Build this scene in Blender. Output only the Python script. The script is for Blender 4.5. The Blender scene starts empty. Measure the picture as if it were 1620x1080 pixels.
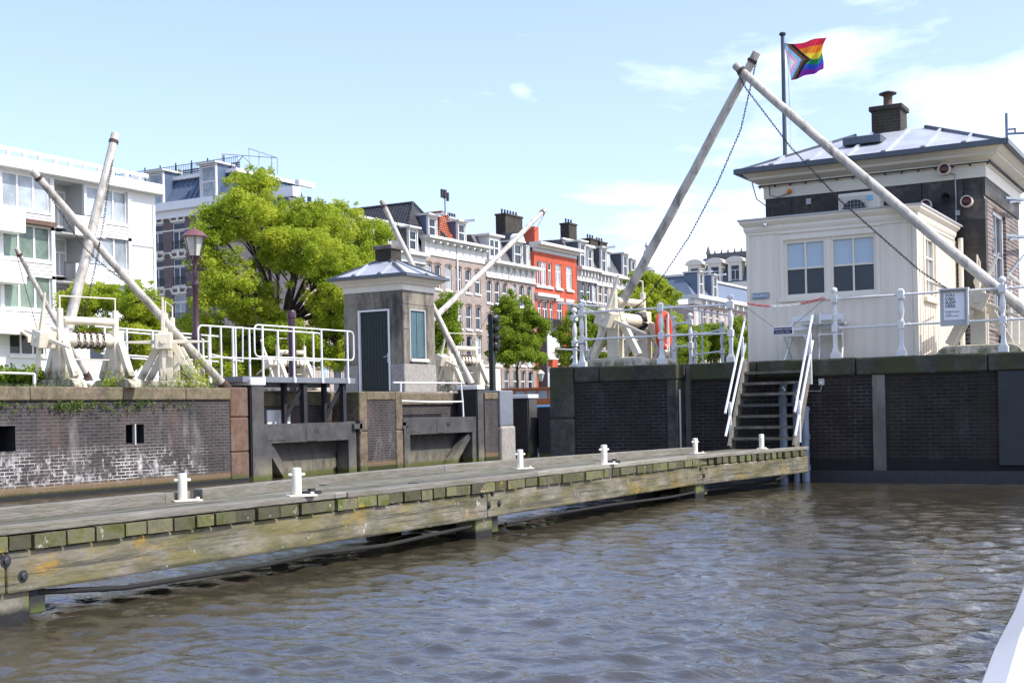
import bpy, bmesh, math, random
import numpy as np
from mathutils import Vector, Matrix
R = math.radians
S = bpy.context.scene
COL = S.collection
rnd = random.Random(7)

# ---------------------------------------------------------------- camera
EYE = 1.35; F = 2050.; ROLL = .021; PX, PY = 810., 651.; YAW = R(30)
cam_d = bpy.data.cameras.new('camera'); cam = bpy.data.objects.new('camera', cam_d); COL.objects.link(cam)
fwd = Vector((-math.sin(YAW), math.cos(YAW), 0)); rgt = Vector((math.cos(YAW), math.sin(YAW), 0)); upv = Vector((0, 0, 1))
cr = rgt*math.cos(ROLL) - upv*math.sin(ROLL); cu = rgt*math.sin(ROLL) + upv*math.cos(ROLL)
m = Matrix.Identity(4)
for i in range(3): m[i][0] = cr[i]; m[i][1] = cu[i]; m[i][2] = -fwd[i]
m[0][3] = m[1][3] = 0; m[2][3] = EYE
cam.matrix_world = m
cam_d.sensor_width = 36; cam_d.lens = F/1620*36; cam_d.shift_y = (PY-540)/1620
cam_d.clip_start = .1; cam_d.clip_end = 3000
S.camera = cam

# ---------------------------------------------------------------- world, sun, exposure
SUN_AZ = math.atan2(.16, 1.0); SUN_EL = R(50)
w = bpy.data.worlds.new('World'); S.world = w; w.use_nodes = True
nt = w.node_tree; nt.nodes.clear(); N = nt.nodes.new; Lk = nt.links.new
out = N('ShaderNodeOutputWorld'); bg = N('ShaderNodeBackground'); sky = N('ShaderNodeTexSky')
sky.sky_type = 'NISHITA'; sky.sun_disc = False; sky.sun_elevation = SUN_EL
sky.sun_rotation = math.pi/2 - SUN_AZ
sky.air_density = 1.0; sky.dust_density = 1.6; sky.ozone_density = 2.6
tc = N('ShaderNodeTexCoord'); mp = N('ShaderNodeMapping'); mp.inputs['Scale'].default_value = (1.0, 1.0, 3.2)
mp.inputs['Location'].default_value = (.35, .2, .1)
nz = N('ShaderNodeTexNoise'); nz.inputs['Scale'].default_value = 3.1; nz.inputs['Detail'].default_value = 9; nz.inputs['Roughness'].default_value = .56
nz.inputs['Distortion'].default_value = .25
rp = N('ShaderNodeValToRGB'); rp.color_ramp.elements[0].position = .47; rp.color_ramp.elements[1].position = .66
# more cloud toward the right-hand (east) half of the sky
dt = N('ShaderNodeVectorMath'); dt.operation = 'DOT_PRODUCT'; dt.inputs[1].default_value = (.22, .96, .1)
ma = N('ShaderNodeMapRange'); ma.inputs['From Min'].default_value = .72; ma.inputs['From Max'].default_value = .95
ma.inputs['To Min'].default_value = -.20; ma.inputs['To Max'].default_value = .135
ad = N('ShaderNodeMath'); ad.operation = 'ADD'
mx = N('ShaderNodeMixRGB'); mx.inputs['Color2'].default_value = (7.6, 7.9, 8.3, 1)
ms = N('ShaderNodeMath'); ms.operation = 'MULTIPLY'; ms.inputs[1].default_value = .8
Lk(tc.outputs['Generated'], mp.inputs['Vector']); Lk(mp.outputs[0], nz.inputs['Vector'])
Lk(tc.outputs['Generated'], dt.inputs[0]); Lk(dt.outputs['Value'], ma.inputs['Value'])
Lk(nz.outputs['Fac'], ad.inputs[0]); Lk(ma.outputs[0], ad.inputs[1]); Lk(ad.outputs[0], rp.inputs['Fac'])
veil = N('ShaderNodeMath'); veil.operation = 'ADD'; veil.inputs[1].default_value = .07
Lk(rp.outputs['Color'], ms.inputs[0]); Lk(ms.outputs[0], veil.inputs[0]); Lk(veil.outputs[0], mx.inputs['Fac'])
wb = N('ShaderNodeMixRGB'); wb.blend_type = 'MULTIPLY'; wb.inputs['Fac'].default_value = 1; wb.inputs['Color2'].default_value = (.96, .91, 1.02, 1)
Lk(sky.outputs[0], wb.inputs['Color1']); Lk(wb.outputs[0], mx.inputs['Color1']); Lk(mx.outputs[0], bg.inputs['Color']); Lk(bg.outputs[0], out.inputs['Surface'])
bg.inputs['Strength'].default_value = .15
sd = bpy.data.lights.new('sun', 'SUN'); sd.energy = 2.9; sd.angle = R(.53); sd.color = (1, .965, .9)
so = bpy.data.objects.new('sun', sd); COL.objects.link(so)
sv = Vector((math.cos(SUN_EL)*math.cos(SUN_AZ), math.cos(SUN_EL)*math.sin(SUN_AZ), math.sin(SUN_EL)))
so.rotation_euler = sv.to_track_quat('Z', 'Y').to_euler()
S.view_settings.view_transform = 'Standard'; S.view_settings.look = 'None'; S.view_settings.gamma = 1; S.view_settings.exposure = .97
S.cycles.max_bounces = 6; S.cycles.diffuse_bounces = 3; S.cycles.transparent_max_bounces = 6

# ---------------------------------------------------------------- survey helpers: a point of the photo on a real plane of the place
def ray(x, y):
    u = x-PX; v = y-PY
    a = u*math.cos(ROLL)-v*math.sin(ROLL); d = u*math.sin(ROLL)+v*math.cos(ROLL)
    q = rgt*(a/F) + fwd - upv*(d/F)
    return q
def oz(x, y, z): r = ray(x, y); k = (z-EYE)/r.z; return Vector((r.x*k, r.y*k, z))
def ox(x, y, X): r = ray(x, y); k = X/r.x; return Vector((X, r.y*k, EYE+r.z*k))
def oy(x, y, Y): r = ray(x, y); k = Y/r.y; return Vector((r.x*k, Y, EYE+r.z*k))

# ---------------------------------------------------------------- materials
def mat(name, col, rough=.6, var=.12, scale=6., metal=0., spec=.5, bump=0., col2=None, mix=(.4, .65), mscale=None, detail=6, stretch=(1, 1, 1), bscale=None, trans=0., island=0.):
    """surface with noise-varied base colour; col2 = patches of a second colour (stains, wear, moss)"""
    M = bpy.data.materials.new(name); M.use_nodes = True
    t = M.node_tree; b = t.nodes['Principled BSDF']; n = t.nodes.new; l = t.links.new
    g = n('ShaderNodeNewGeometry'); mpp = n('ShaderNodeMapping'); mpp.inputs['Scale'].default_value = stretch
    l(g.outputs['Position'], mpp.inputs['Vector'])
    nn = n('ShaderNodeTexNoise'); nn.inputs['Scale'].default_value = scale; nn.inputs['Detail'].default_value = detail; nn.inputs['Roughness'].default_value = .65
    l(mpp.outputs[0], nn.inputs['Vector'])
    rr = n('ShaderNodeValToRGB'); e = rr.color_ramp.elements
    e[0].position = .3; e[1].position = .7
    e[0].color = tuple(c*(1-var) for c in col)+(1,); e[1].color = tuple(min(1, c*(1+var)) for c in col)+(1,)
    l(nn.outputs['Fac'], rr.inputs['Fac']); last = rr.outputs['Color']
    if col2:
        n2 = n('ShaderNodeTexNoise'); n2.inputs['Scale'].default_value = mscale or scale*.4; n2.inputs['Detail'].default_value = 8; n2.inputs['Roughness'].default_value = .7
        l(mpp.outputs[0], n2.inputs['Vector'])
        r2 = n('ShaderNodeValToRGB'); r2.color_ramp.elements[0].position = mix[0]; r2.color_ramp.elements[1].position = mix[1]
        l(n2.outputs['Fac'], r2.inputs['Fac'])
        mm = n('ShaderNodeMixRGB'); mm.inputs['Color2'].default_value = tuple(col2)+(1,)
        l(r2.outputs['Color'], mm.inputs['Fac']); l(last, mm.inputs['Color1']); last = mm.outputs[0]
    if island:
        mr = n('ShaderNodeMapRange'); mr.inputs['To Min'].default_value = 1-island; mr.inputs['To Max'].default_value = 1+island*.6; l(g.outputs['Random Per Island'], mr.inputs['Value'])
        m3 = n('ShaderNodeMixRGB'); m3.blend_type = 'MULTIPLY'; m3.inputs['Fac'].default_value = 1; l(last, m3.inputs['Color1']); l(mr.outputs[0], m3.inputs['Color2']); last = m3.outputs[0]
    l(last, b.inputs['Base Color'])
    b.inputs['Roughness'].default_value = rough; b.inputs['Metallic'].default_value = metal
    b.inputs['Specular IOR Level'].default_value = spec
    if bump:
        bb = n('ShaderNodeBump'); bb.inputs['Strength'].default_value = bump; bb.inputs['Distance'].default_value = .02
        n3 = n('ShaderNodeTexNoise'); n3.inputs['Scale'].default_value = bscale or scale*3; n3.inputs['Detail'].default_value = 5
        l(mpp.outputs[0], n3.inputs['Vector']); l(n3.outputs['Fac'], bb.inputs['Height']); l(bb.outputs[0], b.inputs['Normal'])
    M['_last'] = 1
    return M

def add_layer(M, col, zlo, zhi, edge=.1, scale=3., amount=1., thr=(.45, .6), stretch=(1, 1, .4), upward=False, use_y=None, mortar=False):
    """one more patchy layer (lime bloom, algae, moss) between two heights"""
    t = M.node_tree; n = t.nodes.new; l = t.links.new; b = t.nodes['Principled BSDF']
    src = b.inputs['Base Color'].links[0].from_socket
    g = n('ShaderNodeNewGeometry'); sp = n('ShaderNodeSeparateXYZ'); l(g.outputs['Position'], sp.inputs[0])
    mpp = n('ShaderNodeMapping'); mpp.inputs['Scale'].default_value = stretch; l(g.outputs['Position'], mpp.inputs[0])
    nn = n('ShaderNodeTexNoise'); nn.inputs['Scale'].default_value = scale; nn.inputs['Detail'].default_value = 9; nn.inputs['Roughness'].default_value = .72
    l(mpp.outputs[0], nn.inputs['Vector'])
    r2 = n('ShaderNodeMapRange'); r2.inputs['From Min'].default_value = thr[0]; r2.inputs['From Max'].default_value = thr[1]
    l(nn.outputs['Fac'], r2.inputs['Value'])
    def ramp(sock, a, bb):
        q = n('ShaderNodeMapRange'); q.inputs['From Min'].default_value = a; q.inputs['From Max'].default_value = bb; l(sock, q.inputs['Value']); return q.outputs[0]
    def mul(a, c):
        q = n('ShaderNodeMath'); q.operation = 'MULTIPLY'
        l(a, q.inputs[0])
        if isinstance(c, float): q.inputs[1].default_value = c
        else: l(c, q.inputs[1])
        return q.outputs[0]
    # wobble the borders
    wob = n('ShaderNodeMath'); wob.operation = 'MULTIPLY_ADD'; wob.inputs[1].default_value = edge*1.2; l(nn.outputs['Fac'], wob.inputs[0]); l(sp.outputs['Z'], wob.inputs[2])
    f_ = mul(ramp(wob.outputs[0], zlo, zlo+edge), ramp(wob.outputs[0], zhi+edge, zhi))
    f_ = mul(mul(f_, r2.outputs[0]), float(amount))
    if use_y: f_ = mul(f_, mul(ramp(sp.outputs['Y'], use_y[0], use_y[0]+.3), ramp(sp.outputs['Y'], use_y[1]+.3, use_y[1])))
    if mortar: f_ = mul(f_, [x for x in t.nodes if x.type == 'TEX_BRICK'][0].outputs['Fac'])
    if upward: f_ = mul(f_, ramp(g.outputs['Normal'], .3, .9))
    mm = n('ShaderNodeMixRGB'); mm.inputs['Color2'].default_value = tuple(col)+(1,)
    l(f_, mm.inputs['Fac']); l(src, mm.inputs['Color1']); l(mm.outputs[0], b.inputs['Base Color'])
    return M

def brick(name, c1, c2, mortar, bw=.22, bh=.065, ms=.012, rough=.85, var=.5, local=False, bump=.35):
    M = bpy.data.materials.new(name); M.use_nodes = True
    t = M.node_tree; b = t.nodes['Principled BSDF']; n = t.nodes.new; l = t.links.new
    g = n('ShaderNodeNewGeometry'); sp = n('ShaderNodeSeparateXYZ'); l(g.outputs['Position'], sp.inputs[0])
    ad = n('ShaderNodeMath'); ad.operation = 'ADD'; l(sp.outputs['X'], ad.inputs[0]); l(sp.outputs['Y'], ad.inputs[1])
    cb = n('ShaderNodeCombineXYZ'); l(ad.outputs[0], cb.inputs['X']); l(sp.outputs['Z'], cb.inputs['Y'])
    bt = n('ShaderNodeTexBrick'); l(cb.outputs[0], bt.inputs['Vector'])
    bt.inputs['Scale'].default_value = 1; bt.inputs['Brick Width'].default_value = bw; bt.inputs['Row Height'].default_value = bh
    bt.inputs['Mortar Size'].default_value = ms; bt.inputs['Mortar Smooth'].default_value = .3
    bt.inputs['Color1'].default_value = tuple(c1)+(1,); bt.inputs['Color2'].default_value = tuple(c2)+(1,); bt.inputs['Mortar'].default_value = tuple(mortar)+(1,)
    nn = n('ShaderNodeTexNoise'); nn.inputs['Scale'].default_value = 1.3; nn.inputs['Detail'].default_value = 9; nn.inputs['Roughness'].default_value = .7
    l(g.outputs['Position'], nn.inputs['Vector'])
    rr = n('ShaderNodeMapRange'); rr.inputs['From Min'].default_value = .3; rr.inputs['From Max'].default_value = .7; rr.inputs['To Min'].default_value = 1-var; rr.inputs['To Max'].default_value = 1+var*.5
    l(nn.outputs['Fac'], rr.inputs['Value'])
    mm = n('ShaderNodeMixRGB'); mm.blend_type = 'MULTIPLY'; mm.inputs['Fac'].default_value = 1
    l(bt.outputs['Color'], mm.inputs['Color1']); l(rr.outputs[0], mm.inputs['Color2']); l(mm.outputs[0], b.inputs['Base Color'])
    b.inputs['Roughness'].default_value = rough; b.inputs['Specular IOR Level'].default_value = .3
    bb = n('ShaderNodeBump'); bb.inputs['Strength'].default_value = bump; bb.inputs['Distance'].default_value = .01; bb.invert = True
    l(bt.outputs['Fac'], bb.inputs['Height']); l(bb.outputs[0], b.inputs['Normal'])
    return M

def glass(name, col, rough=.03, wob=.04):
    M = mat(name, col, rough=rough, var=.5, scale=.6, spec=.5)
    t = M.node_tree; b = t.nodes['Principled BSDF']; n = t.nodes.new; l = t.links.new
    g = n('ShaderNodeNewGeometry'); nn = n('ShaderNodeTexNoise'); nn.inputs['Scale'].default_value = 1.6; l(g.outputs['Position'], nn.inputs['Vector'])
    bb = n('ShaderNodeBump'); bb.inputs['Strength'].default_value = wob; bb.inputs['Distance'].default_value = .1
    l(nn.outputs['Fac'], bb.inputs['Height']); l(bb.outputs[0], b.inputs['Normal'])
    b.inputs['IOR'].default_value = 1.45
    return M

K = {}
K['trim'] = mat('grey_white_trim', (.60, .59, .56), .6, .08, 1.5, col2=(.40, .39, .36), mix=(.55, .8), mscale=.8)
K['cream'] = mat('cream_paint', (.70, .66, .54), .5, .05, 2.5, bump=.15, col2=(.42, .38, .26), mix=(.62, .85), mscale=2.2, stretch=(1, 1, .35))
K['white'] = mat('white_paint', (.76, .76, .74), .45, .04, 3)
K['creamwood'] = mat('cream_boards', (.78, .71, .58), .5, .04, 2.2, bump=.1, col2=(.5, .45, .35), mix=(.60, .95), mscale=2.0, stretch=(5, 5, .35))
K['winch'] = mat('winch_paint', (.68, .62, .48), .45, .07, 4, bump=.2, col2=(.40, .36, .22), mix=(.60, .80), mscale=3.5, stretch=(1, 1, .5))
K['winch'] = add_layer(K['winch'], (.10, .10, .035), 1.5, 2.33, .12, 5, .9, (.40, .56))
K['boom'] = mat('boom_paint', (.50, .465, .40), .6, .16, 5, bump=.35, col2=(.11, .10, .08), mix=(.48, .72), mscale=4.5, stretch=(1, 1, .45))
K['rail'] = mat('rail_paint', (.68, .68, .65), .4, .06, 6, col2=(.34, .28, .18), mix=(.60, .78), mscale=7)
K['rust'] = mat('rusty_iron', (.05, .035, .03), .75, .4, 20, bump=.4, col2=(.10, .045, .02), mix=(.45, .6), mscale=14)
K['iron'] = mat('black_iron', (.025, .025, .028), .5, .3, 12)
K['tar'] = mat('tarred_timber', (.052, .050, .048), .7, .35, 3, bump=.4, col2=(.10, .098, .092), mix=(.5, .75), mscale=2.0, stretch=(1, 1, 1))
add_layer(K['tar'], (.20, .18, .12), -.2, .42, .3, 4, .9, (.35, .6)); add_layer(K['tar'], (.07, .08, .012), -.2, .10, .08, 5, 1., (.25, .45))
K['blackwood'] = mat('black_timber', (.018, .018, .022), .75, .4, 5, bump=.3)
add_layer(K['blackwood'], (.07, .08, .012), -.2, .10, .08, 5, 1., (.25, .45))
K['plate'] = mat('grey_steel_plate', (.16, .175, .20), .5, .12, 5, bump=.1, col2=(.3, .28, .24), mix=(.65, .8), mscale=3)
K['darkplate'] = mat('dark_steel_plate', (.018, .020, .024), .5, .2, 4)
K['stone'] = mat('brown_granite', (.17, .13, .085), .85, .35, 12, bump=.5, col2=(.055, .045, .03), mix=(.45, .68), mscale=4)
add_layer(K['stone'], (.60, .22, .02), 1.5, 3.2, .05, 2.2, 1., (.66, .70), stretch=(1, 1, 1))
add_layer(K['stone'], (.11, .11, .045), 1.6, 3.2, .1, 1.4, .5, (.42, .6), stretch=(1, 1, 1))
add_layer(K['stone'], (.06, .07, .015), -.2, .12, .08, 5, 1., (.2, .4))
K['redstone'] = mat('red_brown_stone', (.115, .066, .042), .85, .3, 14, bump=.4, col2=(.17, .12, .09), mix=(.45, .7), mscale=3)
add_layer(K['redstone'], (.06, .07, .015), -.2, .15, .08, 5, 1., (.2, .4))
K['darkstone'] = mat('soot_stone', (.105, .095, .082), .8, .35, 4, bump=.4, col2=(.25, .225, .185), mix=(.5, .75), mscale=1.1, stretch=(1, 1, .5))
K['hutstone'] = mat('weathered_sandstone', (.25, .22, .17), .85, .2, 6, bump=.4, col2=(.055, .05, .042), mix=(.42, .60), mscale=1.3, stretch=(1.4, 1.4, .4))
K['towerstone'] = mat('blackened_sandstone', (.028, .024, .021), .6, .5, 3, bump=.4, col2=(.15, .13, .11), mix=(.50, .78), mscale=1.8, island=.45)
K['quaystone'] = mat('dark_quay_stone', (.075, .070, .056), .85, .35, 14, bump=.5, col2=(.025, .023, .019), mix=(.42, .62), mscale=2)
add_layer(K['quaystone'], (.045, .05, .014), 1.6, 2.4, .1, 2.0, .9, (.42, .58))
add_layer(K['quaystone'], (.012, .012, .013), -.5, .42, .04, 2.0, .9, (.1, .2))
K['bluestone'] = mat('grey_quay_stone', (.30, .28, .25), .85, .25, 14, bump=.4)
K['qbrick'] = brick('quay_brick', (.038, .034, .034), (.060, .050, .047), (.105, .10, .10), .21, .062, .008)
add_layer(K['qbrick'], (.17, .10, .075), -.5, 1.7, .2, 1.1, .45, (.5, .75), stretch=(1, 1, .25))
add_layer(K['qbrick'], (.62, .61, .58), .10, .80, .35, 1.6, .85, (.46, .58), stretch=(.7, .7, 1.6), use_y=(-3, 19.6), mortar=True)
add_layer(K['qbrick'], (.50, .49, .47), .18, .78, .25, 2.4, .75, (.53, .62), stretch=(1, 1, .9), use_y=(-3, 19.3))
add_layer(K['qbrick'], (.60, .59, .57), .20, .85, .3, 9, .6, (.55, .64), stretch=(1, 1, .6), use_y=(-3, 19.3))
add_layer(K['qbrick'], (.34, .31, .29), .2, 1.5, .4, 1.7, .45, (.54, .72), stretch=(1, 1, .3))
add_layer(K['qbrick'], (.16, .11, .06), -.5, .22, .06, 3, .9, (.2, .4))
add_layer(K['qbrick'], (.028, .036, .008), -.5, .11, .06, 9, 1., (.15, .35), stretch=(1, 1, 1))
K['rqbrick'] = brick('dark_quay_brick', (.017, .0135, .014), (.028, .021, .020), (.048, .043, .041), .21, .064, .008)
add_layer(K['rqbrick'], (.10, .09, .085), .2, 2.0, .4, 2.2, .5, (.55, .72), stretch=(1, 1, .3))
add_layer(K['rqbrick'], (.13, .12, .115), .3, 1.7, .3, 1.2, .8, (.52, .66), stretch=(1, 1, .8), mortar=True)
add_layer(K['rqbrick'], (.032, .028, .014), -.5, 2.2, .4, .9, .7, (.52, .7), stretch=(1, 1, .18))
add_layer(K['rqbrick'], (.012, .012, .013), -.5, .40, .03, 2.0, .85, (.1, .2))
K['asphalt'] = mat('paving', (.20, .18, .16), .9, .2, 3, bump=.2)
K['soil'] = mat('canal_bed_ground', (.05, .045, .035), .95, .2, .2)
K['grass'] = mat('grass_verge', (.09, .12, .03), .9, .4, 5)
K['roofzinc'] = mat('zinc_sheet', (.46, .485, .52), .42, .10, 1.8, metal=.15, col2=(.33, .355, .385), mix=(.45, .7), mscale=1.2)
K['zincdark'] = mat('dark_zinc_trim', (.085, .10, .12), .4, .15, 3, metal=.3)
K['mansard'] = mat('blue_slate_mansard', (.085, .125, .19), .45, .12, 2)
K['slate'] = mat('grey_slate', (.10, .10, .105), .7, .3, 3)
K['hotelslate'] = mat('blue_grey_slate_roof', (.10, .135, .19), .6, .12, 1)
K['green'] = mat('dark_green_paint', (.010, .018, .017), .6, .2, 5)
K['teal'] = mat('teal_paint', (.06, .12, .14), .4, .15, 5)
K['pane'] = glass('window_glass', (.015, .028, .045))
K['panelight'] = glass('window_glass_with_curtain', (.30, .34, .36), .05)
K['panegreen'] = glass('window_glass_over_green_blind', (.16, .22, .17), .05)
K['blind'] = mat('pale_blue_blind', (.46, .56, .62), .8, .05, 8, stretch=(.2, .2, 8))
K['sign_blue'] = mat('grey_blue_sign', (.16, .25, .33), .4, .05, 5)
K['sign_navy'] = mat('navy_sign', (.015, .02, .07), .35, .1, 5)
K['text_white'] = mat('sign_white', (.8, .8, .8), .5, .02, 5)
K['text_black'] = mat('sign_black', (.02, .02, .025), .5, .1, 5)
K['grey'] = mat('grey_paint', (.42, .43, .42), .45, .08, 5)
K['orange'] = mat('varnished_mahogany', (.42, .10, .022), .25, .2, 4, stretch=(1, 1, 4))
K['boatblue'] = mat('light_blue_hull', (.13, .32, .52), .3, .1, 3)
K['lifebuoy'] = mat('orange_red_plastic', (.80, .075, .03), .4, .05, 5)
K['purple'] = mat('dark_maroon_iron', (.055, .022, .032), .4, .2, 6)
K['maroon'] = mat('faded_maroon_hood', (.17, .07, .07), .4, .2, 6)
K['frosted'] = mat('frosted_lamp_glass', (.50, .49, .42), .25, .1, 4)
K['pipe'] = mat('grey_plastic_pipe', (.17, .22, .27), .5, .1, 4)
K['red'] = mat('red_plastic', (.50, .03, .04), .5, .1, 5)
K['amber'] = mat('amber_plastic', (.75, .22, .02), .3, .05, 5)
K['lens'] = mat('dark_red_lens', (.09, .008, .012), .2, .1, 5)
K['awning'] = mat('cream_canvas', (.60, .46, .32), .8, .05, 5)
K['gelcoat'] = mat('white_gelcoat', (.70, .71, .72), .22, .03, 3)
K['bluerub'] = mat('grey_blue_rubbing_strip', (.22, .30, .42), .35, .1, 6)
K['rope'] = mat('dark_wet_rope', (.012, .012, .010), .8, .4, 40, bump=.6)
K['black_rubber'] = mat('black_rubber', (.02, .02, .022), .6, .2, 10)
K['bark'] = mat('tree_bark', (.045, .035, .028), .9, .4, 6, bump=.5, stretch=(2, 2, .4))
K['sticker'] = mat('pale_blue_mark', (.25, .50, .70), .5, .05, 5)
def deckmat(name, c, y2):
    M = mat(name, c, .8, .4, 4.5, bump=.3, col2=(.075, .070, .028), mix=(.38, .60), mscale=1.8, stretch=(3, .8, 3), bscale=14, detail=10)
    add_layer(M, (.33, .19, .012), -.2, .8, .1, 1.9, y2, (.55, .66), stretch=(1, .8, 1.6))
    add_layer(M, (.15, .13, .025), -.2, .8, .1, 2.6, .6, (.47, .62), stretch=(1, .8, 1.4))
    add_layer(M, (.03, .028, .022), -.2, .8, .1, 7, .8, (.53, .60), stretch=(.6, .12, 5))
    add_layer(M, (.40, .40, .37), -.2, .9, .1, 5.5, .85, (.63, .67), stretch=(1, 1, 1))
    add_layer(M, (.06, .055, .045), -.2, .9, .1, 2.3, .6, (.56, .66), stretch=(.6, .15, 6))
    return M
K['beam'] = deckmat('weathered_oak_beam', (.20, .18, .14), .85)
K['plank'] = mat('grey_deck_plank', (.205, .19, .16), .85, .25, 4, bump=.5, col2=(.12, .115, .06), mix=(.45, .75), mscale=1.6, stretch=(6, .8, 6), island=.3)
K['deck'] = mat('worn_green_grey_decking', (.155, .145, .115), .9, .3, 4, bump=.5, col2=(.085, .088, .04), mix=(.42, .66), mscale=1.6, stretch=(6, .8, 6), island=.35)
K['mossplank'] = mat('mossy_plank_end', (.12, .11, .06), .85, .5, 5, bump=.6, col2=(.065, .075, .012), mix=(.45, .6), mscale=5, island=.55)
add_layer(K['mossplank'], (.45, .27, .01), 0, .9, .1, 4, .9, (.60, .68), stretch=(1, 1, 1))
add_layer(K['mossplank'], (.5, .5, .47), 0, .9, .1, 7, .9, (.62, .66), stretch=(1, 1, 1))
K['pile'] = mat('wet_oak_pile', (.10, .09, .065), .7, .4, 5, bump=.6, col2=(.22, .2, .15), mix=(.5, .7), mscale=3)
add_layer(K['pile'], (.11, .13, .012), .08, .6, .1, 4, 1., (.46, .58), stretch=(1, 1, 1)); add_layer(K['pile'], (.008, .008, .008), -.5, .10, .05, 5, 1., (.0, .1))
HB = {k: brick('house_brick_'+k, a, b_, m_, .44, .13, .022, bump=.1, var=.25) for k, a, b_, m_ in (
    ('mauve', (.29, .225, .20), (.36, .28, .245), (.38, .33, .29)), ('pink', (.36, .28, .245), (.43, .335, .29), (.44, .38, .34)),
    ('dark', (.13, .095, .095), (.17, .125, .12), (.20, .17, .165)), ('charcoal', (.075, .078, .088), (.09, .093, .102), (.10, .10, .11)),
    ('red', (.46, .075, .035), (.52, .095, .045), (.44, .10, .06)), ('brown', (.17, .11, .085), (.22, .15, .115), (.25, .2, .17)))}
K['towerbrick'] = brick('tower_brick', (.12, .088, .08), (.17, .125, .11), (.36, .33, .30), .30, .085, .012)
K['chimneybrick'] = brick('chimney_brick', (.04, .035, .027), (.055, .045, .035), (.07, .065, .05), .22, .07, .01)
K['whiteclad'] = mat('white_cladding', (.66, .66, .64), .6, .05, 1.2, bump=.06, bscale=30, stretch=(1, 1, 8))
def tiles(name, a, b_):
    M = brick(name, a, b_, tuple(x*.25 for x in a), .34, .24, .07, .5, .25, bump=1.)
    return M
K['tileblack'] = tiles('black_glazed_tiles', (.06, .06, .065), (.10, .10, .105)); K['tilered'] = tiles('red_clay_tiles', (.50, .13, .06), (.60, .18, .09))

def leafmat(name, a, b_, trans=.45):
    M = bpy.data.materials.new(name); M.use_nodes = True
    t = M.node_tree; b = t.nodes['Principled BSDF']; n = t.nodes.new; l = t.links.new
    g = n('ShaderNodeNewGeometry'); nn = n('ShaderNodeTexNoise'); nn.inputs['Scale'].default_value = .9; nn.inputs['Detail'].default_value = 5; l(g.outputs['Position'], nn.inputs['Vector'])
    ad = n('ShaderNodeMath'); ad.operation = 'MULTIPLY_ADD'; ad.inputs[1].default_value = .35; l(g.outputs['Random Per Island'], ad.inputs[0]); l(nn.outputs['Fac'], ad.inputs[2])
    rr = n('ShaderNodeValToRGB'); e = rr.color_ramp.elements; e[0].position = .45; e[1].position = .95; e[0].color = tuple(a)+(1,); e[1].color = tuple(b_)+(1,)
    l(ad.outputs[0], rr.inputs['Fac']); l(rr.outputs[0], b.inputs['Base Color'])
    b.inputs['Roughness'].default_value = .6; b.inputs['Specular IOR Level'].default_value = .25
    tr = n('ShaderNodeBsdfTranslucent'); l(rr.outputs[0], tr.inputs['Color']); mxs = n('ShaderNodeMixShader'); mxs.inputs['Fac'].default_value = trans
    o_ = t.nodes['Material Output']; l(b.outputs[0], mxs.inputs[1]); l(tr.outputs[0], mxs.inputs[2]); l(mxs.outputs[0], o_.inputs['Surface'])
    return M
K['leaf'] = leafmat('elm_leaves', (.24, .35, .025), (.56, .60, .06), .58)
K['leaf2'] = leafmat('linden_leaves', (.13, .23, .018), (.36, .44, .045), .55)
K['leaf3'] = leafmat('ivy_leaves', (.06, .11, .02), (.16, .22, .05), .3)

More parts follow.
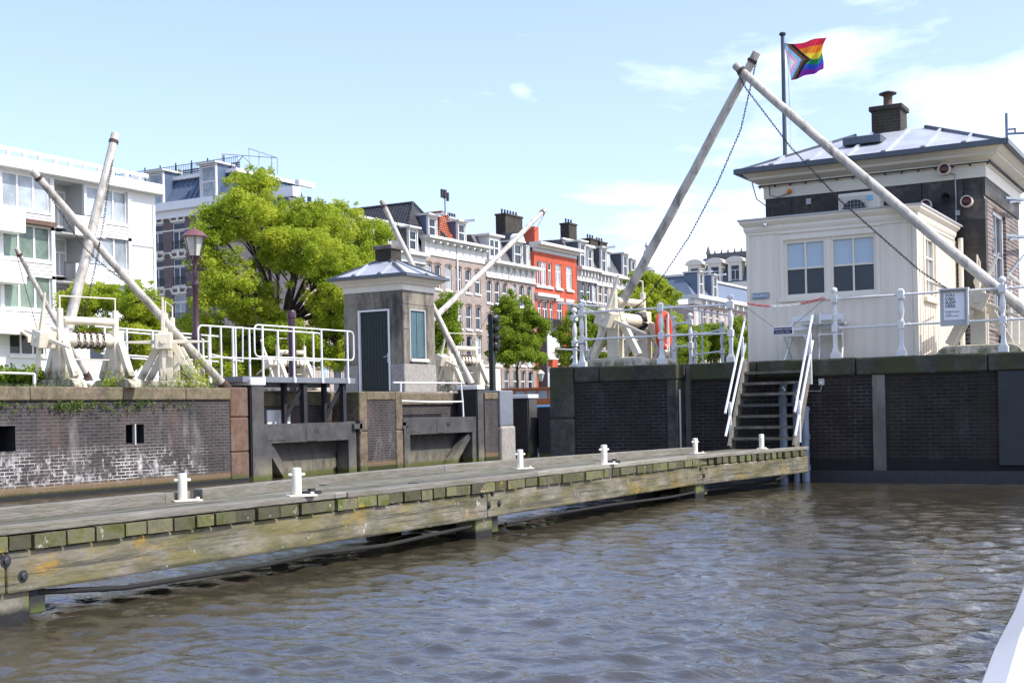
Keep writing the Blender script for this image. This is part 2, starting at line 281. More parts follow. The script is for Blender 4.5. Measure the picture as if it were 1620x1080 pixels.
# ---------------------------------------------------------------- mesh builder
ORG = {}
SPLIT = {'tube_rail', 'red_links', 'chimney_pots', 'walkway_strut', 'stile', 'stringer', 'plinth', 'weatherboard', 'dormer_cheek', 'pipe_collar', 'hanging_wire', 'post', 'bracket', 'window_surround', 'gate_collar', 'stone_strip', 'edge_stone', 'balcony', 'terrace_furniture'}
class MB:
    def __init__(s): s.v = []; s.f = []; s.mi = []
    def quad(s, *p, m=0):
        i = len(s.v); s.v += [tuple(q) for q in p]; s.f.append(tuple(range(i, i+len(p)))); s.mi.append(m); return s
    def box(s, x0, x1, y0, y1, z0, z1, m=0):
        i = len(s.v)
        s.v += [(x, y, z) for z in (z0, z1) for y in (y0, y1) for x in (x0, x1)]
        for q in ((0, 2, 3, 1), (4, 5, 7, 6), (0, 1, 5, 4), (2, 6, 7, 3), (0, 4, 6, 2), (1, 3, 7, 5)): s.f.append(tuple(i+k for k in q)); s.mi.append(m)
        return s
    def bar(s, a, b, w, h=None, up=(0, 0, 1), m=0, w2=None, h2=None):
        """square beam from a to b, width w (sideways), height h"""
        a = Vector(a); b = Vector(b); h = h or w; d = (b-a).normalized(); u = Vector(up)
        if abs(d.dot(u)) > .98: u = Vector((0, 1, 0))
        sx = d.cross(u).normalized(); uu = sx.cross(d)
        i = len(s.v)
        for p, ww, hh in ((a, w, h), (b, w2 or w, h2 or h)):
            for sa, sb in ((-1, -1), (1, -1), (1, 1), (-1, 1)): s.v.append(tuple(p+sx*sa*ww/2+uu*sb*hh/2))
        for q in ((0, 1, 2, 3), (4, 7, 6, 5), (0, 4, 5, 1), (1, 5, 6, 2), (2, 6, 7, 3), (3, 7, 4, 0)): s.f.append(tuple(i+k for k in q)); s.mi.append(m)
        return s
    def tube(s, pts, r, n=8, cap=True, m=0):
        pts = [Vector(p) for p in pts]; rs = r if isinstance(r, (list, tuple)) else [r]*len(pts)
        i0 = len(s.v); ref = None
        for k, p in enumerate(pts):
            d = (pts[min(k+1, len(pts)-1)]-pts[max(k-1, 0)]).normalized()
            if ref is None: ref = Vector((0, 0, 1)) if abs(d.z) < .9 else Vector((1, 0, 0))
            a = d.cross(ref).normalized(); b = a.cross(d).normalized(); ref = b if abs(d.dot(b)) < .9 else ref
            for j in range(n):
                t = 2*math.pi*j/n; s.v.append(tuple(p+(a*math.cos(t)+b*math.sin(t))*rs[k]))
        for k in range(len(pts)-1):
            for j in range(n):
                j2 = (j+1) % n; s.f.append((i0+k*n+j, i0+k*n+j2, i0+(k+1)*n+j2, i0+(k+1)*n+j)); s.mi.append(m)
        if cap:
            s.f.append(tuple(i0+j for j in range(n-1, -1, -1))); s.mi.append(m)
            s.f.append(tuple(i0+(len(pts)-1)*n+j for j in range(n))); s.mi.append(m)
        return s
    def lathe(s, c, prof, n=12, axis=(0, 0, 1), m=0):
        """prof: (radius, height) pairs along axis from c"""
        ax = Vector(axis).normalized(); c = Vector(c)
        a = ax.orthogonal().normalized() if abs(ax.z) < .99 else Vector((1, 0, 0)); b = ax.cross(a)
        i0 = len(s.v)
        for r_, h_ in prof:
            for j in range(n):
                t = 2*math.pi*(j+.5)/n; s.v.append(tuple(c+ax*h_+(a*math.cos(t)+b*math.sin(t))*max(r_, .0005)))
        for k in range(len(prof)-1):
            for j in range(n):
                j2 = (j+1) % n; s.f.append((i0+k*n+j, i0+k*n+j2, i0+(k+1)*n+j2, i0+(k+1)*n+j)); s.mi.append(m)
        s.f.append(tuple(i0+j for j in range(n-1, -1, -1))); s.mi.append(m); s.f.append(tuple(i0+(len(prof)-1)*n+j for j in range(n))); s.mi.append(m)
        return s
    def ball(s, c, r, n=10, m=0, sz=1.): return s.lathe((c[0], c[1], c[2]), [(r*math.sin(math.pi*k/6), -r*sz*math.cos(math.pi*k/6)) for k in range(7)], n, m=m)
    def prism(s, poly, d, m=0):
        """poly: list of 3d points of one face, d: extrusion vector"""
        d = Vector(d); n = len(poly); i = len(s.v)
        s.v += [tuple(p) for p in poly]+[tuple(Vector(p)+d) for p in poly]
        s.f.append(tuple(range(i+n-1, i-1, -1))); s.mi.append(m); s.f.append(tuple(range(i+n, i+2*n))); s.mi.append(m)
        for k in range(n): k2 = (k+1) % n; s.f.append((i+k, i+k2, i+n+k2, i+n+k)); s.mi.append(m)
        return s
    def mesh(s, name, ms, org=(0, 0, 0), smooth=None):
        me = bpy.data.meshes.new(name); o = Vector(org)
        me.from_pydata([tuple(Vector(v)-o) for v in s.v], [], s.f)
        for q in (ms if isinstance(ms, (list, tuple)) else [ms]): me.materials.append(q)
        me.polygons.foreach_set('material_index', s.mi)
        bm = bmesh.new(); bm.from_mesh(me); bmesh.ops.recalc_face_normals(bm, faces=bm.faces); bm.to_mesh(me); bm.free()
        me.update()
        if smooth:
            me.polygons.foreach_set('use_smooth', [True]*len(me.polygons))
            try: me.set_sharp_from_angle(angle=R(smooth))
            except Exception: pass
        return me
    def pieces(s, tol=.02):
        """the separate bodies of this mesh, touching ones together"""
        par = list(range(len(s.v)))
        def find(i):
            while par[i] != i: par[i] = par[par[i]]; i = par[i]
            return i
        for f_ in s.f:
            for k in f_[1:]: par[find(k)] = find(f_[0])
        g_ = {}
        for i in range(len(s.v)): g_.setdefault(find(i), []).append(i)
        items = [(np.array([s.v[i] for i in ids]), ids) for ids in g_.values()]; bb = [(a.min(0)-tol/2, a.max(0)+tol/2) for a, _ in items]; n = len(items); p2 = list(range(n))
        def f2(i):
            while p2[i] != i: i = p2[i]
            return i
        for i in range(n):
            for j in range(i):
                if np.all(bb[i][0] <= bb[j][1]) and np.all(bb[j][0] <= bb[i][1]): p2[f2(i)] = f2(j)
        out_ = {}
        for i in range(n): out_.setdefault(f2(i), set()).update(items[i][1])
        res = []
        for ids in out_.values():
            order = sorted(ids); mp_ = {o_: k for k, o_ in enumerate(order)}; q_ = MB(); q_.v = [s.v[i] for i in order]
            for f_, m_ in zip(s.f, s.mi):
                if f_[0] in mp_: q_.f.append(tuple(mp_[k] for k in f_)); q_.mi.append(m_)
            res.append(q_)
        return res
    def build(s, name, ms, parent=None, smooth=None):
        if name in SPLIT and parent is not None:
            ps = s.pieces()
            if len(ps) > 1:
                o_ = None
                for q_ in ps: o_ = q_.build(name, ms, parent, smooth)
                return o_
        root = parent
        while root is not None and root.parent is not None: root = root.parent
        org = ORG.get(root.name, (0, 0, 0)) if root is not None else (0, 0, 0)
        if root is None:   # stand the origin at the base of the thing
            a = np.array(s.v); org = ((a[:, 0].min()+a[:, 0].max())/2, (a[:, 1].min()+a[:, 1].max())/2, a[:, 2].min())
        o = bpy.data.objects.new(name, s.mesh(name, ms, org, smooth)); COL.objects.link(o)
        if root is None: o.location = org; ORG[o.name] = org
        elif parent is not None: o.parent = parent
        return o
def tag(o, label=None, cat=None, group=None, kind=None):
    if label: o['label'] = label
    if cat: o['category'] = cat
    if group: o['group'] = group
    if kind: o['kind'] = kind
    return o
def thing(name, label, cat, loc=(0, 0, 0), group=None, rz=0, local=False):
    """Empty at a thing's base; parts are modelled in world coordinates unless local"""
    o = bpy.data.objects.new(name, None); COL.objects.link(o); o.location = loc; o.rotation_euler = (0, 0, rz); o.empty_display_size = .2
    ORG[o.name] = (0, 0, 0) if local else tuple(loc)
    return tag(o, label, cat, group)
def copy_tree(o, parent=None):
    c = o.copy(); COL.objects.link(c)
    if parent is not None: c.parent = parent
    for ch in o.children: copy_tree(ch, c)
    return c
def struct(name, mb, m_): return tag(mb.build(name, m_), kind='structure')

def chain_mb(pts, link=.085, r=.009, wd=.024, mb=None):
    """chain of oval links along a polyline"""
    mb = mb or MB(); pts = [Vector(p) for p in pts]
    seg = [0]
    for a, b in zip(pts, pts[1:]): seg.append(seg[-1]+(b-a).length)
    def at(d):
        for k in range(len(pts)-1):
            if d <= seg[k+1] or k == len(pts)-2: return pts[k].lerp(pts[k+1], (d-seg[k])/max(1e-6, seg[k+1]-seg[k]))
    d = 0; k = 0
    while d < seg[-1]-link:
        a = at(d); b = at(min(seg[-1], d+link*1.25)); ax = (b-a).normalized(); o1 = ax.orthogonal().normalized(); o2 = ax.cross(o1)
        sd_ = (o1 if k % 2 else o2)*wd
        ring = [a+sd_*.5, a+ax*(link*.22)+sd_, b-ax*(link*.22)+sd_, b+sd_*.5, b-sd_*.5, b-ax*(link*.22)-sd_, a+ax*(link*.22)-sd_, a-sd_*.5]
        mb.tube(ring+[ring[0]], r, 4, cap=False); d += link; k += 1
    return mb
def sag(a, b, s, n=14):
    a = Vector(a); b = Vector(b); return [a.lerp(b, t/n)-Vector((0, 0, s*4*(t/n)*(1-t/n))) for t in range(n+1)]

def text_mb(txt, size, M, parent, origin, udir, name='lettering', align='CENTER', thick=.0015, bold=0):
    c = bpy.data.curves.new('t', 'FONT'); c.body = txt; c.size = size; c.extrude = thick; c.align_x = align; c.align_y = 'CENTER'; c.offset = bold; c.resolution_u = 3
    o = bpy.data.objects.new('t', c); COL.objects.link(o)
    dg = bpy.context.evaluated_depsgraph_get(); me = bpy.data.meshes.new_from_object(o.evaluated_get(dg))
    bpy.data.objects.remove(o); me.materials.clear(); me.materials.append(M)
    u = Vector(udir).normalized(); n_ = u.cross(Vector((0, 0, 1)))
    root = parent
    while root.parent: root = root.parent
    og = Vector(origin)-Vector(ORG.get(root.name, (0, 0, 0)))
    for v in me.vertices: v.co = og+u*v.co.x+Vector((0, 0, 1))*v.co.y+n_*v.co.z
    o = bpy.data.objects.new(name, me); COL.objects.link(o); o.parent = parent
    return o

def panel(mb, P, u0, u1, z0, z1, holes, dep, m=0, mr=None):
    mr = m if mr is None else mr
    """wall skin with real openings. P(u, d, z) -> point, d = depth behind the face. holes: (ua, ub, za, zb). Reveals go dep deep."""
    us = sorted({u0, u1} | {h[0] for h in holes} | {h[1] for h in holes}); zs = sorted({z0, z1} | {h[2] for h in holes} | {h[3] for h in holes})
    for i in range(len(us)-1):
        run = None
        for j in range(len(zs)-1):
            uc = (us[i]+us[i+1])/2; zc = (zs[j]+zs[j+1])/2
            hole = any(h[0] < uc < h[1] and h[2] < zc < h[3] for h in holes)
            if not hole:
                if run is None: run = [zs[j], zs[j+1]]
                else: run[1] = zs[j+1]
            if (hole or j == len(zs)-2) and run:
                mb.quad(P(us[i], 0, run[0]), P(us[i+1], 0, run[0]), P(us[i+1], 0, run[1]), P(us[i], 0, run[1]), m=m); run = None
    for a, b, c, d in holes:
        mb.quad(P(a, 0, c), P(a, dep, c), P(a, dep, d), P(a, 0, d), m=mr); mb.quad(P(b, 0, c), P(b, 0, d), P(b, dep, d), P(b, dep, c), m=mr)
        mb.quad(P(a, 0, c), P(b, 0, c), P(b, dep, c), P(a, dep, c), m=mr); mb.quad(P(a, 0, d), P(a, dep, d), P(b, dep, d), P(b, 0, d), m=mr)
    return mb

# ================================================================= THE SETTING
def water_mat():
    M = bpy.data.materials.new('canal_water'); M.use_nodes = True
    t = M.node_tree; b = t.nodes['Principled BSDF']; n = t.nodes.new; l = t.links.new
    g = n('ShaderNodeNewGeometry')
    nn = n('ShaderNodeTexNoise'); nn.inputs['Scale'].default_value = .7; l(g.outputs['Position'], nn.inputs['Vector'])
    rr = n('ShaderNodeValToRGB'); e = rr.color_ramp.elements; e[0].position = .3; e[1].position = .7; e[0].color = (.032, .028, .018, 1); e[1].color = (.052, .043, .026, 1)
    l(nn.outputs['Fac'], rr.inputs['Fac']); l(rr.outputs[0], b.inputs['Base Color'])
    b.inputs['Roughness'].default_value = .03; b.inputs['IOR'].default_value = 1.95
    h = None
    for sc, st, amp in ((5.5, (1, 1.6, 1), .5), (16, (1, 1.4, 1), .25), (42, (1, 1.2, 1), .12)):
        mp_ = n('ShaderNodeMapping'); mp_.inputs['Scale'].default_value = st; mp_.inputs['Rotation'].default_value = (0, 0, R(35)); l(g.outputs['Position'], mp_.inputs[0])
        q = n('ShaderNodeTexNoise'); q.inputs['Scale'].default_value = sc; q.inputs['Detail'].default_value = 3; q.inputs['Distortion'].default_value = .6; l(mp_.outputs[0], q.inputs['Vector'])
        bb = n('ShaderNodeBump'); bb.inputs['Strength'].default_value = 1; bb.inputs['Distance'].default_value = amp*.019
        l(q.outputs['Fac'], bb.inputs['Height'])
        if h: l(h, bb.inputs['Normal'])
        h = bb.outputs[0]
    l(h, b.inputs['Normal'])
    return M
K['water'] = water_mat()
def build_water():
    nr, na = 820, 760
    rr = np.exp(np.linspace(math.log(1.6), math.log(75), nr)); aa = np.linspace(R(62), R(172), na)
    Rr, A = np.meshgrid(rr, aa, indexing='ij'); X = Rr*np.cos(A); Y = Rr*np.sin(A)
    g = np.random.default_rng(3); Z = np.zeros_like(X); gx = np.zeros_like(X)
    for k in range(110):
        lam = float(np.exp(g.uniform(math.log(.09), math.log(.62)))); th = g.normal(R(100), .62); kx, ky = math.cos(th)*2*math.pi/lam, math.sin(th)*2*math.pi/lam
        amp = .0024*lam*2.6; cell = Rr*(rr[1]/rr[0]-1); fade = np.clip(lam/(cell*2.6)-1, 0, 1)
        env = .55+.45*np.sin(X*g.uniform(.2, 1.1)+Y*g.uniform(.2, 1.1)+g.uniform(0, 6.3))
        ph = kx*X+ky*Y+g.uniform(0, 6.3)+.6*np.sin(X*.9+Y*.6+k)
        Z += amp*env*fade*(np.sin(ph)-.28*np.cos(2*ph))
    Z -= Z.mean(); V = np.stack([X, Y, Z], -1).reshape(-1, 3)
    i = np.arange(nr-1)[:, None]*na+np.arange(na-1)[None]; Q = np.stack([i, i+na, i+na+1, i+1], -1).reshape(-1, 4)
    me = bpy.data.meshes.new('water'); me.vertices.add(len(V)); me.vertices.foreach_set('co', V.ravel())
    me.loops.add(Q.size); me.loops.foreach_set('vertex_index', Q.ravel()); me.polygons.add(len(Q)); me.polygons.foreach_set('loop_start', np.arange(0, Q.size, 4)); me.polygons.foreach_set('loop_total', np.full(len(Q), 4))
    me.update(calc_edges=True); me.polygons.foreach_set('use_smooth', np.ones(len(Q), bool)); me.materials.append(K['water'])
    if me.polygons[0].normal.z < 0: me.flip_normals()
    o = bpy.data.objects.new('water', me); COL.objects.link(o); tag(o, kind='structure')
    w2 = MB().quad((-1500, -1500, -.09), (1500, -1500, -.09), (1500, 1500, -.09), (-1500, 1500, -.09)); struct('far_water', w2, K['water'])
build_water()
struct('canal_bed_ground', MB().quad((-1600, -1600, -3), (1600, -1600, -3), (1600, 1600, -3), (-1600, 1600, -3)), K['soil'])
struct('lock_island_ground', MB().box(-48, -19.42, -30, 33.2, -.5, 1.93), K['asphalt'])
struct('lockhouse_quay_ground', MB().box(-11.8, 60, 22.75, 40, -.5, 2.14), K['asphalt'])
struct('street', MB().box(-400, -52, -40, 400, -.5, 2.45), K['asphalt'])
struct('far_quay_ground', MB().box(-52, 500, 140, 500, -.5, 2.45), K['asphalt'])
struct('grass_verge', MB().box(-60, -52.2, 20, 140, 2.45, 2.52), K['grass'])

# ================================================================= LEFT LOCK WALL
XW = -18.65
h1 = ox(213, 687, XW); h2 = ox(6, 694, XW); yend = 21.05
Pw = lambda u, d, z: (XW-d, u, z)
t = thing('lock_wall', 'long dark brick lock wall with white lime bloom and granite coping, at the left', 'lock wall', (XW, 8, 0))
b = MB(); panel(b, Pw, -30, 20.5, -1.2, 1.72, [(h1.y-.22, h1.y+.24, h1.z-.17, h1.z+.19), (h2.y-.2, h2.y+.24, h2.z-.22, h2.z+.22)], .6, mr=1); b.build('brickwork', [K['qbrick'], K['iron']], t)  # drain reveals coloured black for the shade inside the holes
d = MB(); d.box(XW-.75, XW-.61, h1.y-.4, h1.y+.4, h1.z-.3, h1.z+.3).box(XW-.75, XW-.61, h2.y-.4, h2.y+.4, h2.z-.3, h2.z+.3); d.build('drain_shade_back', K['iron'], t)  # black backing close behind the face; the holes' shade is put into its colour
MB().box(XW-.06, XW+.01, h1.y+.0, h1.y+.03, h1.z-.2, h1.z+.2).box(XW-.06, XW+.01, h2.y-.14, h2.y-.11, h2.z-.25, h2.z+.24).build('grille_bar', K['grey'], t)
c = MB(); ys = [-30, 8, 12.2, 15.4, 17.55, 19.2, 20.5]
cm = MB()
for a, bb in zip(ys, ys[1:]): cm.box(XW-.75, XW+.06+rnd.uniform(-.008, .008), a+.008, bb-.008, 1.722, 1.97+rnd.uniform(-.006, .006))
o = cm.build('coping', K['stone'], t); bv = o.modifiers.new('b', 'BEVEL'); bv.width = .025; bv.segments = 2
q = MB()
for k, (za, zb) in enumerate(((-1.2, .62), (.63, 1.35), (1.36, 1.985))): q.box(XW-.75, XW+.03, 20.505, yend, za, zb)
o = q.build('corner_pillar', K['redstone'], t); bv = o.modifiers.new('b', 'BEVEL'); bv.width = .03; bv.segments = 2
MB().box(XW+.002, XW+.05, -30, yend, -1.2, .07).build('algae_ledge', K['pile'], t)

# ferns in the joint under the coping
def leaf_cloud(name, pts, size, M, n_each=7, spread=.06, parent=None, seed=1, kind=None, label=None, cat=None, flat=.6):
    g = np.random.default_rng(seed); P = np.repeat(np.array(pts), n_each, 0); P = P+g.normal(0, spread, P.shape)
    a = g.normal(size=P.shape); a /= np.linalg.norm(a, axis=1)[:, None]; b2 = np.cross(a, g.normal(size=P.shape)); b2 /= np.linalg.norm(b2, axis=1)[:, None]
    s = size*g.uniform(.6, 1.3, (len(P), 1))
    V = np.stack([P-a*s, P+b2*s*flat, P+a*s, P-b2*s*flat], 1).reshape(-1, 3)
    root = parent
    org = np.array(ORG.get(root.name, (0, 0, 0))) if root is not None else np.array([P[:, 0].mean(), P[:, 1].mean(), P[:, 2].min()])
    V = V-org; nq = len(P); me = bpy.data.meshes.new(name); me.vertices.add(len(V)); me.vertices.foreach_set('co', V.ravel().astype(np.float32))
    me.loops.add(nq*4); me.loops.foreach_set('vertex_index', np.arange(nq*4)); me.polygons.add(nq); me.polygons.foreach_set('loop_start', np.arange(0, nq*4, 4)); me.polygons.foreach_set('loop_total', np.full(nq, 4))
    me.update(calc_edges=True); me.materials.append(M)
    o = bpy.data.objects.new(name, me); COL.objects.link(o)
    if root is not None: o.parent = root
    else: o.location = tuple(org)
    return tag(o, label, cat, kind=kind)
pts = []
for k in range(260):
    y = rnd.choice([rnd.uniform(12.5, 19.4), rnd.gauss(16.3, .25), rnd.gauss(17.6, .8), rnd.gauss(14.6, .15)])
    pts.append((XW+.05, y, 1.70-abs(rnd.gauss(0, .10))))
leaf_cloud('hanging_weeds', pts, .022, K['leaf3'], 6, .022, kind='stuff', seed=4)
pts = [(XW-.05+rnd.uniform(-.5, .05), rnd.uniform(9, 20.4), 1.985) for k in range(500)]
leaf_cloud('grass_tufts', pts, .02, K['leaf3'], 5, .02, kind='stuff', seed=5)

# ---- piers and recess walls
def bev(o, w_=.02): q_ = o.modifiers.new('b', 'BEVEL'); q_.width = w_; q_.segments = 2; q_.limit_method = 'ANGLE'; return o
t = thing('lock_pier', 'brick pier with granite quoins between the two open lock gates', 'pier', (XW, 25.9, 0))
y0, y1 = 24.98, 26.78
b = MB().box(XW-.8, XW, y0+.32, y1-.3, -1.2, 1.9); b.build('brickwork', K['qbrick'], t)
q = MB()
for za, zb in ((-1.2, .95), (.96, 1.915)): q.box(XW-.8, XW+.03, y0, y0+.31, za, zb).box(XW-.8, XW+.03, y1-.29, y1, za, zb)
q.box(XW-.8, XW+.028, y0+.315, y1-.295, 1.70, 1.912); bev(q.build('quoin', K['stone'], t), .03)
q = MB().lathe((XW-.30, y0-.22, .98), [(.26, 0), (.28, .03), (.28, .2), (.26, .22)], 18); q.box(XW-.1, XW+.07, y0-.28, y0+.05, 1.02, 1.14).box(XW-.02, XW+.07, y0-.06, y0+.04, .94, 1.22); q.build('gate_collar', K['tar'], t)
q = MB().lathe((XW-.12, y1+.16, 1.02), [(.16, 0), (.18, .03), (.18, .17), (.16, .19)], 16).box(XW-.1, XW+.05, y1-.02, y1+.2, 1.06, 1.14).box(XW-.03, XW+.05, y1-.02, y1+.1, .98, 1.25); q.build('gate_collar', K['tar'], t)
t = thing('lock_pier', 'narrow end pier of the lock wall, half brick and half grey steel plate', 'pier', (XW, 31.3, 0))
b = MB().box(XW-1.2, XW, 30.78, 31.5, -1.2, 1.70); b.build('brickwork', K['qbrick'], t)
bev(MB().box(XW-1.2, XW+.03, 30.78, 31.5, 1.705, 1.9).build('coping', K['stone'], t), .03)
q = MB().box(XW-1.2, XW+.08, 31.5, 32.25, .95, 1.96); bev(q.build('steel_plate', K['plate'], t), .03)
bev(MB().box(XW-1.2, XW+.12, 31.5, 32.3, -1.2, .948).build('footing_stone', K['bluestone'], t), .06)
for (ya, yb, lab) in ((21.05, 24.98, 'dark brick recess wall behind the nearer open lock gate'), (26.78, 30.78, 'dark brick recess wall behind the farther open lock gate')):
    t = thing('recess_wall', lab, 'wall', (-19.4, (ya+yb)/2, 0))
    MB().box(-20.0, -19.4, ya, yb, -1.2, 1.58).build('brickwork', K['qbrick'], t)
    bev(MB().box(-20.0, -19.34, ya+.01, yb-.01, 1.583, 1.9).build('coping', K['stone'], t), .03)

# ---- lock gates (open, folded into the recesses)
def gate(lab, ya, yb, tall_first, zt, fy0, fy1):
    t = thing('lock_gate', lab, 'lock gate', (XW-.15, (ya+yb)/2, 0))
    xf = XW-.02
    big = (ya, ya+.42) if tall_first else (yb-.34, yb)
    q = MB().box(xf-.55, xf+.04, big[0], big[1], -1.2, 2.03 if tall_first else 1.98)
    q.build('mitre_post', K['blackwood'], t)
    q = MB().box(xf-.5, xf+.075, big[0]+.012 if tall_first else big[0]-.01, big[0]+.02, -1.2, -1.1) if 0 else MB()
    q.box(xf+.041, xf+.075, big[0]+.02, big[1]-.02, -1.2, 2.02 if tall_first else 1.97); q.build('post_face', K['tar'], t)
    q = MB().box(xf-.58, xf+.10, big[0]-.03, big[1]+.03, 2.032 if tall_first else 1.982, 2.19 if tall_first else 2.10); bev(q.build('post_cap', K['white'], t), .015)
    i0, i1 = (big[1], yb) if tall_first else (ya, big[0])
    q = MB().box(xf-.32, xf+.02, i0, i1, zt-.42, zt); q.box(xf+.021, xf+.03, i0+.1, i0+.75, zt-.36, zt-.26).box(xf+.021, xf+.032, i0+1.45 if tall_first else i0+1.5, i0+1.85, zt-.40, zt-.06)
    bev(q.build('top_beam', K['tar'], t), .012)
    s = i1-.34 if tall_first else i0+.28
    q = MB()
    if tall_first: q.box(xf-.32, xf+.018, i1-.3, i1, -1.2, zt-.42).box(xf-.32, xf+.016, i0, i0+.28, -1.2, zt-.42)
    else: q.box(xf-.32, xf+.018, i0, i0+.26, -1.2, zt-.42).box(xf-.32, xf+.016, i1-.2, i1, -1.2, zt-.42)
    bev(q.build('stile', K['tar'], t), .012)
    # slanted boarding
    q = MB(); a0, a1 = i0+.26, i1-.2; n_ = int((a1-a0+2)/.26); sl = -.55 if tall_first else .6
    for k in range(-6, n_+7):
        yb0 = a0+k*.26; pa = (xf-.36, yb0, zt-.4); pb = (xf-.36, yb0-sl*1.6, -1.0)
        lo = max(a0, yb0); 
        # clip the board to the opening by sampling its ends
        z_hi, z_lo = zt-.42, -1.0
        def yat(z): return yb0-sl*(zt-.4-z)
        zs_ = np.linspace(z_hi, z_lo, 15); ok = [z for z in zs_ if a0+.1 < yat(z) < a1-.1]
        if len(ok) > 1: q.bar((xf-.36+rnd.uniform(-.006, .006), yat(ok[0]), ok[0]), (xf-.36, yat(ok[-1]), ok[-1]), .05, .232, up=(0, 1, 0))
    q.box(xf-.44, xf-.40, a0-.1, a1+.1, -1.2, zt-.4); q.build('boarding', K['tar'], t)
    q = MB()
    if tall_first: q.bar((xf-.16, i0+.3, zt-.50), (xf-.16, i0+1.15, -.35), .20, .22, up=(1, 0, 0))
    else: q.bar((xf-.16, i1-.25, zt-.50), (xf-.16, i1-1.3, -.2), .20, .22, up=(1, 0, 0))
    q.build('diagonal_brace', K['tar'], t)
    return t
g1 = gate('black timber lock gate with walkway standing open in the nearer recess', 21.12, 24.86, True, 1.19, 0, 0)
g2 = gate('black timber lock gate with sagging low handrail standing open in the farther recess', 26.86, 30.66, False, 1.24, 0, 0)
text_mb('93', .16, K['blackwood'], g1, (XW+.014, 23.35, .98), (0, 1, 0), 'gate_number')
text_mb('94', .16, K['blackwood'], g2, (XW+.014, 28.9, 1.05), (0, 1, 0), 'gate_number')
# walkway deck with struts on gate one
q = MB().box(XW-.55, XW+.02, 20.9, 24.85, 2.10, 2.22).box(XW-.9, XW-.56, 20.8, 24.6, 2.02, 2.10); q.build('walkway_deck', K['plate'], g1)
q = MB()
for yy in (22.75, 24.2):
    q.bar((XW-.1, yy+.3, 1.19), (XW-.1, yy+.3, 2.1), .12).bar((XW-.42, yy, 1.19), (XW-.42, yy, 2.1), .10).bar((XW-.42, yy, 1.25), (XW-.12, yy+.3, 2.05), .09)
q.build('walkway_strut', K['blackwood'], g1)
q = MB().box(XW-.75, XW-.70, 22.5, 23.3, 1.05, 1.5).build('sluice_plate', K['white'], g1)
def tube_rail(t, pts_top, z0, posts, low=.0, r=.022, mat_=None, name='handrail'):
    pass
# handrail of the gate walkway: near rail loop and rear rail
def rail_loop(parent, X, ya, yb, zb, zt, zlow, posts, r=.018, name='handrail'):
    q = MB(); cr_ = .12
    def arc(cy, cz, a0, a1): return [(X, cy+cr_*math.cos(R(a)), cz+cr_*math.sin(R(a))) for a in np.linspace(a0, a1, 5)]
    loop = arc(ya+cr_, zt-cr_, 180, 90)+arc(yb-cr_, zt-cr_, 90, 0)+arc(yb-cr_, zlow+cr_, 0, -90)+arc(ya+cr_, zlow+cr_, 270, 180)
    q.tube(loop+[loop[0]], r, 8, cap=False)
    for y in posts: q.box(X-.017, X+.017, y-.017, y+.017, zb, zt-.01)
    for y in posts: q.box(X-.035, X+.035, y-.03, y+.03, zb, zb+.12)
    return q.build(name, K['white'], parent, smooth=50)
ra = ox(402, 512, XW+.04); rb = ox(559, 527, XW+.04)
rail_loop(g1, XW+.04, ra.y, rb.y, 2.1, ra.z-.02, ra.z-.70, [ox(x, 520, XW+.04).y for x in (415, 464, 508, 549)])
rail_loop(g1, XW-.62, ox(380, 517, XW-.62).y-1.3, ox(508, 530, XW-.62).y, 2.1, ox(400, 520, XW-.62).z, ox(400, 520, XW-.62).z-.66, [ox(x, 520, XW-.62).y for x in (368, 394, 439, 495)], name='handrail')
# low sagging handrail on gate two
q = MB(); A = ox(622, 605, XW-.05); B = ox(734, 606, XW-.05); C_ = ox(633, 634, XW-.05); D_ = ox(732, 635, XW-.05)
q.tube([A, A.lerp(B, .5), B], .022, 8).tube([C_+(C_-D_).normalized()*.05, C_.lerp(D_, .5)-Vector((0, 0, .02)), D_], .022, 8)
q.tube([ox(634, 606, XW-.05), C_-Vector((0, 0, .55))], .024, 8).tube([ox(729, 606, XW-.05), D_, D_-Vector((0, -.02, .45))], .024, 8)
q.build('handrail', K['white'], g2, smooth=50)

# far gates across the end of the lock
t = thing('lock_gate', 'black mitred lock gate closing the far end of the lock, white-capped post in the middle', 'lock gate', (-17.5, 34, 0))
YG = 34.0
pl = oy(836, 640, YG); z_t = oy(850, 645, YG).z
q = MB().box(pl.x-.25, pl.x+.27, YG-.55, YG, -1.2, oy(836, 630, YG).z); q.build('mitre_post', K['blackwood'], t)
MB().box(pl.x+.271, pl.x+.30, YG-.5, YG-.02, -1.2, oy(836, 630, YG).z-.01).build('post_face', K['tar'], t)  # lighter sheet on the sunward side; the lit tone is put into the colour
bev(MB().box(pl.x-.29, pl.x+.33, YG-.6, YG+.04, oy(836, 630, YG).z+.003, oy(836, 624, YG).z).build('post_cap', K['white'], t), .01)
MB().box(-20.6, -11.9, YG+.02, YG+.35, z_t-.32, z_t).build('top_beam', K['tar'], t)
q = MB().box(-20.6, -11.9, YG+.36, YG+.45, .25, z_t-.1).box(-19.3, -18.95, YG+.05, YG+.34, -.6, z_t-.33).box(pl.x+.55, pl.x+1.1, YG-.4, YG+.34, .0, z_t+.02).box(pl.x+.3, -11.9, YG+.0, YG+.35, .1, .35); q.build('boarding', K['blackwood'], t)
q = MB().box(pl.x-1.35, pl.x-.9, YG-.2, YG+.1, -1, 1.55); q.build('stile', K['blackwood'], t)
o = MB().tube([(pl.x+.5, YG-.1, .95), (pl.x+1.4, YG-.1, .80)], .03, 8).build('handrail', K['white'], t, smooth=50)

